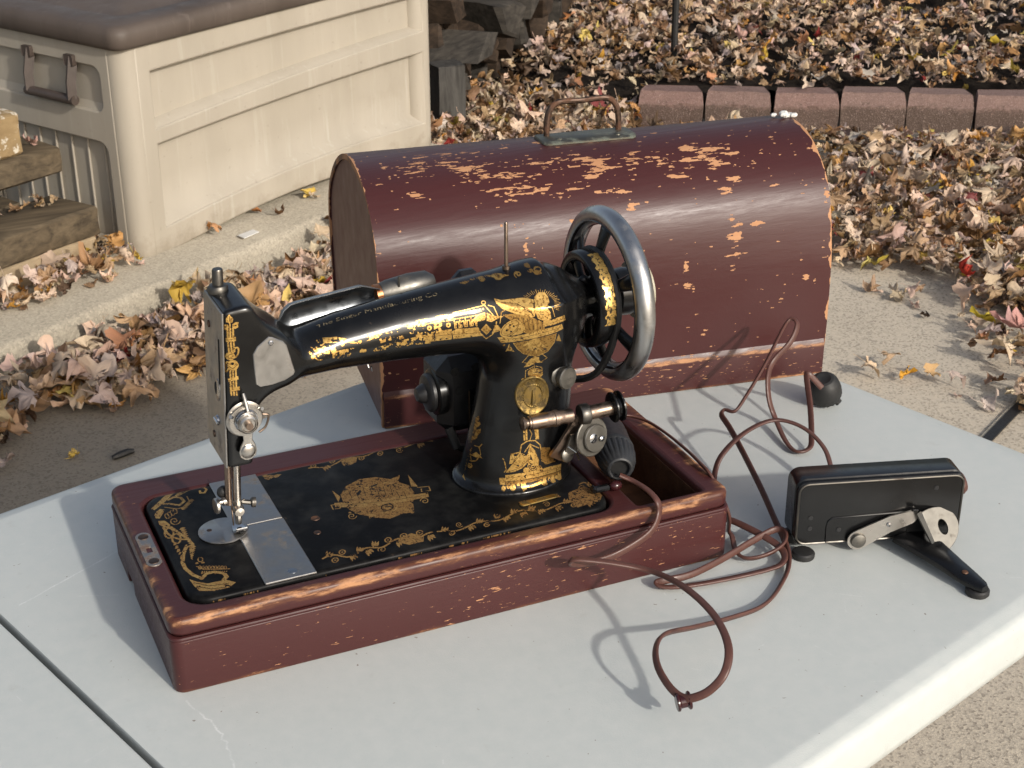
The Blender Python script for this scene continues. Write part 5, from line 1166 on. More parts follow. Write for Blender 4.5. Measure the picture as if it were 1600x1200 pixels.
M_NICKEL = metal_mat('nickel_plate', (.50, .47, .43), .30)
M_STEEL = metal_mat('polished_steel', (.52, .52, .53), .24, amt=.25, thr=.6)
M_RIM = metal_mat('worn_wheel_steel', (.50, .495, .485), .33, (.05, .045, .04), .5, .56, 40)
M_PLATE = metal_mat('brushed_steel_plate', (.40, .385, .365), .40, (.13, .085, .05), .75, .56, 48)
M_DULL = metal_mat('dull_grey_steel', (.20, .19, .17), .46, (.07, .05, .035), .6, .55, 70)
M_DARKSTEEL = metal_mat('dark_oiled_steel', (.15, .14, .125), .42, (.07, .045, .03), .6, .55, 80)
M_BRONZE = metal_mat('browned_nickel', (.27, .205, .16), .34, (.06, .035, .025), .6, .5, 80)
M_BRASS = metal_mat('old_brass', (.30, .205, .070), .42, (.06, .040, .016), .85, .46, 150)
M_RUST = metal_mat('rusty_iron', (.115, .078, .060), .48, (.16, .07, .035), .7, .45, 90)
M_PATINA = metal_mat('patinated_plate', (.20, .19, .155), .5, (.16, .19, .155), .7, .5, 80)
M_BLUED = metal_mat('blued_shade_steel', (.33, .35, .37), .30, (.10, .10, .10), .5, .5, 40)
M_COPPER = metal_mat('copper_ring', (.60, .26, .12), .35)
M_BLACK = simple('black_enamel', (.0055, .0055, .0058), .22, 0, .4, 70, spec=.4)
M_BLACKROUGH = simple('black_crackle', (.012, .012, .013), .42, 0, .5, 120, .15, 400)
M_RUBBER = simple('black_rubber', (.014, .0135, .013), .55, 0, .35, 120, .1)
M_BAKELITE = simple('dusty_bakelite', (.020, .021, .023), .48, 0, .45, 110, .15, 350)
M_CORD = simple('brown_cord', (.085, .034, .025), .42, 0, .3, 160, .12, 600)
M_SPOOL = simple('dark_hinge_lacquer', (.035, .008, .009), .2, 0, .3, 100)
M_DARKHOLE = simple('dark_hole', (.003, .003, .003), .8)
M_CREAM = simple('cream_rim', (.42, .38, .28), .5, 0, .25, 120)
M_PAPER = simple('white_paper', (.62, .61, .58), .7, 0, .08, 200)

def wood_mat(name, c0, c1, sc=(1, 12, 12), scale=4, rough=.8, spots=None, bump=.5):
    m = NT(name)
    g = m.noise(scale, sc, det=8, rough=.65, dist=.4)
    col = m.mix(m.ramp(g, .3, .72), c0, c1)
    col = m.mix(m.ramp(m.noise(9, det=5), .5, .75, 0, .6), col, tuple(q * .45 for q in c0))
    if spots: col = m.mix(m.ramp(m.noise(26, det=5, rough=.65), .55, .60), col, spots)
    m.p(base=col, rough=rough, spec=.25)
    m.bump(g, bump, .004)
    return m.m
M_TIMBER = wood_mat('weathered_timber', (.042, .032, .021), (.150, .113, .070))
M_PINE = wood_mat('sawn_pine', (.26, .195, .12), (.40, .31, .20), bump=.2)
M_PAINTED = wood_mat('flaked_painted_wood', (.20, .135, .065), (.32, .23, .12), (1, 4, 4), 8, .75, (.52, .47, .38))
M_LOG = wood_mat('old_firewood', (.014, .010, .007), (.070, .046, .030), (1, 8, 8), 6)
M_LOGGREY = wood_mat('grey_firewood', (.018, .016, .014), (.080, .070, .058), (1, 8, 8), 6)
M_POST = wood_mat('grey_post_wood', (.025, .023, .021), (.085, .08, .072), (9, 9, 1), 6)
M_INNER = wood_mat('compartment_wood', (.055, .022, .010), (.13, .06, .028), (1, 6, 6), 8, .7)
M_PANEL = NT('cover_end_lacquer')
M_PANEL.p(base=M_PANEL.mix(M_PANEL.noise(7, (1, 1, .6), det=3), (.155, .076, .058), (.175, .088, .067)), rough=M_PANEL.ramp(M_PANEL.noise(40, det=4), .3, .7, .38, .55), spec=.4)
M_PANEL.bump(M_PANEL.noise(90, det=5), .06, .0006)
M_PANEL = M_PANEL.m

def table_mat():
    rs = np.random.RandomState(3)
    R = Raster(-920, 920, -400, 400, 1.4)
    for (a, b, n, amp) in (((-26, -22), (-40, -150), 22, 3), ((300, 215), (395, 236), 8, 1.0), ((-60, 190), (60, 214), 8, 1.0)):
        P = [(a[0] + (b[0] - a[0]) * k / n + rs.randn() * amp * .4 + amp * 2 * sin(k / n * 5), a[1] + (b[1] - a[1]) * k / n + rs.randn() * amp * .4) for k in range(n + 1)]
        R.stroke(P, 1.5, .8)
    for k in range(110):
        c = (rs.uniform(-200, 900), rs.uniform(-390, 350)); t = rs.uniform(0, pi); L = rs.exponential(9) + 2
        R.stroke([c, (c[0] + L * cos(t), c[1] + L * sin(t))], .9, rs.uniform(.15, .45))
    im = to_image('table_scuffs', R.a)
    m = NT('grey_blow_moulded_plastic')
    tc = m.n('ShaderNodeUVMap')
    t = m.n('ShaderNodeTexImage', {'Vector': tc.outputs[0]}, image=im)
    f = m.noise(7, det=6, rough=.6); f2 = m.noise(70, det=5, rough=.7); f3 = m.noise(900, det=2)
    col = m.mix(f, (.470, .502, .486), (.512, .536, .518))
    col = m.mix(m.ramp(f2, .35, .75), col, (.535, .552, .532))
    col = m.mix(m.ramp(m.noise(23, det=7, rough=.7), .62, .78, 0, .5), col, (.38, .38, .35))
    col = m.mix(m.ramp(m.noise(160, det=2), .745, .77), col, (.26, .24, .21))
    col = m.mix(m.math('MULTIPLY', t.outputs[0], m.ramp(f2, .35, .7)), col, (.74, .75, .74))
    m.p(base=col, rough=m.ramp(f2, .3, .7, .42, .58), spec=.45)
    m.bump(m.math('ADD', f3, m.math('MULTIPLY', f2, .4)), .24, .0008)
    return m.m

def concrete_mat(name, a, b, grit=1.0):
    m = NT(name)
    big = m.noise(1.6, det=7, rough=.62)
    col = m.mix(m.ramp(big, .3, .7), a, b)
    v = m.n('ShaderNodeTexVoronoi', {'Vector': m.co(), 'Scale': 230.0, 'Randomness': 1.0})
    peb = m.n('ShaderNodeSeparateColor', {0: v.outputs['Color']}).outputs[0]
    col = m.mix(m.math('MULTIPLY', m.ramp(peb, .55, .95), .55 * grit), col, (.60, .52, .40))
    col = m.mix(m.math('MULTIPLY', m.ramp(peb, .32, .05), .50 * grit), col, (.12, .10, .082))
    fine = m.noise(240, det=6, rough=.72)
    col = m.mix(m.ramp(fine, .58, .72, 0, .5 * grit), col, (.15, .128, .105))
    col = m.mix(m.ramp(m.noise(13, det=7, rough=.7), .60, .78, 0, .35), col, tuple(q * .6 for q in a))
    if grit >= 1:      # shade of the table painted into the colour: concrete darkens towards the left
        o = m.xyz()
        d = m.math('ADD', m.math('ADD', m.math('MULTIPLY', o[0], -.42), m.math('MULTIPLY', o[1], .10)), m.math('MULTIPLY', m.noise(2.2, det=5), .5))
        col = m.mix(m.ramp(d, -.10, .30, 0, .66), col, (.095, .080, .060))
    m.p(base=col, rough=.9, spec=.25)
    n1 = m.bump(fine, .35, .003)
    m.bump(m.ramp(v.outputs['Distance'], 0, .6), .18, .002, n1)
    return m.m
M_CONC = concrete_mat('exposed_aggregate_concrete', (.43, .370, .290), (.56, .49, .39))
M_KERB = concrete_mat('pale_kerb_concrete', (.30, .265, .205), (.42, .375, .295), .55)

def paver_mat():
    m = NT('red_paver_concrete')
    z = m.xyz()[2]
    n = m.noise(30, det=6, rough=.7)
    oi = m.n('ShaderNodeObjectInfo')
    col = m.mix(n, (.165, .100, .086), (.31, .20, .172))
    col = m.mix(m.math('MULTIPLY', oi.outputs['Random'], .45), col, (.24, .19, .16))
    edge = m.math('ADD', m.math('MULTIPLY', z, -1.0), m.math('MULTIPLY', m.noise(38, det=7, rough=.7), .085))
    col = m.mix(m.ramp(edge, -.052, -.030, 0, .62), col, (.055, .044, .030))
    sp = m.noise(240, det=4, rough=.7)
    col = m.mix(m.ramp(sp, .56, .64, 0, .6), col, (.42, .32, .28))
    col = m.mix(m.ramp(m.noise(110, det=5, rough=.7), .54, .68, 0, .45), col, (.055, .040, .033))
    m.p(base=col, rough=.9, spec=.2)
    m.bump(m.math('ADD', sp, n), .9, .006)
    return m.m
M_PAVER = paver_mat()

def soil_mat():
    m = NT('dark_soil')
    n = m.noise(40, det=8, rough=.75)
    m.p(base=m.mix(m.ramp(n, .3, .75), (.010, .008, .007), (.055, .042, .032)), rough=.95, spec=.1)
    m.bump(n, 1.0, .03)
    return m.m
M_SOIL = soil_mat()

def plastic_mat(name, a, b, streak, rough=.5):
    m = NT(name)
    n = m.noise(3, (2, 2, .5), det=6, rough=.6)
    col = m.mix(m.ramp(n, .3, .7), a, b)
    s = m.noise(14, (3, 3, .22), det=6, rough=.65)
    col = m.mix(m.ramp(s, .57, .75, 0, .5), col, streak)
    col = m.mix(m.ramp(m.noise(60, det=4), .66, .75, 0, .35), col, tuple(q * .6 for q in a))
    if streak[0] > .4:      # splashed soil along the foot of the box, smudges higher up
        z = m.xyz()[2]
        d = m.math('ADD', m.math('MULTIPLY', z, -1.0), m.math('MULTIPLY', m.noise(16, det=8, rough=.75), .20))
        col = m.mix(m.ramp(d, .045, .115, 0, .55), col, (.15, .115, .075))
        col = m.mix(m.ramp(m.noise(4.5, det=8, rough=.72), .56, .74, 0, .35), col, (.25, .21, .155))
    m.p(base=col, rough=m.ramp(m.noise(20), .3, .7, rough * .85, rough * 1.2), spec=.4)
    m.bump(m.noise(500, det=3), .12, .0008)
    return m.m
M_HANDLE = simple('dark_brown_handle_plastic', (.060, .044, .036), .5, 0, .3, 40)
M_BOX = plastic_mat('beige_box_plastic', (.335, .298, .240), (.395, .352, .288), (.46, .43, .37), .5)
M_LID = plastic_mat('brown_lid_plastic', (.068, .052, .042), (.100, .078, .064), (.17, .14, .12), .6)

def leaf_material(name, single):
    m = NT(name)
    if single:
        base = m.n('ShaderNodeObjectInfo').outputs['Color']
    else:
        base = m.n('ShaderNodeAttribute', attribute_name='leaf_colour').outputs['Color']
    ge = m.n('ShaderNodeNewGeometry')
    n = m.noise(70, det=4)
    hs = m.n('ShaderNodeHueSaturation', {'Color': base, 'Saturation': .8, 'Value': 1.12})
    col = m.mix(m.math('MULTIPLY', ge.outputs['Backfacing'], .7), base, hs.outputs[0])
    col = m.mix(m.ramp(n, .35, .8, 0, .55), col, m.n('ShaderNodeHueSaturation', {'Color': base, 'Value': .5}).outputs[0])
    m.p(base=col, rough=.6, spec=.3)
    tr = m.n('ShaderNodeBsdfTranslucent', {'Color': col})
    mx = m.n('ShaderNodeMixShader', {0: .22, 1: m.b.outputs[0], 2: tr.outputs[0]})
    m.t.links.new(mx.outputs[0], m.t.nodes['Material Output'].inputs[0])
    return m.m
M_LEAF = leaf_material('dry_leaf', True)
M_LITTER = leaf_material('dry_leaf_litter', False)
M_TABLE = table_mat()
# ------------------------------------------------------------------ the ground
def grid_sheet(name, x0, x1, y0, y1, z, mat, n=1, amp=0.0, seed=1):
    b = MB(); rs = np.random.RandomState(seed)
    vs = [(x0 + (x1 - x0) * i / n, y0 + (y1 - y0) * j / n, z + (amp * rs.randn() if 0 < i < n and 0 < j < n else 0)) for j in range(n + 1) for i in range(n + 1)]
    b.add(vs, [(j * (n + 1) + i, j * (n + 1) + i + 1, (j + 1) * (n + 1) + i + 1, (j + 1) * (n + 1) + i) for j in range(n) for i in range(n)])
    return tagp(b.build(name, mat, base=((x0 + x1) / 2, (y0 + y1) / 2, z)), kind='structure')
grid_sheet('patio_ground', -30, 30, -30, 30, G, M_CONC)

KD = Vector((.868, .497, 0)).normalized()                # direction of the kerb
KP = Vector((.064, 2.300, 0))
def kp(s, n): return KP + KD * s + Vector((-KD.y, KD.x, 0)) * n
kb = MB()
segs = [-2.2, -.62, 1.75]
rk = random.Random(4)
for a, b_ in zip(segs, segs[1:]):
    rg = []
    m_ = 40
    for i in range(m_ + 1):
        s = a + .003 + (b_ - a - .006) * i / m_
        w = rk.uniform(-.003, .003); h = rk.uniform(-.0025, .0025)
        rg.append([(*kp(s, y + w)[:2], z) for y, z in ((-.004, G - .02), (-.001, K - .022 + h), (.004, K - .008 + h), (.016, K + h), (.5, K), (.95, K), (.95, G - .02))])
    kb.rings(rg, False, False, False)
    kb.f.append([kb_i for kb_i in range(len(kb.v) - 7, len(kb.v))]); kb.mi.append(0)
    kb.f.append([kb_i for kb_i in range(len(kb.v) - 7 * (m_ + 1), len(kb.v) - 7 * m_)][::-1]); kb.mi.append(0)
tagp(kb.build('kerb', M_KERB, base=(*kp(0, 0)[:2], G), ang=40), kind='structure')

# planting bed behind the paver edging
PV0 = Vector((2.258, 3.400, 0)); PVD = Vector((.890, -.456, 0)).normalized(); PVN = Vector((-PVD.y, PVD.x, 0))
sb = MB(); n1, n2 = 60, 40
rs = np.random.RandomState(5)
for j in range(n2 + 1):
    for i in range(n1 + 1):
        s = -1.6 + 7.2 * i / n1; n = .125 + (j / n2) ** 1.6 * 8
        p = PV0 + PVD * s + PVN * n
        sb.v.append(Vector((p.x, p.y, G + .055 + rs.randn() * .012 + .03 * sin(s * 3 + n * 2))))
sb.f = [[j * (n1 + 1) + i, j * (n1 + 1) + i + 1, (j + 1) * (n1 + 1) + i + 1, (j + 1) * (n1 + 1) + i] for j in range(n2) for i in range(n1)]
sb.mi = [0] * len(sb.f)
tagp(sb.build('planting_bed_ground', M_SOIL, base=(PV0.x, PV0.y, G), ang=180), kind='structure')
# gap between two slabs of the patio, with its black joint strip
jt = MB()
jt.prism([(-.35, -.010), (.9, -.012), (.9, .012), (-.35, .009)], (1.90, 1.175, G + .003), (.866, .5, 0), (-.5, .866, 0), .004)
jt.prism([(-.35, .009), (.9, .012), (.9, .019), (-.35, .015)], (1.90, 1.175, G + .002), (.866, .5, 0), (-.5, .866, 0), .003, mi=1)
tagp(jt.build('patio_joint_strip', [M_RUBBER, M_KERB], base=(1.9, 1.175, G)), kind='structure')

# ------------------------------------------------------------------ paver edging: one thing per block
def paver(L, label, base, yaw, lower=False):
    b = MB()
    h = .062 if lower else .126
    tp = .016
    def ring(z, ins, dy):
        rr = []
        x0, x1 = -L / 2 + ins, L / 2 - ins
        for k in range(9): rr.append((x0 + (x1 - x0) * k / 8 , -.048 + dy + RND.uniform(-.0035, .0035), z + RND.uniform(-.002, .002)))
        for k in range(5): rr.append((x1 - tp * (k / 4) , -.048 + dy + (.098 - dy) * (k + .4) / 4.4, z))
        for k in range(5): rr.append((x0 + tp * ((4 - k) / 4), -.048 + dy + (.098 - dy) * (4.4 - k) / 4.4, z))
        return rr
    if lower: rg = [ring(0, 0, 0), ring(h - .006, .001, 0), ring(h, .005, .006)]
    else: rg = [ring(0, .004, 0), ring(.05, .001, 0), ring(.086, .0, .001), ring(.091, .001, .003), ring(.116, .004, .017), ring(.127, .007, .023), ring(h, .010, .031)]
    c, s = cos(yaw), sin(yaw)
    base = Vector(base)
    b.rings([[Vector((p[0] * c - p[1] * s, p[0] * s + p[1] * c, p[2])) + base for p in r] for r in rg])
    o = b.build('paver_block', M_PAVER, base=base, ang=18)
    return tagp(o, label, 'paver', 'red concrete blocks edging the bed')
yaw0 = atan2(PVD.y, PVD.x)
pl = ['reddish edging block at the left end of the row, half buried in leaves',
      'second edging block from the left, flat top with a leaf lying on it',
      'third edging block from the left, rising behind the white scrap on the cover',
      'fourth edging block from the left, just right of the wooden cover top corner',
      'fifth edging block from the left, second from the right edge of the picture',
      'edging block cut by the right edge of the picture, above a lower course']
xs_ = [.0, .221, .440, .662, .880, 1.096]
for i, s in enumerate(xs_):
    q = PV0 + PVD * (s + .105) + PVN * (.048 + RND.uniform(-.012, .012))
    paver(.214, pl[i], (q.x, q.y, G), yaw0 + RND.uniform(-.07, .07))
for i, s in enumerate((1.315, 1.535)):
    q = PV0 + PVD * (s + .105) + PVN * .05
    paver(.208, 'edging block further along the row, beyond the right edge', (q.x, q.y, G), yaw0 + RND.uniform(-.05, .05))
q = PV0 + PVD * 1.20 - PVN * .045
paver(.20, 'low block lying in the leaves below the edging row at the far right', (q.x, q.y, G - .03), yaw0, True)

# ------------------------------------------------------------------ deck box
BE = Vector((.8668, .4987, 0)); BN = Vector((.4987, -.8668, 0)); B0 = Vector((.464, 2.706, K))
BL_, BD_, BH_ = 1.185, .62, .532
box = thing('deck_box', 'beige plastic deck box with recessed panels and brown lid, standing on the kerb', 'deck box', B0)
def bp(s, d, z, n=0.0):
    """s along the long side, d back into the depth, n proud of the long side"""
    return B0 + BE * s - BN * d + BN * n + Vector((0, 0, z))
def side_panel(mb, P, w, h, holes, t=.012, curve=0.0):
    """a wall with recessed fields: P(u, z, n) gives a point"""
    loops = [[(0, 0), (w, 0), (w, h), (0, h)]] + holes
    vs, fs = plate_with_holes(loops, 0, t, 0.003)
    mb.add([P(v.x, v.y, v.z) for v in vs], fs)
    mb.add([P(u, z, .001) for u, z in ((0, .01), (w, .01), (w, h), (0, h))], [(0, 1, 2, 3)])
def arch(x0, x1, zb0, zb1, zt0, zt1, rise, n=12, r=.014):
    lo = [(x0 + (x1 - x0) * k / n, zb0 + (zb1 - zb0) * k / n + rise * 4 * (k / n) * (1 - k / n)) for k in range(n + 1)]
    hi = [(x1 - (x1 - x0) * k / n, zt1 + (zt0 - zt1) * k / n + rise * .35 * 4 * (k / n) * (1 - k / n)) for k in range(n + 1)]
    return lo + hi
w = MB()
h_lo = arch(.088, 1.13, .062, .088, .278, .300, .024); h_hi = arch(.086, 1.13, .318, .366, .462, .470, .010)
foot = [(.10 + .98 * k / 14, .018 * sin(pi * k / 14) + .0) for k in range(15)]
vs, fs = plate_with_holes([[(.040, -.012), (.10, -.012)] + [(a, -.006 + b_ * 1.9) for a, b_ in foot] + [(1.09, -.012), (BL_ - .040, -.012), (BL_ - .040, BH_), (.040, BH_)], h_lo, h_hi], 0, .016, .0060)
w.add([bp(v.x, 0, v.y, v.z - .010) for v in vs], fs)
w.build('front_wall', M_BOX, box, ang=50)
for nm, lp in (('lower_panel', h_lo), ('upper_panel', h_hi)):
    p = MB()
    X = [q[0] for q in lp]; Z = [q[1] for q in lp]
    n_ = len(lp) // 2
    lo, hi = lp[:n_], lp[n_:][::-1]
    vs = []
    for (a, b_), (c, d) in zip(lo, hi):
        for t_, nn in ((-.02, .002), (.015, .000), (.115, -.026), (.55, -.027), (1.03, -.028)):
            vs.append(bp(a + (c - a) * t_, 0, b_ + (d - b_) * t_, nn))
    p.add(vs, [(i * 5 + k, (i + 1) * 5 + k, (i + 1) * 5 + k + 1, i * 5 + k + 1) for i in range(n_ - 1) for k in range(4)])
    p.build(nm, M_BOX, box, ang=60)
# rounded corner posts
for s_ in (0, BL_):
    c = MB()
    sg = 1 if s_ == 0 else -1
    c.tube([bp(s_ + sg * .0410, .0395, -.012), bp(s_ + sg * .0405, .0395, .2), bp(s_ + sg * .0395, .0395, BH_)], [.0450, .0448, .0443], 28)
    c.build('corner_post', M_BOX, box)
# end wall with handle field and ribs
e = MB()
def ep(d, z, n): return B0 - BN * d - BE * n + Vector((0, 0, z))
vs, fs = plate_with_holes([[(.040, -.012), (BD_, -.012), (BD_, BH_), (.040, BH_)], rrect(.075, BD_ - .075, .035, .288, .03), rrect(.075, BD_ - .075, .366, .478, .025)], 0, .016, .004)
e.add([ep(v.x, v.y, v.z - .010) for v in vs], fs)
e.build('end_wall', M_BOX, box, ang=50)
p = MB(); p.add([ep(a, b_, -.009) for a, b_ in ((.06, .345), (BD_ - .06, .345), (BD_ - .06, .49), (.06, .49))], [(0, 1, 2, 3)])
p.add([ep(a, b_, n) for a, b_, n in ((.075, .345, .004), (BD_ - .075, .345, .004), (BD_ - .09, .385, -.0085), (.09, .385, -.0085))], [(0, 1, 2, 3)])
p.build('handle_panel', M_BOX, box)
p = MB(); p.add([ep(a, b_, -.014) for a, b_ in ((.06, .02), (BD_ - .06, .02), (BD_ - .06, .30), (.06, .30))], [(0, 1, 2, 3)])
p.build('ribbed_panel', M_BOX, box)
for k in range(8):
    r_ = MB(); d = .108 + k * .062
    r_.tube([ep(d, .03, -.012), ep(d, .292, -.012)], .0035, 6); r_.build('rib', M_BOX, box)
h = MB()
sq = [(-1, -1), (1, -1), (1, 1), (-1, 1)]
for d in (.172, .332):
    h.tube([ep(d, .492, .002), ep(d + (.002 if d > .2 else 0), .43, .016), ep(d, .388, .018)], .011, sec=sq)
h.tube([ep(.160, .386, .018), ep(.344, .386, .018)], .0125, 10)
h.build('lift_handle', M_HANDLE, box, ang=40)
for d in (.172, .332):
    q = MB(); q.M = None
    q.prism(rrect(d - .016, d + .016, .470, .498, .004, 3), B0 + BE * -.004, -BN, Vector((0, 0, 1)), -.012, .001); q.build('handle_bracket', M_HANDLE, box)
b = MB(); b.add([bp(s_, d, z) for s_, d, z in ((BL_, .02, -.012), (BL_, BD_, -.012), (BL_, BD_, BH_), (BL_, .02, BH_), (0, BD_, -.012), (0, BD_, BH_))], [(0, 1, 2, 3), (1, 4, 5, 2)]); b.build('back_wall', M_BOX, box)
ld = MB()
def lidring(ov, z, r): return [bp(a, d, z) for a, d in rrect(-ov, BL_ + ov, -ov, BD_ + ov, r)]
ld.rings([lidring(-.006, BH_ - .004, .02), lidring(.016, BH_ - .002, .03), lidring(.024, BH_ + .008, .038), lidring(.026, BH_ + .034, .040), lidring(.020, BH_ + .048, .036), lidring(.006, BH_ + .055, .03), lidring(-.055, BH_ + .058, .03), lidring(-.072, BH_ + .052, .03), lidring(-.085, BH_ + .052, .03), lidring(-.10, BH_ + .058, .03), lidring(-.25, BH_ + .072, .02)])
ld.build('lid', M_LID, box, ang=50)
gs = MB(); gs.rings([lidring(-.014, BH_ - .020, .02), lidring(-.014, BH_ + .002, .02)], True, False, False); gs.build('lid_gasket', M_DARKHOLE, box)

# ------------------------------------------------------------------ stacked timbers beside the box
def timber(name, label, cat, s0, s1, n0, n1, z0, z1, mat, grp=None, jit=.004, nseg=10, ends=None):
    b = MB(); rg = []
    for i in range(nseg + 1):
        s = s0 + (s1 - s0) * i / nseg
        j = lambda: RND.uniform(-jit, jit)
        ch = .006
        sec = [(n0 + ch, z0), (n1 - ch, z0), (n1, z0 + ch), (n1, (z0 + z1) / 2), (n1, z1 - ch), (n1 - ch, z1), ((n0 + n1) / 2, z1), (n0 + ch, z1), (n0, z1 - ch), (n0, z0 + ch)]
        sk = ends * (i / nseg) if ends else 0
        rg.append([B0 + BE * (s + j() * .5 + sk * (q[0] - n1)) + BN * (q[0] + j() * .6) + Vector((0, 0, q[1] + j() * .5)) for q in sec])
    b.rings(rg)
    o = b.build(name, mat, base=B0 + BE * s0 + Vector((0, 0, z0)), ang=40)
    return tagp(o, label, cat, grp)
timber('wooden_board', 'pale sawn board on the ground under the lower dark timber', 'board', -1.2, -.076, -.235, -.074, -.002, .070, M_PINE)
timber('timber', 'lower weathered dark timber with its cut end near the deck box corner', 'timber', -1.2, -.066, -.235, -.066, .072, .147, M_TIMBER, ends=.10)
timber('wooden_board', 'pale board set back between the two dark timbers', 'board', -1.2, -.265, -.36, -.215, .149, .200, M_PINE)
timber('timber', 'upper weathered dark timber with a pink curled leaf on top', 'timber', -1.2, -.050, -.36, -.205, .203, .268, M_TIMBER)
timber('wooden_block', 'short block of wood with flaking white paint on top of the stack', 'wooden block', -.33, -.145, -.315, -.225, .270, .375, M_PAINTED, jit=.003)
timber('wooden_block', 'dark foundation block under the upper boards, behind the lower timber', 'wooden block', -1.2, -.16, -.37, -.240, .0, .146, M_TIMBER)

# ------------------------------------------------------------------ firewood pile, post and stake
LP0 = Vector((1.72, 3.74, 0)); LD = Vector((.70, .71, 0)).normalized(); LN = Vector((-.71, .70, 0)).normalized()
rl = random.Random(21)
def log(s, z, r, mat, label, ln=None, tilt=0.0, dn=0.0):
    b = MB()
    n = rl.choice([3, 4, 4, 5, 6]); a0 = rl.uniform(0, 6.28)
    kind = rl.random()
    ax = (LN + LD * rl.uniform(-.35, .35) + Vector((0, 0, tilt))).normalized()
    c = LP0 + LD * s + LN * (rl.uniform(-.05, .06) + dn) + Vector((0, 0, G + z))
    u = ax.cross(Vector((0, 0, 1))).normalized(); w_ = u.cross(ax)
    sh = []
    for k in range(n):
        t = a0 + 2 * pi * k / n
        rr = r * rl.uniform(.70, 1.30) * (1 if kind > .4 else (.55 + .6 * abs(cos(t - a0))))
        sh.append((rr * cos(t), rr * sin(t)))
    L = ln or rl.uniform(.32, .45)
    rg = []
    for i, q in enumerate((-.02, .0, .15, .5, .85, 1.0)):
        f = .8 if i == 0 else 1
        rg.append([c + ax * (q * L + rl.uniform(-.008, .008)) + u * (a * f * rl.uniform(.95, 1.05)) + w_ * (d * f * rl.uniform(.95, 1.05)) for a, d in sh])
    b.rings(rg)
    return tagp(b.build('log', mat, base=c, ang=30), label, 'log', 'split logs in the woodpile')
zz = .03; rowi = 0
ROWN = ['bottom', 'second', 'third', 'fourth', 'fifth', 'top']
while rowi < 6:
    s = -.02 + rl.uniform(0, .05)
    i = 0
    while s < 1.35 - zz * .25:
        r = rl.uniform(.050, .088)
        grey = rl.random() < .4
        size = 'thick' if r > .076 else 'thin' if r < .060 else 'split'
        where = 'close to the deck box' if s < .22 else 'left of its middle' if s < .5 else 'right of its middle' if s < .85 else 'towards its outer end'
        log(s, zz + r * .6, r, M_LOGGREY if grey else M_LOG, '%s %s log, %s row of woodpile, %s' % (size, 'grey' if grey else 'dark brown', ROWN[rowi], where), tilt=rl.uniform(-.15, .1))
        s += r * rl.uniform(1.5, 2.0); i += 1
    zz += .105; rowi += 1
for s, z, r, dn, lb in ((.36, .40, .10, -.13, 'big grey log jutting from the upper part of the pile'), (.20, .33, .085, -.12, 'grey log jutting from the pile beside the big grey one'), (.04, .26, .09, -.10, 'pale grey split log at the left side of the pile, next to the deck box'), (.62, .30, .085, -.10, 'long brown log lying out at the right foot of the pile')):
    log(s, z, r, M_LOGGREY if 'grey' in lb else M_LOG, lb, .42, 0, dn)
b = MB(); pb = Vector((1.655, 3.60, G))
b.rings([[pb + Vector((a + RND.uniform(-.004, .004), d + RND.uniform(-.004, .004), z)) for a, d in ((-.045, -.04), (0, -.046), (.045, -.04), (.048, 0), (.045, .04), (0, .046), (-.045, .04), (-.048, 0))] for z in (-.02, .05, .12, .18, .235, .24)])
tagp(b.build('wooden_post', M_POST, base=pb, ang=30), 'short grey weathered post stub beside the deck box edge', 'post')
b = MB(); sb_ = Vector((2.63, 3.83, G + .04))
b.tube([sb_ + Vector((0, 0, -.05)), sb_ + Vector((-.004, 0, .5)), sb_ + Vector((-.012, 0, 1.2))], .0125, 10)
tagp(b.build('garden_stake', M_RUBBER, base=sb_), 'thin black metal stake standing upright in the leaves', 'stake')
b = MB()
b.tube([(2.50, 2.93, G + .07), (2.56, 2.86, G + .075), (2.63, 2.80, G + .072), (2.69, 2.72, G + .066), (2.74, 2.67, G + .06)], [.004, .0045, .004, .0035, .0025], 6)
tagp(b.build('twig', M_POST, base=(2.5, 2.9, G)), 'thin grey twig on the leaves right of the cover end', 'twig')
b = MB(); b.tube([(.205, 1.800, G + .006), (.220, 1.803, G + .008), (.238, 1.812, G + .007), (.250, 1.813, G + .006)], [.005, .0075, .0070, .0045], 8)
tagp(b.build('stick_piece', M_RUBBER, base=(.2, 1.8, G)), 'short black stick on the concrete behind the table edge', 'stick')
b = MB(); b.prism([(-.03, -.012), (.028, -.016), (.034, .008), (-.02, .016)], (.752, 2.76, K + .004), (.8, .6, 0), (-.6, .8, 0), .002)
tagp(b.build('paper_scrap', M_PAPER, base=(.752, 2.76, K)), 'white scrap of paper on the kerb below the deck box', 'scrap')
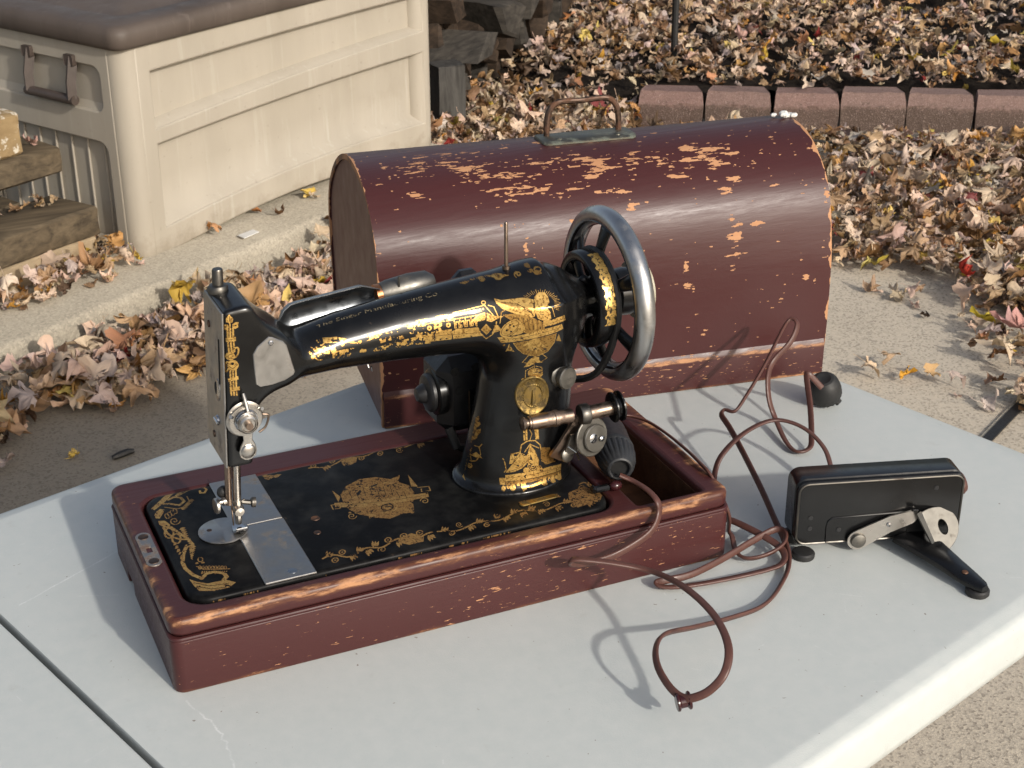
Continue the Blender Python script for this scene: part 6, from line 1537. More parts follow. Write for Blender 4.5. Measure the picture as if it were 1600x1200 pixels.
# ------------------------------------------------------------------ folding table
TY = 0.30975
TD = Vector((cos(TY), sin(TY), 0)); TN = Vector((-sin(TY), cos(TY), 0))
T1, T2, T3 = .3584, .8326, -.3987
tab = thing('folding_table', 'pale grey plastic folding table with a dark centre seam', 'table', (*(TD * (T2 - .914) + TN * 0)[:2], G))
def tp(d, n, z): return TD * d + TN * n + Vector((0, 0, T + z))
def table_half(d0, d1, r_in, r_out):
    b = MB()
    def ring(ins, z, drop=0):
        i0 = ins if True else 0
        L = rrect(d0 + ins, d1 - ins, T3 + ins, T1 - ins, [max(r_out - ins, .004), max(r_in - ins, .002), max(r_in - ins, .002), max(r_out - ins, .004)] if d1 > d0 + .5 and r_out > r_in else [max(r_in - ins, .002), max(r_out - ins, .004), max(r_out - ins, .004), max(r_in - ins, .002)], 8)
        return [tp(a, n, z) for a, n in L]
    rg = [ring(.03, -.032), ring(.022, -.044), ring(.004, -.0445), ring(.0005, -.042), ring(0, -.036), ring(.0015, -.012), ring(.003, -.0072), ring(.0065, -.0036), ring(.0105, -.0024), ring(.0165, -.0014), ring(.020, -.0003), ring(.024, 0)]
    b.rings(rg, True, True, True)
    def uvf(p):
        q = p; return (((q.x * TD.x + q.y * TD.y) + .92) / 1.84, ((q.x * TN.x + q.y * TN.y) + .40) / .80)
    return b.build('tabletop_half', M_TABLE, tab, ang=60, uvf=uvf)
GAPW = .0022
# the left half sits right of its own d axis; corners are round only at the outer end
def half(d0, d1, outer_right):
    b = MB()
    rr = .045
    def ring(ins, z):
        ro, ri = max(rr - ins, .004), max(.008 - ins, .002)
        rs_ = [ro, ri, ri, ro] if outer_right else [ri, ro, ro, ri]
        fi = min(ins, .0012)
        a0, a1 = (d0 + fi, d1 - ins) if outer_right else (d0 + ins, d1 - fi)
        return [tp(a, n, z) for a, n in rrect(a0, a1, T3 + ins, T1 - ins, rs_, 8)]
    b.rings([ring(.03, -.032), ring(.022, -.044), ring(.004, -.0445), ring(.0005, -.042), ring(0, -.036), ring(.0015, -.012), ring(.003, -.0072), ring(.0065, -.0036), ring(.0105, -.0024), ring(.0165, -.0014), ring(.020, -.0003), ring(.024, 0)])
    b.build('tabletop_half', M_TABLE, tab, ang=60, uvf=lambda q: (((q.x * TD.x + q.y * TD.y) + .92) / 1.84, ((q.x * TN.x + q.y * TN.y) + .40) / .80))
half(T2 - .914 + GAPW, T2, True)
half(T2 - 1.828, T2 - .914 - GAPW, False)
M_TUBE = simple('grey_steel_tube', (.22, .23, .24), .35, .6)
for sgn, dd in ((1, T2 - .52), (-1, T2 - 1.31)):
    b = MB()
    zf = G - T
    ring = [tp(dd, T3 + .09, -.05), tp(dd, T3 + .09, zf + .05), tp(dd, T3 + .10, zf + .012), tp(dd, T3 + .14, zf + .012), tp(dd, T1 - .14, zf + .012), tp(dd, T1 - .10, zf + .012), tp(dd, T1 - .09, zf + .05), tp(dd, T1 - .09, -.05)]
    b.tube(ring, .0125, 10)
    b.tube([tp(dd, T3 + .05, -.045), tp(dd, T1 - .05, -.045)], .0125, 10)
    b.tube([tp(dd, 0, -.30), tp(dd - sgn * .30, 0, -.05)], .008, 8)
    b.tube([tp(dd, T3 + .09, -.30), tp(dd, T1 - .09, -.30)], .010, 8)
    b.build('leg_frame', M_TUBE, tab)
b = MB(); b.box(0, 0, 0, 0, 0, 0, 0) if False else None
for nn in (T3 + .03, T1 - .03):
    b = MB(); b.tube([tp(T2 - 1.80, nn, -.050), tp(T2 - .03, nn, -.050)], .011, 8, sec=[(-1, -1), (1, -1), (1, 1), (-1, 1)]); b.build('side_rail', M_TUBE, tab)

# ------------------------------------------------------------------ wooden base of the machine
X0, X1, Y0, Y1 = -.0217, .4792, -.0188, .2170
base = thing('machine_base', 'long low dark red wooden base holding the sewing machine', 'machine base', (.22, .10, T))
def e_front(m):
    o = m.xyz(); y = m.math('ADD', o[1], .10); z = m.math('ADD', o[2], T)       # back to bed coordinates
    a = m.math('MULTIPLY', m.ramp(y, Y0 + .013, Y0 + .002), m.ramp(z, -.017, -.006))
    low = m.math('MULTIPLY', m.ramp(z, T + .005, T), .62)
    return m.math('MAXIMUM', a, low)
def e_top(m):
    o = m.xyz(); x = m.math('ADD', o[0], .22); y = m.math('ADD', o[1], .10); z = m.math('ADD', o[2], T)
    f = m.math('MULTIPLY', m.ramp(y, Y0 + .0095, Y0 + .0035), m.ramp(z, -.0120, -.0070))
    r = m.math('MULTIPLY', m.ramp(x, .462, .474), m.ramp(z, -.010, -.006))
    l = m.math('MULTIPLY', m.math('MULTIPLY', m.ramp(x, X0 + .012, X0 + .003), .62), m.ramp(z, -.010, -.006))
    return m.math('MAXIMUM', m.math('MULTIPLY', f, .73), m.math('MAXIMUM', m.math('MULTIPLY', r, .66), l))
M_BASE = lacquer('base_lacquer', e_front, dens=.672)
M_TOP = lacquer('base_top_lacquer', e_top)
ZT = -.0018
# bottom box: four walls round a hollow
cyl = rrect(X0, X1, Y0, Y1, .009, 5)
wall = MB()
inner = rrect(X0 + .011, X1 - .011, Y0 + .011, Y1 - .011, .004, 3)
vs, fs = plate_with_holes([cyl, inner], T + .0004, -.0215, .0012)
wall.add(vs, fs)
wb = wall.build('box_wall', M_BASE, base, ang=40)
# thumb notch under the left wall
nb_ = MB(); nb_.box(X0 - .01, X0 + .02, .135, .160, T - .01, T + .012, 0)
nt_ = nb_.build('notch_cutter', M_BASE, base)
mod = wb.modifiers.new('notch', 'BOOLEAN'); mod.operation = 'DIFFERENCE'; mod.object = nt_; mod.solver = 'EXACT'
bpy.context.view_layer.update()
dg = bpy.context.evaluated_depsgraph_get()
me2 = bpy.data.meshes.new_from_object(wb.evaluated_get(dg))
wb.modifiers.clear(); wb.data = me2; me2.set_sharp_from_angle(angle=radians(40))
bpy.data.objects.remove(nt_)
wb.data.name = 'box_wall'
# bead and groove below the top frame
b = MB()
def bring(ins, z): return [(p[0], p[1], z) for p in rrect(X0 + ins, X1 - ins, Y0 + ins, Y1 - ins, max(.009 - ins, .002), 5)]
b.rings([bring(.0012, -.0214), bring(-.0004, -.0208), bring(-.0006, -.0196), bring(.0002, -.0186), bring(.0026, -.0182)], True, False, False)
b.build('bead_moulding', lacquer('bead_lacquer', None, dens=.75), base)
# the top frame: one frame with the opening for the bed and the tool compartment
CX0, CX1, CY0, CY1 = .3915, .4550, -.0065, .1455
top = MB()
bedhole = rrect(-.0022, .3732, -.0022, .1802, .0195, 7)
vs, fs = plate_with_holes([rrect(X0 + .0004, X1 - .0004, Y0 + .0004, Y1 - .0004, .012, 6), bedhole, rrect(CX0, CX1, CY0, CY1, .002, 2)], -.0182, ZT, .0042)
top.add(vs, fs)
top.build('top_frame', M_TOP, base, ang=38)
cp = MB()
z0 = T + .012
for (a, b_, c, d) in ((CX0 - .004, CX0 + .0005, CY0 - .002, CY1 + .002), (CX1 - .0005, CX1 + .004, CY0 - .002, CY1 + .002)): cp.box(a, b_, c, d, z0, -.009, .0005)
for (c, d) in ((CY0 - .004, CY0 + .0005), (CY1 - .0005, CY1 + .004)): cp.box(CX0 + .001, CX1 - .001, c, d, z0, -.009, .0005)
cp.box(CX0 - .004, CX1 + .004, CY0 - .004, CY1 + .004, z0 - .004, z0 + .0005, .0005)
cp.build('tool_compartment', M_INNER, base)
bt = MB(); bt.box(X0 + .008, CX0 - .006, Y0 + .008, Y1 - .008, T + .002, T + .006, .0005); bt.build('bottom_board', M_DARKHOLE, base)
lk = MB()
vs, fs = plate_with_holes([rrect(-.0185, -.0060, .066, .122, .0062, 6), rrect(-.0142, -.0098, .088, .0965, .0004, 2)], ZT - .001, ZT + .0009, .0003)
lk.add(vs, fs); L1 = lk.build('lock_plate', metal_mat('pitted_lock_plate', (.40, .37, .34), .5, (.13, .07, .045), .8, .45, 90), base)
b = MB(); b.box(-.0144, -.0096, .0878, .0967, ZT - .0008, ZT - .0002, 0); b.build('key_slot', M_DARKHOLE, base)
for yy in (.0735, .1145):
    b = MB(); b.lathe([(.0045, 0), (.0043, .0006), (.003, .0009), (0, .0007)], (-.0122, yy, ZT + .0006), (0, 0, 1), 14); b.build('screw', M_RUST, base)
# seam of the corner and of the latch pocket at the back rail
b = MB(); b.box(.062, .078, .1825, .1915, ZT - .001, ZT + .0004, .0002); b.build('hinge_pocket_cover', M_TOP, base)

# ------------------------------------------------------------------ bentwood cover
CO = Vector((.28096, .34618, 0)); CYW = -.146; CL = .5026
CU = Vector((cos(CYW), sin(CYW), 0)); CV = Vector((-sin(CYW), cos(CYW), 0))
def cv(a, b_, z): return CO + CU * a + CV * b_ + Vector((0, 0, T + z))
cover = thing('bentwood_cover', 'dark red bentwood lid with chipped lacquer standing behind the machine', 'machine cover', cv(CL / 2, .14, 0))
W_, H_ = 1600, 1000
rs = np.random.RandomState(9)
gU, gV = np.meshgrid(np.linspace(0, 1, W_), np.linspace(0, 1, H_))
streak = fbm(H_, W_, 30, 150, rs, 4) - .5
fine = fbm(H_, W_, 60, 420, rs, 3) - .5
blob = np.full((H_, W_), -1.0)
for (u, v, a, b_) in CHIPS:
    a = max(a, .004); b_ = max(b_, .0035)
    d = 1 - np.sqrt(((gU - u) / (a * 1.10)) ** 2 + ((gV - v) / (b_ * 1.35)) ** 2)
    blob = np.maximum(blob, d)
band = np.exp(-((gV - .395) / .06) ** 2) * np.clip((gU - .05) * 6, 0, 1)
f = np.clip(blob, -1, 1) * .40 + streak * 1.5 + fine * .9 - .235
chip = sstep(.0, .03, f) * (blob > -.9)
spk = fbm(H_, W_, 55, 240, rs, 3) - .5
big = fbm(H_, W_, 7, 5, rs, 3) - .5
chip = np.maximum(chip, sstep(.0, .02, spk - .315 + band * .07 - np.clip(gV - .5, 0, 1) * .1 - np.clip(.3 - gV, 0, 1) * .08 + big * .12))
edge = np.maximum(np.exp(-gU / .006), np.exp(-(1 - gU) / .007))
en = fbm(H_, W_, 12, 34, rs, 5) - .5
chip = np.maximum(chip, sstep(.0, .06, edge * .55 + en * 1.3 - .42))
IM_COVER = to_image('cover_chips', chip)
def e_band(m):
    o = m.xyz()
    return m.math('MAXIMUM', m.math('MULTIPLY', m.math('MULTIPLY', m.ramp(o[2], .0325, .0355), m.ramp(o[2], .0405, .0375)), .66), m.math('MULTIPLY', m.ramp(o[2], .006, .0), .75))
M_SHELL = lacquer('cover_lacquer', None, IM_COVER)
M_BAND = lacquer('cover_band_lacquer', e_band, dens=.645)
nU = 34
sh = MB(); rg = []
for i in range(nU + 1):
    t = i / nU
    P = PL * (1 - t) + PR * t
    out = [cv(t * CL, a, z) for a, z in P]
    inn = []
    for k in range(len(P)):
        d = P[min(k + 1, len(P) - 1)] - P[max(k - 1, 0)]; d = d / np.hypot(*d)
        inn.append(cv(t * CL, P[k][0] + d[1] * .006, P[k][1] - d[0] * .006))
    rg.append(out + inn[::-1])
nP = len(PL)
sh.rings(rg, True, False, False)
# rims at both ends
for i in (0, nU):
    o_ = i * 2 * nP
    for k in range(nP - 1):
        q = [o_ + k, o_ + k + 1, o_ + 2 * nP - 2 - k, o_ + 2 * nP - 1 - k]
        sh.f.append(q if i == 0 else q[::-1]); sh.mi.append(0)
uvm = {}
for i in range(nU + 1):
    for k in range(nP):
        uvm[i * 2 * nP + k] = (i / nU, k / (nP - 1)); uvm[i * 2 * nP + 2 * nP - 1 - k] = (i / nU, k / (nP - 1))
me = bpy.data.meshes.new('bent_shell')
org = ORG[cover.name]
me.from_pydata([tuple(p - org) for p in sh.v], [], sh.f)
me.materials.append(M_SHELL)
ul = me.uv_layers.new(name='UVMap'); li = 0
for f_ in sh.f:
    for i in f_: ul.data[li].uv = uvm[i]; li += 1
link_mesh(me, 'bent_shell', cover, org, 40)
for t, x_ in ((0, .0025), (1, CL - .0025)):
    P = PL if t == 0 else PR
    b = MB()
    pts = [(a, z) for a, z in P]
    c_ = np.array(pts).mean(0)
    pts = [(c_[0] + (a - c_[0]) * .985, max(z * .992, .0005)) for a, z in pts]
    b.rings([[cv(x_, a, z) for a, z in pts], [cv(x_ + (.012 if t == 0 else -.012), a, z) for a, z in pts]])
    b.build('end_panel', M_PANEL, cover, ang=40)
for side in (0, 1):
    b = MB()
    prof = [(.0005, .0), (-.0045, .0008), (-.0050, .004), (-.0050, .0345), (-.0040, .0375), (-.0015, .0425), (.0005, .0455), (.004, .0455), (.004, 0)]
    rg = []
    for i in range(25):
        t = i / 24
        rg.append([cv(.002 + (CL - .004) * t, a if side == 0 else .2855 - a, z + .0003) for a, z in prof])
    b.rings(rg); b.build('base_band', M_BAND, cover, ang=30)
# carrying handle
ht = MB()
hx0, hx1, hb = .2135, .3035, .128
zt_ = .2588
pl_ = rrect(hx0 - .008, hx1 + .008, hb - .024, hb + .016, .006, 4)
wav = []
for (a, b_) in pl_:
    s = (a - hx0) / (hx1 - hx0)
    wav.append((a, b_ - (.0025 * cos(s * 4 * pi) if b_ < hb else 0)))
def onshell(a, b_, dz):
    t = a / CL; P = PL * (1 - t) + PR * t
    m = P[:, 1] > .2
    o_ = np.argsort(P[m, 0]); z = np.interp(b_, P[m, 0][o_], P[m, 1][o_])
    return cv(a, b_, z + dz)
ht.rings([[onshell(a, b_, .0003) for a, b_ in wav], [onshell(a, b_, .0022) for a, b_ in wav], [onshell(hx0 + (a - hx0) * .985 + .0005, hb + (b_ - hb) * .93, .0034) for a, b_ in wav]])
ht.build('handle_plate', M_PATINA, cover, ang=50)
hb2 = MB()
P = catmull([onshell(hx0 + .004, hb + .004, .000), onshell(hx0 + .004, hb + .004, .014), onshell(hx0 + .007, hb + .005, .030), onshell(hx0 + .018, hb + .006, .0385), onshell((hx0 + hx1) / 2, hb + .006, .0385), onshell(hx1 - .018, hb + .006, .039), onshell(hx1 - .007, hb + .005, .030), onshell(hx1 - .004, hb + .004, .014), onshell(hx1 - .004, hb + .004, .000)], 5)
hb2.tube(P, .0033, 10); hb2.build('carry_handle', M_RUST, cover)
for a, b_ in ((hx0 + .012, hb - .0165), (hx1 - .012, hb - .0165)):
    s = MB(); c = onshell(a, b_, .0030); s.lathe([(.0036, 0), (.0030, .0012), (.0012, .0017), (0, .0018)], c, (-.05, -.2, 1), 12); s.build('rivet', M_PATINA, cover)
b = MB(); c = onshell(CL * .985, .128, .001)
for k in range(7):
    b.sphere(c + Vector((RND.uniform(-.010, .013), RND.uniform(-.006, .006), RND.uniform(.001, .004))), RND.uniform(.0025, .0042), 7, 5, (1.5, 1, .8))
tagp(b.build('paper_fluff', M_PAPER, base=c), 'small white fluffy scrap lying on top of the cover at its right end', 'scrap')
# ------------------------------------------------------------------ the sewing machine
mach = thing('sewing_machine', 'black antique sewing machine with gold decorations set in the wooden base', 'sewing machine', (.185, .09, -.012))
R_ = Raster(40, 400, -6, 226, 5); R_.marks(ARM_MARKS)
rs = np.random.RandomState(17)
nz = fbm(R_.h, R_.w, 60, 44, rs, 4); nz2 = fbm(R_.h, R_.w, 170, 110, rs, 3)
XX = np.linspace(40, 400, R_.w)[None, :]; ZZ = np.linspace(-6, 226, R_.h)[:, None]
worn = (1 - sstep(205, 262, XX)) * sstep(118, 132, XX) * (ZZ > 130) * (1 - .35 * (1 - sstep(150, 165, XX)))
R_.a *= ((nz * .7 + nz2 * .45) > (.335 + .29 * worn))
eng = fbm(R_.h, R_.w, 330, 230, rs, 2)
R_.a *= np.where(eng > .365, 1, .34)
R_.a *= .72 + .56 * nz2
IM_ARM = to_image('arm_transfers', R_.a)
R_ = Raster(0, 371, 0, 178, 5); R_.marks(BED_MARKS)
nz = fbm(R_.h, R_.w, 80, 40, rs, 4); nz2 = fbm(R_.h, R_.w, 240, 120, rs, 3)
eng = fbm(R_.h, R_.w, 420, 260, rs, 2)
R_.a *= ((nz * .6 + nz2 * .5) > .405)
R_.a = R_.a * (.75 + .6 * (nz - .3)) * np.where(eng > .43, 1, .35)
IM_BED = to_image('bed_transfers', R_.a)
M_ARM = gold_on_black('arm_enamel', IM_ARM, (.78, .50, .155), (.26, .135, .035), 0.0)
M_BED = gold_on_black('bed_enamel', IM_BED, (.47, .345, .125), (.25, .135, .05), .45, .45)

V, F = surface_nets(body_sdf, (.04, .04, -.006), (.395, .14, .222), .0014)
me = bpy.data.meshes.new('machine_head')
org = ORG[mach.name]
Vl = V - np.array(org)
me.from_pydata(Vl.tolist(), [], F.tolist())
me.materials.append(M_ARM)
fn = np.cross(V[F[:, 2]] - V[F[:, 0]], V[F[:, 3]] - V[F[:, 1]])
fn /= np.linalg.norm(fn, axis=1)[:, None] + 1e-12
front = (fn[:, 1] < -.04) | ((V[F].mean(1)[:, 1] < .087) & (fn[:, 1] < .05))
UV = np.stack([(V[F][:, :, 0] * 1000 - 40) / 360, (V[F][:, :, 2] * 1000 + 6) / 232], 2)
UV[~front] = (.001, .001)
ul = me.uv_layers.new(name='UVMap'); ul.data.foreach_set('uv', UV.reshape(-1).astype(np.float32))
link_mesh(me, 'machine_head', mach, org, 180)

def lean(p):
    return Vector((p[0] + float(lean_dx(np.array(p[0]), np.array(p[2]))), p[1], p[2]))
def part(b, name, mat, parent=mach, ang=35, ln=True, **kw):
    if ln: b.warp(lean)
    return b.build(name, mat, parent, ang=ang, **kw)

# bed plate
b = MB()
def bring(ins, z): return [(p[0], p[1], z) for p in rrect(ins, .371 - ins, ins, .178 - ins, max(.018 - ins, .003), 8)]
b.rings([bring(0, -.013), bring(0, -.0035), bring(.0006, -.0016), bring(.0022, -.0004), bring(.0045, 0)])
part(b, 'bed_plate', M_BED, ang=50, uvf=lambda p: (p.x / .371, p.y / .178))
b = MB(); b.prism(rrect(-.0185, .0185, -.0033, .0033, .0033, 5), (.314, .0315, .0001), (.998, .06, 0), (-.06, .998, 0), .0013, .0005); part(b, 'serial_plate', M_BRASS)
b = MB(); b.lathe([(.021, 0), (.021, .0006), (.0203, .0011), (0, .0012)], (.051, .094, .0006), (0, 0, 1), 48); part(b, 'needle_plate', M_PLATE)
for dx, dy in ((-.011, .004),):
    b = MB(); b.lathe([(.0024, 0), (.0022, .0008), (0, .0009)], (.051 + dx, .094 + dy, .0011), (0, 0, 1), 12); o = part(b, 'plate_screw', M_RUST)
b = MB(); b.box(.0585, .0645, .0865, .0873, .0017, .0019, 0); b.box(.0585, .0645, .0888, .0896, .0017, .0019, 0); part(b, 'feed_slots', M_DARKHOLE)
b = MB(); b.box(.0600, .1025, .0948, .1786, -.0004, .0011, .0005); part(b, 'slide_plate', M_PLATE)
b = MB(); b.box(.0604, .1030, -.0004, .0932, -.0004, .0013, .0005); part(b, 'slide_plate', M_PLATE)
b = MB(); b.lathe([(.0042, 0), (.004, .0003), (0, .0004)], (.0855, .0095, .0011), (0, 0, 1), 16); part(b, 'spring_catch', M_BLUED)
b = MB(); b.lathe([(.0032, 0), (.0030, .0005), (0, .0006)], (.1225, .0600, 0), (0, 0, 1), 14); part(b, 'oil_hole_cap', M_RUST)
b = MB(); b.lathe([(.0040, 0), (.0036, .0005), (0, .0006)], (.128, .083, 0), (0, 0, 1), 14); part(b, 'oil_hole_cap', M_RUST)

# face plate on the left end, slot, latch and screws
b = MB()
fp = [(.0575, .0790), (.110, .0780), (.1145, .083), (.1145, .2085), (.1115, .2115), (.0575, .2115)]
b.prism([(-a, z) for a, z in fp], (.0475, 0, 0), (0, -1, 0), (0, 0, 1), .0016, .0005)
part(b, 'face_plate', M_PLATE)
b = MB(); b.box(.0452, .0462, .0680, .0692, .148, .186, 0); part(b, 'plate_slot', M_DARKHOLE)
b = MB(); b.sphere((.0457, .0755, .140), .0095, 14, 8, (.10, .75, 1.0)); part(b, 'thread_eye', M_STEEL)
b = MB(); b.sphere((.0450, .079, .1405), .006, 12, 8, (.12, .7, .9)); part(b, 'thread_eye_hollow', M_DARKHOLE)
b = MB(); b.lathe([(.0045, 0), (.0040, .0016), (0, .002)], (.0459, .079, .112), (-1, 0, 0), 12); b.box(.0430, .0460, .0735, .0845, .1105, .1135, .0008); part(b, 'thumb_latch', M_STEEL)
for y, z in ((.092, .094), (.098, .188)):
    b = MB(); b.lathe([(.0030, 0), (.0028, .001), (0, .0012)], (.0459, y, z), (-1, 0, 0), 12); part(b, 'plate_screw', M_RUST)
# presser regulator on top of the head
b = MB(); b.lathe([(.0078, 0), (.0082, .0015), (.0080, .0045), (.0068, .0062), (.0052, .0066), (.0045, .0068), (.0043, .0185), (.0038, .0195), (0, .0196)], (.0545, .1010, .2120), (0, 0, 1), 22); part(b, 'presser_regulator', M_DARKSTEEL)
b = MB(); b.lathe([(.0030, 0), (.0028, .0012), (0, .0013)], (.0550, .0860, .2120), (0, 0, 1), 12); part(b, 'top_screw', M_NICKEL)
# needle bar, presser bar, clamp and foot
b = MB(); b.tube([(.0625, .0905, .085), (.0625, .0905, .022)], .0036, 14); part(b, 'presser_bar', M_NICKEL)
b = MB(); b.tube([(.0555, .0905, .085), (.0555, .0905, .027)], .0030, 12); b.tube([(.0575, .0905, .027), (.0590, .0905, .006)], .0007, 6); part(b, 'needle_bar', M_BRONZE)
b = MB(); b.lathe([(.0032, -.006), (.0036, -.005), (.0036, .001), (.0022, .0012), (.0022, .004)], (.0515, .0915, .030), (-1, -.1, 0), 14); b.lathe([(.0022, .004), (.0062, .0042), (.0068, .0050), (.0068, .0068), (.006, .0075), (0, .0076)], (.0510, .0915, .0275), (-1, -.1, 0), 18); part(b, 'needle_clamp', M_NICKEL)
b = MB(); b.sphere((.0525, .097, .036), .006, 12, 8, (.9, .8, .9)); part(b, 'thread_guide_boss', M_RUBBER)
b = MB(); b.tube([(.0625, .0905, .0285), (.0690, .0895, .0265), (.0735, .0885, .0255)], .0022, 8); b.tube([(.0735, .0885, .0255), (.0745, .0884, .0255), (.0775, .0880, .0252)], [.0030, .0044, .0044], 14); part(b, 'presser_screw', M_DARKSTEEL)
b = MB(); b.lathe([(.0046, 0), (.0048, .004), (.0040, .008), (0, .0085)], (.0625, .0902, .0225), (0, -1, -.1), 16); b.tube([(.0625, .0895, .030), (.0630, .0890, .016), (.0628, .0885, .008)], [.0042, .0034, .0028], 10); b.tube([(.0580, .0890, .0300), (.0625, .0865, .0290), (.0680, .0875, .0305)], .0008, 6); part(b, 'presser_foot_shank', M_NICKEL)
b = MB(); 
b.rings([[(.0628 + sx * w_, y, z + dz) for sx, dz in ((-1, 0), (1, 0), (1, .0016), (-1, .0016))] for y, w_, z in ((.0965, .0035, .0022), (.0900, .0052, .0022), (.0840, .0058, .0024), (.0800, .0054, .0046), (.0780, .0046, .0075))]); part(b, 'presser_foot', M_STEEL, ang=40)
b = MB(); b.box(.0610, .0646, .0782, .0870, .0041, .0052, 0); part(b, 'foot_slot', M_DARKHOLE)
# leaf-shaped cover plate on the front of the neck
pts = [(.0795, .1480), (.0790, .1740), (.0830, .1800), (.0925, .1866), (.0955, .1858), (.1040, .1805), (.1065, .1770), (.1118, .1530), (.1105, .1505), (.1030, .1470), (.0930, .1452), (.0830, .1450)]
b = MB(); b.prism([(a - .0, z) for a, z in pts], (0, .0700, 0), (1, 0, 0), (0, 0, 1), .0142, .0006); part(b, 'neck_plate', M_PLATE, ln=False)
b = MB(); b.lathe([(.0016, 0), (.0022, .001), (.0014, .0016), (0, .0016)], (.0938, .0560, .1815), (0, -1, 0), 10, sy=1.0); part(b, 'plate_screw', M_STEEL, ln=False)
# thread tension on the front of the head
tx, ty, tz = .0610, .0565, .1215
b = MB(); b.lathe([(.004, 0), (.0132, .001), (.0148, .0020), (.0150, .0028), (.0140, .0034), (.006, .0036)], (tx, ty, tz), (0, -1, 0), 36); o_t = part(b, 'tension_disc', M_NICKEL)
b = MB(); b.lathe([(.004, .0040), (.0108, .0042), (.0132, .0056), (.0132, .0064), (.0118, .0066), (.006, .0060)], (tx, ty, tz), (0, -1, 0), 36); part(b, 'tension_disc', M_NICKEL)
b = MB(); P = [(tx + (.0092 - .0009 * k / 12) * cos(k * pi / 6), ty - .0070 - .0009 * k / 6, tz + (.0092 - .0009 * k / 12) * sin(k * pi / 6)) for k in range(40)]; b.tube(P, .0008, 6); part(b, 'tension_spring', M_STEEL)
b = MB(); b.lathe([(.0072, .010), (.0078, .0112), (.0076, .0150), (.0062, .0162), (.0058, .0162), (.0052, .0150), (0, .0148)], (tx, ty, tz), (0, -1, 0), 24); part(b, 'tension_nut', M_NICKEL)
b = MB(); b.tube([(tx, ty, tz), (tx, ty - .0185, tz)], .0030, 12); b.box(tx - .0004, tx + .0004, ty - .0188, ty - .0168, tz - .003, tz + .003, 0); part(b, 'tension_stud', M_BRONZE)
b = MB(); b.tube([(tx - .001, ty - .004, tz + .0225), (tx, ty - .008, tz + .016), (tx + .0006, ty - .0115, tz + .010)], [.0012, .0017, .0014], 8); b.tube([(tx + .0115, ty - .005, tz + .007), (tx + .013, ty - .008, tz + .0085)], .0016, 8); b.tube([(tx - .0105, ty - .005, tz + .0045), (tx - .0125, ty - .008, tz + .0065)], .0016, 8); part(b, 'thread_finger', M_NICKEL)
b = MB(); P = catmull([(tx + .0135, ty - .006, tz + .003), (tx + .0185, ty - .006, tz + .0005), (tx + .0160, ty - .006, tz - .0085), (tx + .0105, ty - .006, tz - .0125)], 5); b.tube(P, .0010, 8); part(b, 'take_up_hook', M_BRONZE)
b = MB(); sp = [(0, .0), (.0042, -.002), (.0036, -.0095), (.0060, -.0145), (.0072, -.0195), (.0062, -.0242), (.0030, -.0268), (0, -.0275)]
sp = sp + [(-a, z) for a, z in sp[::-1][1:-1]]
b.prism([(a, z - .008) for a, z in sp], (tx + .0015, ty - .0045, tz), (1, 0, 0), (0, 0, 1), .0016, .0005); b.sphere((tx + .0015, ty - .0062, tz - .0275), .0062, 14, 8, (1, .35, 1)); part(b, 'thread_spoon', M_NICKEL)
# thread hooks, spool pin
b = MB(); b.tube([(.182, .088, .136), (.183, .086, .130), (.1855, .085, .127), (.1845, .084, .1315)], .0007, 6); part(b, 'thread_hook', M_STEEL, ln=False)
b = MB(); b.tube([(.310, .090, .192), (.310, .090, .2365), (.310, .090, .2378)], [.0017, .0017, .0011], 10); b.lathe([(.0036, .0), (.0034, .0035), (.0018, .004)], (.310, .090, .1955), (0, 0, 1), 14); part(b, 'spool_pin', M_BRONZE, ln=False)
# sewing light behind the arm: trough-shaped shade, lamp socket and ring
b = MB(); rg = []
for i in range(17):
    t = i / 16; xx = .1175 + .090 * t
    zz = .1655 + .0085 * t
    r = .0180 * min(1.0, .25 + .95 * sqrt(min(t / .22, 1)))
    if t > .82: r *= 1 - (t - .82) * 2.4
    out_ = [(xx, .1180 - r * 1.05 * cos(a), zz + r * .98 * sin(a)) for a in [radians(92 + 158 * k / 14) for k in range(15)]]
    inn_ = [(x_, .1180 + (y_ - .1180) * .95, zz + (z_ - zz) * .95) for x_, y_, z_ in out_]
    rg.append(out_ + inn_[::-1])
b.rings(rg)
o_l = part(b, 'lamp_shade', M_BLUED, ln=False, ang=50)
b = MB(); b.tube([(.205, .1265, .1755), (.210, .1265, .1760)], [.0098, .0092], 18); part(b, 'lamp_ring', M_COPPER, ln=False)
b = MB(); b.tube([(.210, .1265, .1762), (.216, .1265, .1768), (.236, .1265, .1788), (.252, .1265, .1800), (.258, .1265, .1803)], [.0095, .0108, .0116, .0105, .006], 18); b.tube([(.2235, .118, .184), (.2235, .117, .1935)], .0011, 8); part(b, 'lamp_socket', M_DULL, ln=False)
b = MB(); b.box(.272, .300, .112, .132, .165, .1880, .008); part(b, 'lamp_bracket', M_BLACK, ln=False)

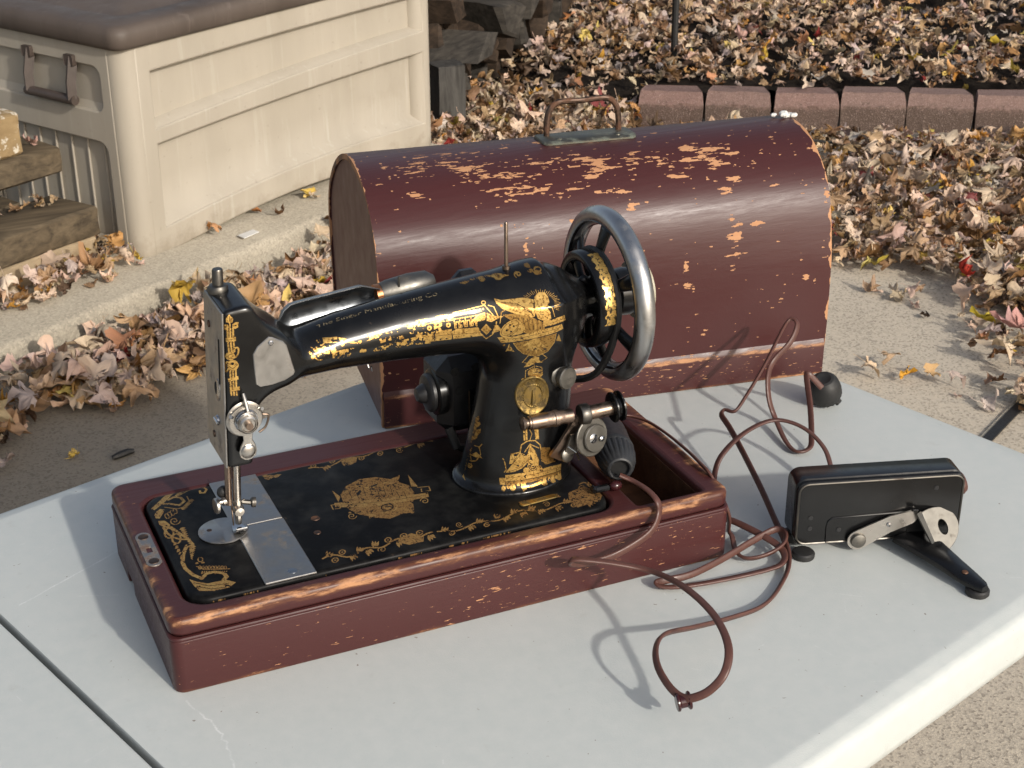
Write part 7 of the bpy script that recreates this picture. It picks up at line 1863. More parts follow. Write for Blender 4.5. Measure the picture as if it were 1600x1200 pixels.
# handwheel: outer rim, spokes, belt pulley, hub
WX, WZ = .4085, .1555
WC = Vector((WX, YC + .003, WZ))
b = MB()
sec = [(cos(2 * pi * k / 14), sin(2 * pi * k / 14)) for k in range(14)]
rg = [[WC + Vector((c * .0088, (.0702 + s * .0082) * cos(a), (.0702 + s * .0082) * sin(a))) for c, s in sec] for a in [2 * pi * k / 72 for k in range(72)]]
rg.append(rg[0])
b.rings(rg, True, False, False)
wheel = part(b, 'handwheel', M_RIM, ln=False, ang=180)
b = MB()
rg = [[WC + Vector((x_, r * cos(a), r * sin(a))) for x_, r in ((-.0082, .0655), (.0, .0612), (.0082, .0655), (.0065, .0680), (-.0065, .0680))] for a in [2 * pi * k / 72 for k in range(73)]]
b.rings(rg, True, False, False); part(b, 'inner_rim_paint', M_BLACK, wheel, ln=False, ang=60)
for k in range(6):
    a = radians(88 + 60 * k); b = MB()
    d = Vector((0, cos(a), sin(a))); w_ = Vector((0, -sin(a), cos(a)))
    P = [WC + Vector((-.006, 0, 0)) + d * .014, WC + Vector((-.010, 0, 0)) + d * .030, WC + Vector((-.006, 0, 0)) + d * .048 + w_ * .001, WC + d * .0635 + w_ * .001]
    P = catmull(P, 4)
    rg = []
    for i, q in enumerate(P):
        t = i / (len(P) - 1); ww = .0078 - .003 * sin(pi * t) + .0015 * t; th = .0042
        rg.append([q + w_ * (ww * cos(c)) + Vector((th * sin(c), 0, 0)) for c in [2 * pi * m_ / 10 for m_ in range(10)]])
    b.rings(rg); part(b, 'spoke', M_BLACK, wheel, ln=False, ang=80)
b = MB(); b.lathe([(.0175, -.022), (.0185, -.012), (.0170, .004), (.0205, .006), (.0215, .014), (.0215, .022), (.020, .0245)], WC, (1, 0, 0), 32); part(b, 'hub', M_BLACK, wheel, ln=False)
b = MB(); b.lathe([(.0185, .0240), (.0262, .0250), (.0275, .0270), (.0275, .0330), (.026, .0345), (0, .0350)], WC, (1, 0, 0), 40); part(b, 'clutch_knob', M_CREAM, wheel, ln=False)
# belt pulley with its gold band
PX = .3880; PC = Vector((PX, YC + .001, WZ))
b = MB()
prof = [(.0350, -.0075), (.0400, -.0090), (.0428, -.0072), (.0438, 0), (.0428, .0070), (.0400, .0085), (.0350, .0072)]
rg = [[PC + Vector((h_, r * cos(a), r * sin(a))) for r, h_ in prof] for a in [2 * pi * k / 64 for k in range(65)]]
b.rings(rg, True, False, False)
pul = part(b, 'belt_pulley', M_BLACK, ln=False, ang=50)
for k in range(5):
    a = radians(50 + 72 * k); b = MB(); d = Vector((0, cos(a), sin(a))); w_ = Vector((0, -sin(a), cos(a)))
    rg = [[PC + d * r + w_ * (ww * cos(c)) + Vector((.0035 * sin(c), 0, 0)) for c in [2 * pi * m_ / 8 for m_ in range(8)]] for r, ww in ((.010, .009), (.023, .0065), (.037, .0085))]
    b.rings(rg); part(b, 'pulley_spoke', M_BLACK, pul, ln=False, ang=80)
b = MB(); b.lathe([(.0135, -.0125), (.0150, -.009), (.0165, -.002), (.0150, .004), (.0145, .0125)], PC, (1, 0, 0), 28); b.lathe([(.004, 0), (.0038, .010), (.0025, .0115), (0, .0116)], PC + Vector((-.004, -.004, .013)), (-.35, -.2, 1), 12); part(b, 'pulley_hub', M_BLACKROUGH, pul, ln=False)
b = MB(); N_ = 40; rg = []
rb = random.Random(3)
for i in range(N_ + 1):
    a = radians(98 + (192 - 98) * i / N_); wd = .0042 + .0016 * (1 if i % 5 in (0, 1) else 0) + rb.uniform(-.0003, .0003)
    rg.append([PC + Vector((h_ + .0012, r * cos(a), r * sin(a))) for h_, r in ((-wd, .0437), (-wd * .5, .0441), (wd * .5, .0441), (wd, .0437))])
b.rings(rg, False, False, False)
M_GOLD = NT('gold_transfer_band')
g_ = M_GOLD.noise(380, det=3)
M_GOLD.p(base=M_GOLD.mix(M_GOLD.ramp(g_, .40, .50), (.03, .02, .01), (.78, .50, .155)), metal=M_GOLD.ramp(g_, .40, .50, .2, .9), rough=.34)
M_GOLD = M_GOLD.m
part(b, 'gold_band', M_GOLD, pul, ln=False)
# belt from the pulley down to the motor
b = MB()
P = [PC + Vector((.0085, (.0420) * cos(a), .0420 * sin(a))) for a in [radians(20 + (205 - 20) * k / 18) for k in range(19)]]
P = P + [Vector((.3950, .0600, .116)), Vector((.3900, .0740, .090)), Vector((.3830, .1000, .074)), Vector((.3800, .1500, .060)), Vector((.3850, .168, .066)), Vector((.3925, .162, .098)), Vector((.3970, .140, .150))]
b.tube(catmull(P, 3), .0034, 8); part(b, 'drive_belt', M_RUBBER, ln=False)
# motor behind the pillar
mot = None
b = MB()
MY = .160
b.box(.266, .330, MY - .024, MY + .030, .020, .096, .012); mot = part(b, 'motor', M_BLACKROUGH, ln=False, ang=40)
b = MB(); b.lathe([(.0, -.011), (.006, -.010), (.0085, -.006), (.0095, -.003), (.0165, -.001), (.0180, .001), (.0180, .010), (.015, .012)], (.2600, MY - .004, .060), (1, 0, 0), 28); part(b, 'motor_knob', M_BLACKROUGH, mot, ln=False)
b = MB(); b.lathe([(.022, .008), (.022, .0), (.019, -.002)], (.266, MY - .004, .060), (1, 0, 0), 28); part(b, 'motor_end_bell', M_BLACK, mot, ln=False)
for (x_, z_) in ((.2795, .086), (.2840, .066), (.3000, .087)):
    b = MB(); b.lathe([(.0042, 0), (.0042, .0008), (.0, .0008)], (x_, MY - .0236, z_), (0, -1, 0), 14); part(b, 'vent_hole', M_DARKHOLE, mot, ln=False)
b = MB(); b.box(.292, .326, MY - .0262, MY - .0235, .026, .066, .006); part(b, 'terminal_cover', M_BLACK, mot, ln=False)
b = MB(); b.tube([(.274, MY - .022, .030), (.278, MY - .030, .014), (.292, MY - .026, .006), (.30, MY - .01, .003)], .0045, 8); part(b, 'motor_lead', M_RUBBER, mot, ln=False)

# stitch length thumb screw
kc = Vector((.3465, .0555, .1035)); kd = Vector((.36, -1, .05)).normalized()
b = MB(); b.lathe([(.0095, -.012), (.0100, -.002), (.0078, .0), (.0078, .002), (.0096, .0026), (.0102, .0040), (.0102, .0075), (.0094, .0086), (0, .0090)], kc, kd, 28); part(b, 'stitch_knob', M_DULL, ln=False)
# brass badge with raised rim and needle emblem
bc = Vector((.3190, .0, .0905))
def pillar_y(x_, z_):
    lo, hi = .03, .09
    for _ in range(30):
        m_ = (lo + hi) / 2
        if float(body_sdf(np.array(x_), np.array(m_), np.array(z_))) < 0: hi = m_
        else: lo = m_
    return hi
b = MB()
def bpt(r, a, h): 
    x_, z_ = bc.x + .0150 * r * cos(a), bc.z + .0186 * r * sin(a)
    return Vector((x_, pillar_y(x_, z_) - h, z_))
b.rings([[bpt(r, 2 * pi * k / 40, h_) for k in range(40)] for r, h_ in ((1.0, -.0005), (1.0, .0009), (.96, .0016), (.90, .0014), (.87, .0008), (.5, .0008), (.15, .0009))])
badge = part(b, 'brass_badge', M_BRASS, ln=False, ang=60)
b = MB()
for k in range(28):
    a0_, a1_ = 2 * pi * (k + .2) / 28, 2 * pi * (k + .8) / 28
    b.add([bpt(r, a, h_) for r, a, h_ in ((.60, a0_, .0010), (.60, a1_, .0010), (.55, a1_, .0016), (.55, a0_, .0016), (.50, a0_, .0010), (.50, a1_, .0010))], [(0, 1, 2, 3), (3, 2, 5, 4)])
b.tube([bpt(.30, pi * .5, .0012), bpt(.02, 0, .0016), bpt(.36, -pi * .5, .0014)], [.0009, .0017, .0022], 8); b.tube([bpt(.42, -pi * .42, .0014), bpt(.40, -pi * .56, .0014)], .0015, 8)
part(b, 'badge_emblem', M_BRASS, badge, ln=False)

def text_tris(body, size=1.0, shear=0.0):
    cu = bpy.data.curves.new('lettering', 'FONT'); cu.body = body; cu.size = size; cu.shear = shear; cu.resolution_u = 3
    ob = bpy.data.objects.new('lettering', cu)
    me = ob.to_mesh(); me.calc_loop_triangles()
    vs = [(v.co.x, v.co.y) for v in me.vertices]; fs = [tuple(t.vertices) for t in me.loop_triangles]
    ob.to_mesh_clear(); bpy.data.objects.remove(ob); bpy.data.curves.remove(cu)
    return vs, fs
def subdiv(vs, fs, mx):
    """split long triangle edges so that lettering can follow a curved surface"""
    vs = list(vs)
    for _ in range(3):
        out, cache = [], {}
        def mid(i, j):
            k = (min(i, j), max(i, j))
            if k not in cache:
                cache[k] = len(vs); vs.append(((vs[i][0] + vs[j][0]) / 2, (vs[i][1] + vs[j][1]) / 2))
            return cache[k]
        for a, b_, c in fs:
            L = [math.dist(vs[p], vs[q]) for p, q in ((a, b_), (b_, c), (c, a))]
            if max(L) < mx: out.append((a, b_, c)); continue
            ab, bc_, ca = mid(a, b_), mid(b_, c), mid(c, a)
            out += [(a, ab, ca), (ab, b_, bc_), (ca, bc_, c), (ab, bc_, ca)]
        fs = out
    return vs, fs
# badge lettering round the rim
b = MB(); word = 'THE SINGER MANFG CO'
for i, chh in enumerate(word):
    if chh == ' ': continue
    a = radians(212 - 244 * (i + .5) / len(word))
    vs, fs = text_tris(chh, .0052)
    w_ = max(v[0] for v in vs)
    b.add([bpt(.735 + (v[1] - .0018) / .0175, a - (v[0] - w_ / 2) / .0130, .0013) for v in vs], fs)
part(b, 'badge_lettering', M_BRASS, badge, ln=False)
# maker's name along the top of the arm
def arm_surface(x_, th):
    zc = float(np.interp(x_, [.085, .113, .15, .20, .25, .30], [.156, .1540, .1580, .1600, .1607, .160]))
    lo, hi = .005, .06
    for _ in range(26):
        m_ = (lo + hi) / 2
        if float(body_sdf(np.array(x_), np.array(YC - m_ * cos(th)), np.array(zc + m_ * sin(th)))) < 0: lo = m_
        else: hi = m_
    r = lo + .00012
    return Vector((x_, YC - r * cos(th), zc + r * sin(th)))
vs, fs = text_tris('The Singer Manufacturing Co', 1.0, .12)
w_ = max(v[0] for v in vs)
vs, fs = subdiv(vs, fs, .35)
b = MB(); b.add([arm_surface(.139 + .104 * v[0] / w_, radians(66 + 14.5 * v[1])) for v in vs], fs)
M_NAME = NT('worn_gold_lettering')
n_ = M_NAME.noise(260, det=4)
M_NAME.p(base=M_NAME.mix(M_NAME.ramp(n_, .44, .56), (.010, .010, .010), (.22, .175, .10)), metal=.2, rough=.45)
part(b, 'name_lettering', M_NAME.m, ln=False)

# bobbin winder in front of the pillar foot
wd = None
WY = .040
b = MB()
b.lathe([(.0, .0), (.0056, .0008), (.0062, .002), (.0056, .0036), (.0040, .0042), (.0040, .0062), (.0056, .0066), (.0058, .0082), (.0066, .0086), (.0068, .0300), (.0074, .0306), (.0074, .0345), (.0062, .035), (.0060, .048)], (.3010, WY, .0735), (1, 0, -.03), 24)
wd = part(b, 'bobbin_winder', M_BRONZE, ln=False)
b = MB(); b.lathe([(.0086, 0), (.0092, .001), (.0092, .0075), (.0086, .0085), (.0070, .0088)], (.3560, WY - .001, .0715), (1, -.05, .02), 24); part(b, 'winder_collar', M_DARKSTEEL, wd, ln=False)
b = MB(); b.lathe([(.0064, 0), (.0064, .022)], (.3650, WY - .001, .0717), (1, -.03, .03), 20); part(b, 'winder_spindle', M_BRONZE, wd, ln=False)
b = MB(); b.lathe([(.006, 0), (.0128, .0005), (.0136, .0012), (.0136, .0024), (.0098, .0034), (.0092, .0050), (.0098, .0066), (.0136, .0076), (.0136, .0090), (.0125, .0096), (.007, .0100), (0, .0102)], (.3860, WY - .002, .0728), (1, -.03, .05), 32); part(b, 'winder_pulley', M_BLACK, wd, ln=False)
fd = Vector((.28, -1, .16)).normalized()
b = MB(); b.lathe([(.0170, 0), (.0178, .0006), (.0178, .0022), (.0170, .0028), (0, .0030)], (.3655, WY - .004, .0500), fd, 36); part(b, 'winder_cam', M_DULL, wd, ln=False)
b = MB(); b.lathe([(.0122, .0028), (.0126, .0034), (.0126, .0054), (.0118, .0062), (0, .0064)], Vector((.3668, WY - .004, .0490)), fd, 30); part(b, 'winder_disc', M_DULL, wd, ln=False)
for dx, dz, r in ((-.0034, .0010, .0046), (.0052, -.0010, .0026)):
    b = MB(); c = Vector((.3668 + dx, WY - .004, .0490 + dz)) + fd * .0062; b.lathe([(r, 0), (r * .95, .0010), (r * .5, .0018), (0, .0020)], c, fd, 16); s_ = part(b, 'winder_screw', M_STEEL, wd, ln=False)
    b = MB(); b.box(-r * .9, r * .9, -.0004, .0004, .0014, .0023, 0); Q = fd.to_track_quat('Z', 'Y').to_matrix(); b.v = [c + Q @ Vector((p.x * .7 - p.y * .7, p.x * .7 + p.y * .7, p.z)) for p in b.v]; part(b, 'screw_slot', M_DARKHOLE, wd, ln=False)
b = MB(); b.tube([(.3655, WY + .002, .0700), (.3560, WY + .003, .0600), (.3440, WY + .006, .0400), (.3380, WY + .009, .0290)], [.0058, .0062, .0055, .0060], 10, sec=[(-1, -.35), (1, -.35), (1, .35), (-1, .35)]); part(b, 'winder_arm', M_BRONZE, wd, ln=False, ang=50)
b = MB(); b.rings([[(.3480 + sx * .0065 + q * .006, WY - .001 - q * .002 + dy, .0345 + q * .020) for sx, dy in ((-1, 0), (1, 0), (1, .0022), (-1, .0022))] for q in (0, .35, .7, 1.0)]); part(b, 'winder_bracket', M_DULL, wd, ln=False)
b = MB(); b.lathe([(.0068, 0), (.0066, .0022), (.005, .0034), (0, .0036)], (.3455, WY + .002, .0335), fd, 20); part(b, 'pivot_screw', M_DULL, wd, ln=False)
b = MB(); b.tube([(.3440, WY - .004, .0450), (.3500, WY - .008, .0400), (.3560, WY - .003, .0290)], .0009, 6); part(b, 'winder_spring', M_STEEL, wd, ln=False)
# little swivel catch at the right end of the bed
b = MB(); b.box(.3630, .3790, .0195, .0262, .0006, .0062, .0018); b.box(.3612, .3650, .0190, .0268, .0010, .0078, .0016); part(b, 'swivel_catch', M_BLACK, ln=False)
b = MB(); b.sphere((.3845, .0222, .0038), .0062, 14, 8, (1.0, .8, .75)); part(b, 'catch_knob', M_SPOOL, ln=False)
# ------------------------------------------------------------------ cords, plug and connector
FLAT = []
for k in range(12):
    a = 2 * pi * k / 12
    x_, y_ = cos(a), sin(a) * .58
    y_ *= 1 - .30 * math.exp(-(x_ / .30) ** 2)
    FLAT.append((y_, x_))
def smooth_cord(P, n=7):
    C_ = catmull(P, n)
    for _ in range(2):
        C_ = [C_[0]] + [(C_[i - 1] + C_[i] * 2 + C_[i + 1]) / 4 for i in range(1, len(C_) - 1)] + [C_[-1]]
    return C_
cordT = thing('power_cord', 'brown flat mains cord looping over the table, with ribbed black connector and round plug', 'power cord', (.36, -.16, T))
b = MB(); b.tube(smooth_cord(POWER), .0033, sec=FLAT); b.build('cable', M_CORD, cordT, ang=80)
# round wall plug, tipped towards the camera
pc = Vector((.7313, .2010, T + .0195)); ad = Vector((-.35, -.25, 1)).normalized()
b = MB()
rg = []
for r, h_ in ((.0035, .0155), (.0058, .0162), (.0080, .0168), (.0105, .0160), (.0145, .0115), (.0165, .006), (.0178, -.001), (.0178, -.007), (.0165, -.0095), (.0165, -.011), (.010, -.013)):
    u = ad.cross(Vector((0, 1, 0))).normalized(); w_ = ad.cross(u)
    rg.append([pc + ad * h_ + (u * cos(2 * pi * k / 48) + w_ * sin(2 * pi * k / 48)) * (r * (1 + (.022 if k % 2 and .009 < r else 0))) for k in range(48)])
b.rings(rg); b.build('plug', M_RUBBER, cordT, ang=30)
for sg in (-1, 1):
    b = MB(); q = pc - ad * .012 + Vector((sg * .006, -.010, 0)) ; b.tube([q, q - ad * .004 + Vector((.002, -.004, 0))], .0042, 8); b.build('plug_prong', M_RUBBER, cordT)
# bakelite connector lying across the compartment
ca, cb = Vector((.4120, .0930, .0190)), Vector((.3905, .0255, .0165)); cd = (cb - ca).normalized(); L = (cb - ca).length
b = MB()
rg = []
u = cd.cross(Vector((0, 0, 1))).normalized(); w_ = cd.cross(u)
N_ = 64
for r, h_, rib in ((.0100, -.001, 0), (.0145, .000, 0), (.0163, .004, 0), (.0166, .012, 0), (.0169, .013, 0), (.0172, .034, 0), (.0178, .0355, 0), (.0182, .038, 0), (.0178, .0405, 0), (.0174, .0415, 1), (.0176, .048, 1), (.0162, .057, 1), (.0132, .0655, 1), (.0112, .0685, 0), (.0098, .0692, 0), (.0085, .0685, 0), (.0075, .062, 0)):
    rg.append([ca + cd * (h_ / .0692 * L) + (u * cos(2 * pi * k / N_) + w_ * sin(2 * pi * k / N_)) * (r * (1 - (.045 if rib and k % 3 == 0 else 0))) for k in range(N_)])
b.rings(rg); b.build('connector', M_BAKELITE, cordT, ang=25)
b = MB(); q = ca + cd * L * .93; b.lathe([(.0078, 0), (.0078, .001), (0, .001)], q, cd, 18); b.build('cord_opening', M_DARKHOLE, cordT)
# small spool-shaped cord clip
kc = Vector((.3208, -.2134, -.0441)); kd = Vector((.92, -.25, .12)).normalized(); 
b = MB(); b.lathe([(.0030, -.0056), (.0066, -.0056), (.0072, -.0048), (.0070, -.0036), (.0052, -.0024), (.0050, .0024), (.0070, .0036), (.0072, .0048), (.0066, .0056), (.0030, .0056)], kc + Vector((0, 0, -.003)), kd, 22); b.build('cord_clip', M_SPOOL, cordT, ang=40)

# ------------------------------------------------------------------ foot pedal, set on its edge
PU = Vector((.9556, -.2945, 0)); PVv = Vector((.2945, .9556, 0)); PO = Vector((.534, -.038, T))
def pp(u, v, z): return PO + PU * u + PVv * v + Vector((0, 0, z))
ped = thing('foot_pedal', 'black metal foot pedal with nickel lever lying on its side at the table right', 'foot pedal', pp(.08, 0, 0))
b = MB()
outl = rrect(0, .155, .0085, .0735, .010, 6)
def pr(ins, v, sk=0): return [pp(.0775 + (a - .0775) * (1 - ins / .0775) - sk, v, .041 + (z - .041) * (1 - ins / .0325)) for a, z in outl]
b.rings([pr(.006, .0300), pr(.002, .0290), pr(0, .0265), pr(0, .0040), pr(.0012, .0030), pr(.0012, .0012), pr(.0, .0006), pr(.0004, -.0016), pr(.0020, -.0028), pr(.0035, -.0030)])
b.build('pedal_case', M_BLACK, ped, ang=45)
b = MB(); rg = []
lp = rrect(.002, .153, .0105, .0715, .009, 6)
pts = [pp(a, -.0030, z) for a, z in lp]
b.tube(pts + [pts[0]], .0010, 6, caps=False); b.build('cover_seam', M_DARKSTEEL, ped)
b = MB(); pts = [pp(u, -.0032, z) for u, z in ((.030, .0105), (.0295, .026), (.0305, .0325), (.034, .0355), (.060, .0362), (.108, .0372))]; b.tube(pts, .0009, 6); b.build('recess_edge', M_BLACK, ped)
b = MB(); b.prism(rrect(.105, .122, .010, .034, .002, 3), pp(0, -.0030, 0), PU, Vector((0, 0, 1)), .0006, 0); b.build('lever_opening', M_DARKHOLE, ped)
for u, z in ((.014, .037), (.014, .026), (.041, .023), (.128, .060)):
    b = MB(); b.lathe([(.0024, 0), (.0022, .0008), (.001, .001), (0, .0007)], pp(u, -.0028, z), -PVv, 14); b.build('case_rivet', M_BLACKROUGH, ped)
b = MB()
def lever(pts, v0, t):
    return [[pp(u, v0, z) for u, z in pts], [pp(u, v0 - t, z) for u, z in pts]]
la, lb_ = Vector((.0585, .0135)), Vector((.1085, .0385))
dirv = (lb_ - la).normalized(); nrm = Vector((-dirv.y, dirv.x))
pts = [la + Vector((cos(a), sin(a))) * .0098 for a in [radians(115 + 190 * k / 12) for k in range(13)]]
pts = [(p.x, p.y) for p in pts] + [(.088, .0195), (.108, .0275), (.1120, .0320), (.1115, .0392), (.1060, .0402), (.086, .0362)]
b.rings(lever(pts, -.0060, .0018)); b.build('lever_arm', M_NICKEL, ped, ang=40)
b = MB(); b.lathe([(.0070, 0), (.0072, .001), (.0066, .0028), (.0050, .0036), (0, .0040)], pp(la.x, -.0076, la.y), -PVv, 24); b.lathe([(.0050, -.006), (.0050, 0)], pp(la.x, -.0030, la.y), -PVv, 16); b.build('lever_pivot', M_DULL, ped)
b = MB(); b.lathe([(.0024, 0), (.0020, .001), (0, .0016)], pp(.0855, -.0078, .0280), -PVv, 12); b.build('lever_stud', M_STEEL, ped)
b = MB(); b.rings([[pp(u, v, z) for u, v, z in ((.1050, -.0070, .0402), (.1110, -.0070, .0400), (.1110, -.0088, .0400), (.1050, -.0088, .0402))], [pp(u, v, z) for u, v, z in ((.1055, -.0100, .0432), (.1105, -.0100, .0430), (.1105, -.0116, .0425), (.1055, -.0116, .0427))]]); b.build('lever_tab', M_NICKEL, ped)
# half-round thumb plate at the lever end, with its oval hole
fa, fb = pp(.1135, -.0085, .0388), pp(.1290, -.0260, .0030)          # fold line
ax = (fb - fa).normalized(); FL = (fb - fa).length
out = (PU * .93 + PVv * .34 + Vector((0, 0, .02))); out = (out - ax * out.dot(ax)).normalized(); nn = ax.cross(out)
loop = [(0, 0), (FL, 0)] + [(FL * .5 + FL * .5 * cos(a), .0035 + .0290 * sin(a)) for a in [pi * k / 22 for k in range(23)]]
hole = [(FL * .50 + .0072 * cos(a), .0150 + .0048 * sin(a)) for a in [2 * pi * k / 20 for k in range(20)]]
vs, fs = plate_with_holes([loop, hole], 0, .0018, .0005)
b = MB(); b.add([fa + ax * v.x + out * v.y + nn * v.z for v in vs], fs)
b.rings([[fa + ax * s + out * o_ + nn * h_ for s, o_, h_ in ((-.001, 0, .0018), (FL, 0, .0018), (FL, 0, .0), (-.001, 0, 0))], [fa + ax * s + out * o_ + nn * h_ for s, o_, h_ in ((-.001, -.0060, .0030), (FL, -.0045, .0040), (FL, -.0045, .0022), (-.001, -.0060, .0012))]])
b.build('thumb_plate', M_DULL, ped, ang=45)
# leg that keeps the pedal upright, and its two rubber feet
b = MB(); rg = []
A_, B_ = Vector((.1085, -.002)), Vector((.1415, -.0875))
dd = (B_ - A_).normalized(); nv = Vector((-dd.y, dd.x))
for t, w_, z in ((0, .020, .0155), (.25, .0165, .0150), (.55, .0125, .0140), (.85, .0095, .0125), (1.0, .0070, .0120), (1.06, .0035, .0115)):
    c_ = A_ + (B_ - A_) * t
    rg.append([pp(*(c_ + nv * q * w_), zz) for q, zz in ((-1, z - .005), (-.95, z - .001), (-.8, z), (0, z + .0008), (.8, z), (.95, z - .001), (1, z - .005), (.92, z - .0062), (-.92, z - .0062))])
b.rings(rg); b.build('support_leg', M_BLACK, ped, ang=45)
for u, v in ((.1405, -.0850), (.0085, -.0080)):
    b = MB(); b.lathe([(.0095, 0), (.0104, .0012), (.0104, .0048), (.0090, .0062), (.006, .0066)], pp(u, v, 0), (0, 0, 1), 22); b.build('rubber_foot', M_RUBBER, ped)
for u, v in ((.006, .022), (.149, .022)):
    b = MB(); b.lathe([(.0070, 0), (.0078, .001), (.0078, .0088)], pp(u, v, 0), (0, 0, 1), 16); b.build('rubber_foot', M_RUBBER, ped)
b = MB(); b.lathe([(.0016, 0), (.003, .0004), (.0024, .0014), (0, .0017)], pp(.1335, -.071, .0131), (0, 0, 1), 12); b.build('leg_rivet', M_RUST, ped)
b = MB(); C_ = smooth_cord(PEDAL); b.tube(C_, [.0033] * (len(C_) - 60) + [.0033 - .0011 * min(1, k / 25) for k in range(60)], sec=FLAT); b.build('pedal_cable', M_CORD, ped, ang=80)
# ------------------------------------------------------------------ fallen maple leaves
rl = np.random.RandomState(42)
def leaf_variant(seed, detail=True):
    r = np.random.RandomState(seed)
    tips = [(-118, .48), (-62, .82), (0, 1.0), (62, .82), (118, .48)]
    ang, rad = [], []
    ang += [-158, -136]; rad += [.20, .24]
    for i, (a, q) in enumerate(tips):
        q *= r.uniform(.85, 1.1); a += r.uniform(-6, 6)
        ang += [a - 15, a - 5, a, a + 6, a + 15]; rad += [q * .68, q * .84, q, q * .82, q * .66]
        if i < 4: ang.append((a + tips[i + 1][0]) / 2); rad.append(.44 * r.uniform(.85, 1.15))
    ang += [136, 158]; rad += [.24, .20]
    a = np.radians(np.array(ang)); R1 = np.array(rad)
    n = len(a)
    out = np.stack([np.sin(a) * R1, np.cos(a) * R1], 1)
    P = np.concatenate([[[0, 0]], out * .5, out])
    F = []
    for k in range(n - 1):
        F += [(0, 1 + k, 2 + k), (1 + k, 1 + n + k, 2 + n + k), (1 + k, 2 + n + k, 2 + k)]
    x, y = P[:, 0], P[:, 1]
    z = .10 * np.abs(x) * r.uniform(-1.2, 2.5) + r.uniform(.0, .12) * np.sin(6 * np.hypot(x, y) + r.uniform(0, 6)) + .10 * np.sin(5 * x + r.uniform(0, 6)) * np.sin(5 * y + r.uniform(0, 6))
    Q = np.stack([x, y, z], 1)
    def roll(Q, ax, k):
        """curl round an axis: bend by k radians per unit"""
        c, s = np.cos(ax), np.sin(ax)
        u = Q[:, 0] * c + Q[:, 1] * s; v = -Q[:, 0] * s + Q[:, 1] * c
        th = u * k
        R = 1 / k if abs(k) > 1e-3 else 0
        if abs(k) > 1e-3: uu = np.sin(th) * (R - Q[:, 2]); zz = R - np.cos(th) * (R - Q[:, 2])
        else: uu, zz = u, Q[:, 2]
        return np.stack([uu * c - v * s, uu * s + v * c, zz], 1)
    Q = roll(Q, r.uniform(0, np.pi), r.uniform(1.3, 3.8) * r.choice([-1, 1, 1]))
    Q = roll(Q, r.uniform(0, np.pi), r.uniform(.4, 2.1) * r.choice([-1, 1]))
    # lobes crinkle on their own
    if seed % 3 == 0:        # some dry leaves have rolled up into narrow strips
        Q = roll(Q * [1, 1, .6], np.pi / 2 * (seed % 2) + r.uniform(-.3, .3), r.uniform(3.2, 4.6))
    lob = np.abs(np.sin(a * 1.5)); Q[1 + n:, 2] += r.uniform(-.18, .24, n) * R1; Q[1:1 + n] += r.uniform(-.05, .05, (n, 3))
    # stem
    st = []
    d = np.array([r.uniform(-.3, .3), -1, r.uniform(-.1, .6)]); L = r.uniform(.45, .8)
    for k in range(4):
        c = d * L * k / 3 + np.array([0, 0, .10 * (k / 3) ** 2 * r.uniform(-1, 2)])
        st += [c + [.012, 0, 0], c + [-.012, 0, .008]]
    b = len(Q)
    Q = np.concatenate([Q, np.array(st)])
    for k in range(3): F += [(b + 2 * k, b + 2 * k + 1, b + 2 * k + 3), (b + 2 * k, b + 2 * k + 3, b + 2 * k + 2)]
    Q[:, 2] -= Q[:, 2].min()
    return Q.astype(np.float32), np.array(F)
NV = 36
VAR = [leaf_variant(100 + k) for k in range(NV)]
PAL = [((.60, .435, .29), 34), ((.60, .425, .32), 19), ((.46, .37, .32), 8), ((.42, .255, .12), 17), ((.22, .115, .045), 13), ((.095, .055, .03), 5), ((.55, .27, .05), 4), ((.64, .45, .07), 2), ((.42, .17, .06), 2), ((.25, .035, .03), .7)]
PW = np.array([p[1] for p in PAL], float); PW /= PW.sum(); PC_ = np.array([p[0] for p in PAL])
def colour(k=None):
    i = rl.choice(len(PAL), p=PW) if k is None else k
    return np.clip(PC_[i] * rl.uniform(.78, 1.22) * rl.uniform(.94, 1.06, 3), 0, 1), i
def inside(P, poly):
    P = np.asarray(P); ins = np.zeros(len(P), bool); poly = np.array(poly)
    for a, b_ in zip(poly, np.roll(poly, -1, 0)):
        if a[1] == b_[1]: continue
        c = (a[1] > P[:, 1]) != (b_[1] > P[:, 1])
        ins ^= c & (P[:, 0] < (b_[0] - a[0]) * (P[:, 1] - a[1]) / (b_[1] - a[1]) + a[0])
    return ins
def kline(s, n=0): q = kp(s, n); return (q.x, q.y)
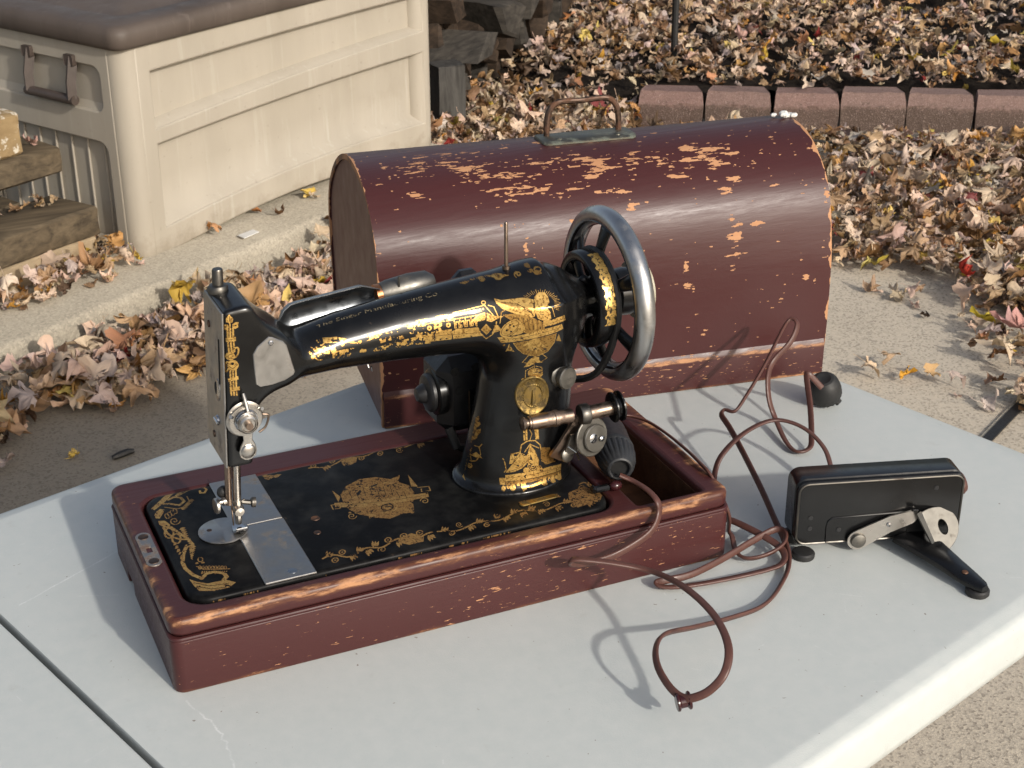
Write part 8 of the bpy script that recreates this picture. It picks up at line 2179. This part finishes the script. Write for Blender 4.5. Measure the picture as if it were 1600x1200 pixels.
ZONES = [
    # open ground right of the cover up to the pavers, and round the woodpile
    ([(1.62, 2.50), (2.12, 2.087), (2.244, 1.981), (2.332, 1.86), (2.25, 1.72), (2.30, 1.60), (2.7, 1.35), (3.6, 1.8), (4.6, 2.55), (2.33, 3.53), (1.95, 3.90), (1.45, 3.60), (1.50, 3.20)], 2150, G, .06, None),
    # planting bed
    ([(2.33, 3.60), (4.75, 2.50), (7.2, 4.2), (5.2, 7.0), (3.0, 6.6), (2.15, 4.2)], 900, G + .07, .05, None),
    # foot of the woodpile
    ([(1.50, 3.45), (1.95, 3.75), (2.40, 3.50), (2.75, 4.7), (2.5, 4.75), (1.72, 3.85)], 700, G + .01, .05, None),
    # between table and kerb on the left
    ([(-.6, 1.66), (-.30, 1.80), (0, 1.93), (.05, 1.96), (.12, 2.06), (.17, 2.05), (.236, 2.0), (.33, 2.01), (.41, 2.06), (.50, 2.12), (.60, 2.06), (.74, 2.02), (.9, 2.10), (1.1, 2.40), (1.4, 2.75), kline(1.4, -.03), kline(.5, -.03), kline(.05, -.03), kline(-.8, -.03)], 1700, G, .045, 1.1),
    # on the kerb in front of the timbers
    ([(-.6, 2.10), (-.25, 2.30), (.05, 2.465), (.18, 2.49), (.32, 2.54), (.45, 2.65), (.44, 2.74), (.38, 2.86), (.30, 2.76), (.10, 2.62), (-.3, 2.40)], 1700, K, .035, None),
    # along the foot of the deck box
    ([(.55, 2.70), (.60, 2.66), (1.55, 3.20), (1.56, 3.32)], 90, K, .012, None),
    # on the pale board between the timbers
    ([tuple((B0 + BE * s - BN * (-n) * -1 * -1)[:2]) for s, n in ((-.60, -.150), (-.11, -.150), (-.11, -.215), (-.60, -.215))], 1300, K + .148, .012, .6),
    # drift that goes on behind the cover
    ([(1.35, 2.50), (1.70, 2.30), (1.75, 2.60), (1.62, 3.10), (1.40, 3.02), (1.33, 2.75)], 1100, G, .045, None),
    # thin scatter on the concrete
    ([(2.0, 1.95), (2.33, 1.84), (2.24, 1.60), (2.2, 1.35), (1.95, 1.25), (1.85, 1.38), (2.05, 1.55)], 38, G, .003, None),
    ([(2.16, 1.62), (2.40, 1.74), (2.85, 1.40), (2.2, .95), (1.98, 1.22), (2.10, 1.42)], 620, G, .03, None),
]
LEAVES = []   # (x, y, z, size, colour, class, variant, rotation)
def rot(tilt, az, spin):
    ct, s_t = np.cos(tilt), np.sin(tilt)
    Rz = lambda a: np.array([[np.cos(a), -np.sin(a), 0], [np.sin(a), np.cos(a), 0], [0, 0, 1]])
    return Rz(az) @ np.array([[1, 0, 0], [0, ct, -s_t], [0, s_t, ct]]) @ Rz(spin)
for zi, (poly, dens, zb, thick, scl) in enumerate(ZONES):
    P = np.array(poly); lo, hi = P.min(0), P.max(0)
    n = rl.poisson(dens * np.prod(hi - lo))
    Q = lo + rl.rand(n, 2) * (hi - lo)
    Q = Q[inside(Q, P)]
    if zi == 1:   # thin out with distance and leave dark gaps
        g = np.sin(Q[:, 0] * 7.3 + 2 * np.sin(Q[:, 1] * 4.1)) * np.sin(Q[:, 1] * 6.1 + 1.5 * np.sin(Q[:, 0] * 5.2))
        d = (Q - [PV0.x, PV0.y]) @ np.array([PVN.x, PVN.y])
        keep = rl.rand(len(Q)) < np.where(g > .30, .38, 1.0) * np.where(d < .30, .55, 1.0)
        Q = Q[keep]
    for (a, b_) in Q:
        rel = np.array([a - B0.x, b_ - B0.y])
        s_, n_ = rel @ np.array([BE.x, BE.y]), rel @ np.array([BN.x, BN.y])
        if zi in (0, 2) and 0 < s_ < BL_ + .01 and -BD_ < n_ < .0: continue
        if zi == 4 and (-1.2 < s_ < -.06 and -.4 < n_ < -.07): continue
        if zi == 4 and s_ > -.02 and n_ < .03: continue
        pv = np.array([a - PV0.x, b_ - PV0.y]); ps, pn = pv @ np.array([PVD.x, PVD.y]), pv @ np.array([PVN.x, PVN.y])
        zz = zb
        if zi == 0 and ps > -.02 and (-.10 < pn < .12 or (pn > -.24 and rl.rand() < .7)): continue
        if zi == 0 and ps > -.02 and pn > -.2: zz -= .015
        if zi == 3:
            kd_ = (np.array([a, b_]) - np.array(kline(0))) @ np.array([-KD.y, KD.x])
            if kd_ > -.11 and rl.rand() < .85: continue
        c, ci = colour()
        h = rl.rand() ** .8
        size = float(np.clip(rl.normal(.038, .014), .015, .074)) * (scl or 1)
        if zi == 3: size *= 1.12
        tilt = abs(rl.normal(0, .50 if thick > .01 else .3))
        LEAVES.append([a, b_, zz + thick * h, size, c, ci, rl.randint(NV), rot(tilt, rl.rand() * 6.28, rl.rand() * 6.28), None, zi])
# leaves one can single out, each with its own label
ONE = [
    (2.290, 1.775, G + .045, .068, (.50, .045, .025), .9, 'bright red curled leaf at the edge of the bare concrete', 3),
    (2.195, 1.595, G + .034, .060, (.66, .50, .05), .15, 'yellow maple leaf beside the pink leaves at the right', 5),
    (2.225, 1.500, G + .040, .080, (.62, .33, .29), .5, 'large pink curled leaf cut by the right edge of the picture', 7),
    (2.205, 1.675, G + .004, .036, (.58, .46, .32), .3, 'small cream leaf alone on the concrete above the yellow leaf', 11),
    (2.105, 1.900, G + .004, .044, (.42, .27, .16), .2, 'brown curled leaf lying alone on the bare concrete near the cover', 13),
    (2.150, 1.865, G + .004, .040, (.60, .50, .40), .2, 'pale leaf beside the lone brown leaf on bare concrete near the cover', 17),
    (1.800, 1.500, G + .006, .050, (.62, .45, .28), .3, 'cream tan leaf touching the table edge just right of the plug', 19),
    (1.875, 1.520, G + .006, .046, (.40, .26, .14), .35, 'torn light brown leaf behind the cream leaf at the table edge', 23),
    (1.870, 1.445, G + .006, .042, (.60, .30, .03), .7, 'bright amber upright curled leaf near the table edge', 2),
    (1.920, 1.430, G + .006, .038, (.55, .33, .12), .7, 'light brown leaf standing on edge right of the bright amber one', 4),
    (1.945, 1.375, G + .004, .048, (.60, .46, .38), .15, 'pinkish cream flat leaf on the concrete by the table', 6),
    (2.030, 1.335, G + .006, .052, (.30, .15, .07), .5, 'russet brown curled leaf left of the black joint strip', 8),
    (1.945, 1.270, G + .004, .046, (.64, .52, .44), .4, 'nearly white leaf on the black joint strip at the table corner', 10),
    (2.112, 1.440, G + .012, .050, (.22, .11, .05), .5, 'dark brown torn leaf below the large pink leaf', 12),
    (.141, 1.842, G + .004, .032, (.66, .46, .10), .5, 'small yellow leaf alone on the shaded concrete at the left', 14),
    (.005, 1.835, G + .008, .050, (.44, .34, .29), .4, 'greyish tan leaf at the left edge of the picture', 16),
    (2.19, 2.005, G + .016, .055, (.46, .36, .06), .3, 'olive yellow leaf with a long stem at the lower border of the litter', 18),
    (3.675, 4.365, G + .15, .080, (.80, .62, .03), .25, 'bright yellow leaf on dark soil in the bed near the top edge', 20),
    (3.80, 4.18, G + .13, .085, (.22, .085, .04), .3, 'big reddish brown leaf on the soil just below the bright yellow one', 22),
    (.655, 2.795, K + .006, .040, (.50, .23, .07), .6, 'orange brown curled leaf on the kerb below the deck box', 24),
    (.795, 2.905, K + .006, .045, (.40, .17, .06), .7, 'spiky orange brown leaf at the foot of the deck box panel', 26),
    (1.00, 2.985, K + .006, .042, (.62, .42, .08), .5, 'yellowish leaf at the foot of the deck box beside the cover', 28),
    (.40, 2.70, K + .05, .050, (.52, .25, .04), .8, 'amber leaf propped upright in the corner between timber and deck box', 30),
    (.44, 2.665, K + .02, .040, (.70, .48, .06), .6, 'golden yellow leaf low in the corner between timber and deck box', 32),
]
tl = B0 + BE * -.10 + BN * -.26
ONE.append((tl.x, tl.y, K + .272, .036, (.60, .37, .30), .9, 'pink curled leaf with a long stem on top of the upper dark timber', 34))
pv = PV0 + PVD * .56 + PVN * .075
ONE.append((pv.x, pv.y, G + .134, .050, (.66, .50, .36), .15, 'cream leaf lying on top of the edging blocks right of the middle', 9))
pv = PV0 + PVD * .33 + PVN * .055
ONE.append((pv.x, pv.y, G + .134, .034, (.58, .46, .40), .12, 'pale leaf lying on the second edging block from the left', 15))
for a, b_, z, s_, c, tilt, lab, vr in ONE:
    LEAVES.append([a, b_, z, s_, np.array(c), -1, vr, rot(tilt, rl.rand() * 6.28, rl.rand() * 6.28), lab, -1])

# the ones that show largest become things of their own, the rest one litter object
cz = np.array(cam.location) - np.array([0, 0, OFF])
Rc = np.array(cam.rotation_euler.to_matrix())
pos = np.array([l[:3] for l in LEAVES]); rel = (pos - cz) @ Rc
px = 800 + 2440 * rel[:, 0] / -rel[:, 2]; py = 600 - 2440 * rel[:, 1] / -rel[:, 2]
inview = (px > -10) & (px < 1610) & (py > -10) & (py < 1210) & (rel[:, 2] < 0)
def hidden(i):
    a, b_ = px[i], py[i]
    if 525 < a < 1295 and b_ > 195 + (1215 - a) * .09 and b_ < 900: return True
    return b_ > 792 - .35 * a and a < 560
score = np.array([l[3] / np.linalg.norm(pos[i] - cz) for i, l in enumerate(LEAVES)])
top_h = np.array([(l[2] - ZONES[l[9]][2]) / max(ZONES[l[9]][3], .01) if l[9] >= 0 else 1 for l in LEAVES])
score *= .6 + .4 * top_h
order = sorted([i for i in range(len(LEAVES)) if inview[i] and not hidden(i) and LEAVES[i][8] is None], key=lambda i: -score[i])[:300 - len(ONE)]
single = set(order) | {i for i, l in enumerate(LEAVES) if l[8]}
CLS = ['pale tan', 'pinkish tan', 'greyish lavender', 'light brown', 'brown', 'dark brown', 'amber', 'yellow', 'orange brown', 'dark red']
WHERE = {0: 'in front of the pavers', 1: 'on the bed behind the pavers', 2: 'by the woodpile', 3: 'between table and kerb', 4: 'in front of the timbers', 5: 'along the deck box', 6: 'on top of the lower timber', 7: 'in the litter behind the cover', 8: 'on bare concrete by the cover', 9: 'in the heap at the right edge'}
def place(l):
    zi, q = l[9], np.array(l[:2])
    if zi == 3:
        v = q - np.array(kline(0)); n = v @ np.array([-KD.y, KD.x]); s = v @ np.array([KD.x, KD.y])
        return '%s, %s' % ('close to the kerb' if n > -.16 else 'amid the kerb drift' if n > -.28 else 'bordering bare concrete',
            'by the left picture edge' if s < .05 else 'below the timbers' if s < .22 else 'below the deck box corner' if s < .40 else 'behind the machine head' if s < .62 else 'beside the cover')
    if zi in (0, 1, 2):
        v = q - np.array([PV0.x, PV0.y]); n = v @ np.array([PVN.x, PVN.y]); s = v @ np.array([PVD.x, PVD.y])
        nm = ['first', 'second', 'third', 'fourth', 'fifth', 'sixth'][int(np.clip(s / .221, 0, 5))]
        if zi == 1: return '%s the %s paver' % ('just behind' if n < .5 else 'well behind' if n < 1.1 else 'far behind', nm)
        return '%s the %s paver' % ('at the foot of' if n > -.35 else 'in front of' if n > -.8 else 'far in front of', nm)
    return WHERE[zi]
VM = {}
Vs, Fs, Cs, nv = [], [], [], 0
for i, l in enumerate(LEAVES):
    Q, F_ = VAR[l[6]]
    if i in single:
        if l[6] not in VM:
            me = bpy.data.meshes.new('fallen_leaf'); me.from_pydata(Q.tolist(), [], F_.tolist()); me.materials.append(M_LEAF); me.shade_smooth(); VM[l[6]] = me
        o = bpy.data.objects.new('fallen_leaf', VM[l[6]]); COL.objects.link(o)
        Mx = Matrix([list(r * l[3]) + [0] for r in l[7]] + [[0, 0, 0, 1]]); low = float((Q @ (l[7] * l[3]).T)[:, 2].min())
        Mx.translation = Vector((l[0], l[1], l[2] + OFF - low)); o.matrix_world = Mx
        o.color = (*[float(q) for q in l[4]], 1)
        pose = l[7][2, 2]
        how = 'upright' if abs(pose) < .62 else 'upturned' if pose < 0 else 'tilted' if pose < .86 else 'flat'
        big = 'large ' if l[3] > .050 else 'small ' if l[3] < .036 else ''
        big = 'big ' if l[3] > .056 else 'large ' if l[3] > .049 else 'medium ' if l[3] > .042 else 'small '
        tagp(o, l[8] or ('%s%s %s leaf %s' % (big, how, CLS[l[5]], place(l))), 'leaf', 'fallen maple leaves')
    else:
        W = Q @ (l[7] * l[3]).T
        W[:, 2] -= W[:, 2].min()
        W += np.array([l[0], l[1], l[2]])
        Vs.append(W); Fs.append(F_ + nv); nv += len(W)
        Cs.append(np.repeat(np.append(l[4], 1)[None, :], len(W), 0))
Va, Fa, Ca = np.concatenate(Vs), np.concatenate(Fs), np.concatenate(Cs)
Va[:, 2] += OFF
me = bpy.data.meshes.new('leaf_litter')
me.vertices.add(len(Va)); me.vertices.foreach_set('co', Va.astype(np.float32).ravel())
me.loops.add(len(Fa) * 3); me.loops.foreach_set('vertex_index', Fa.astype(np.int32).ravel())
me.polygons.add(len(Fa)); me.polygons.foreach_set('loop_start', np.arange(0, len(Fa) * 3, 3, dtype=np.int32)); me.polygons.foreach_set('loop_total', np.full(len(Fa), 3, np.int32))
at = me.color_attributes.new('leaf_colour', 'FLOAT_COLOR', 'POINT'); at.data.foreach_set('color', Ca.astype(np.float32).ravel())
me.update(calc_edges=True); me.shade_smooth(); me.materials.append(M_LITTER)
o = bpy.data.objects.new('leaf_litter', me); COL.objects.link(o)
tagp(o, 'thick litter of dry curled maple leaves over concrete and bed', 'leaf litter', kind='stuff')
print('leaves', len(LEAVES), 'single', len(single), 'tris', len(Fa))
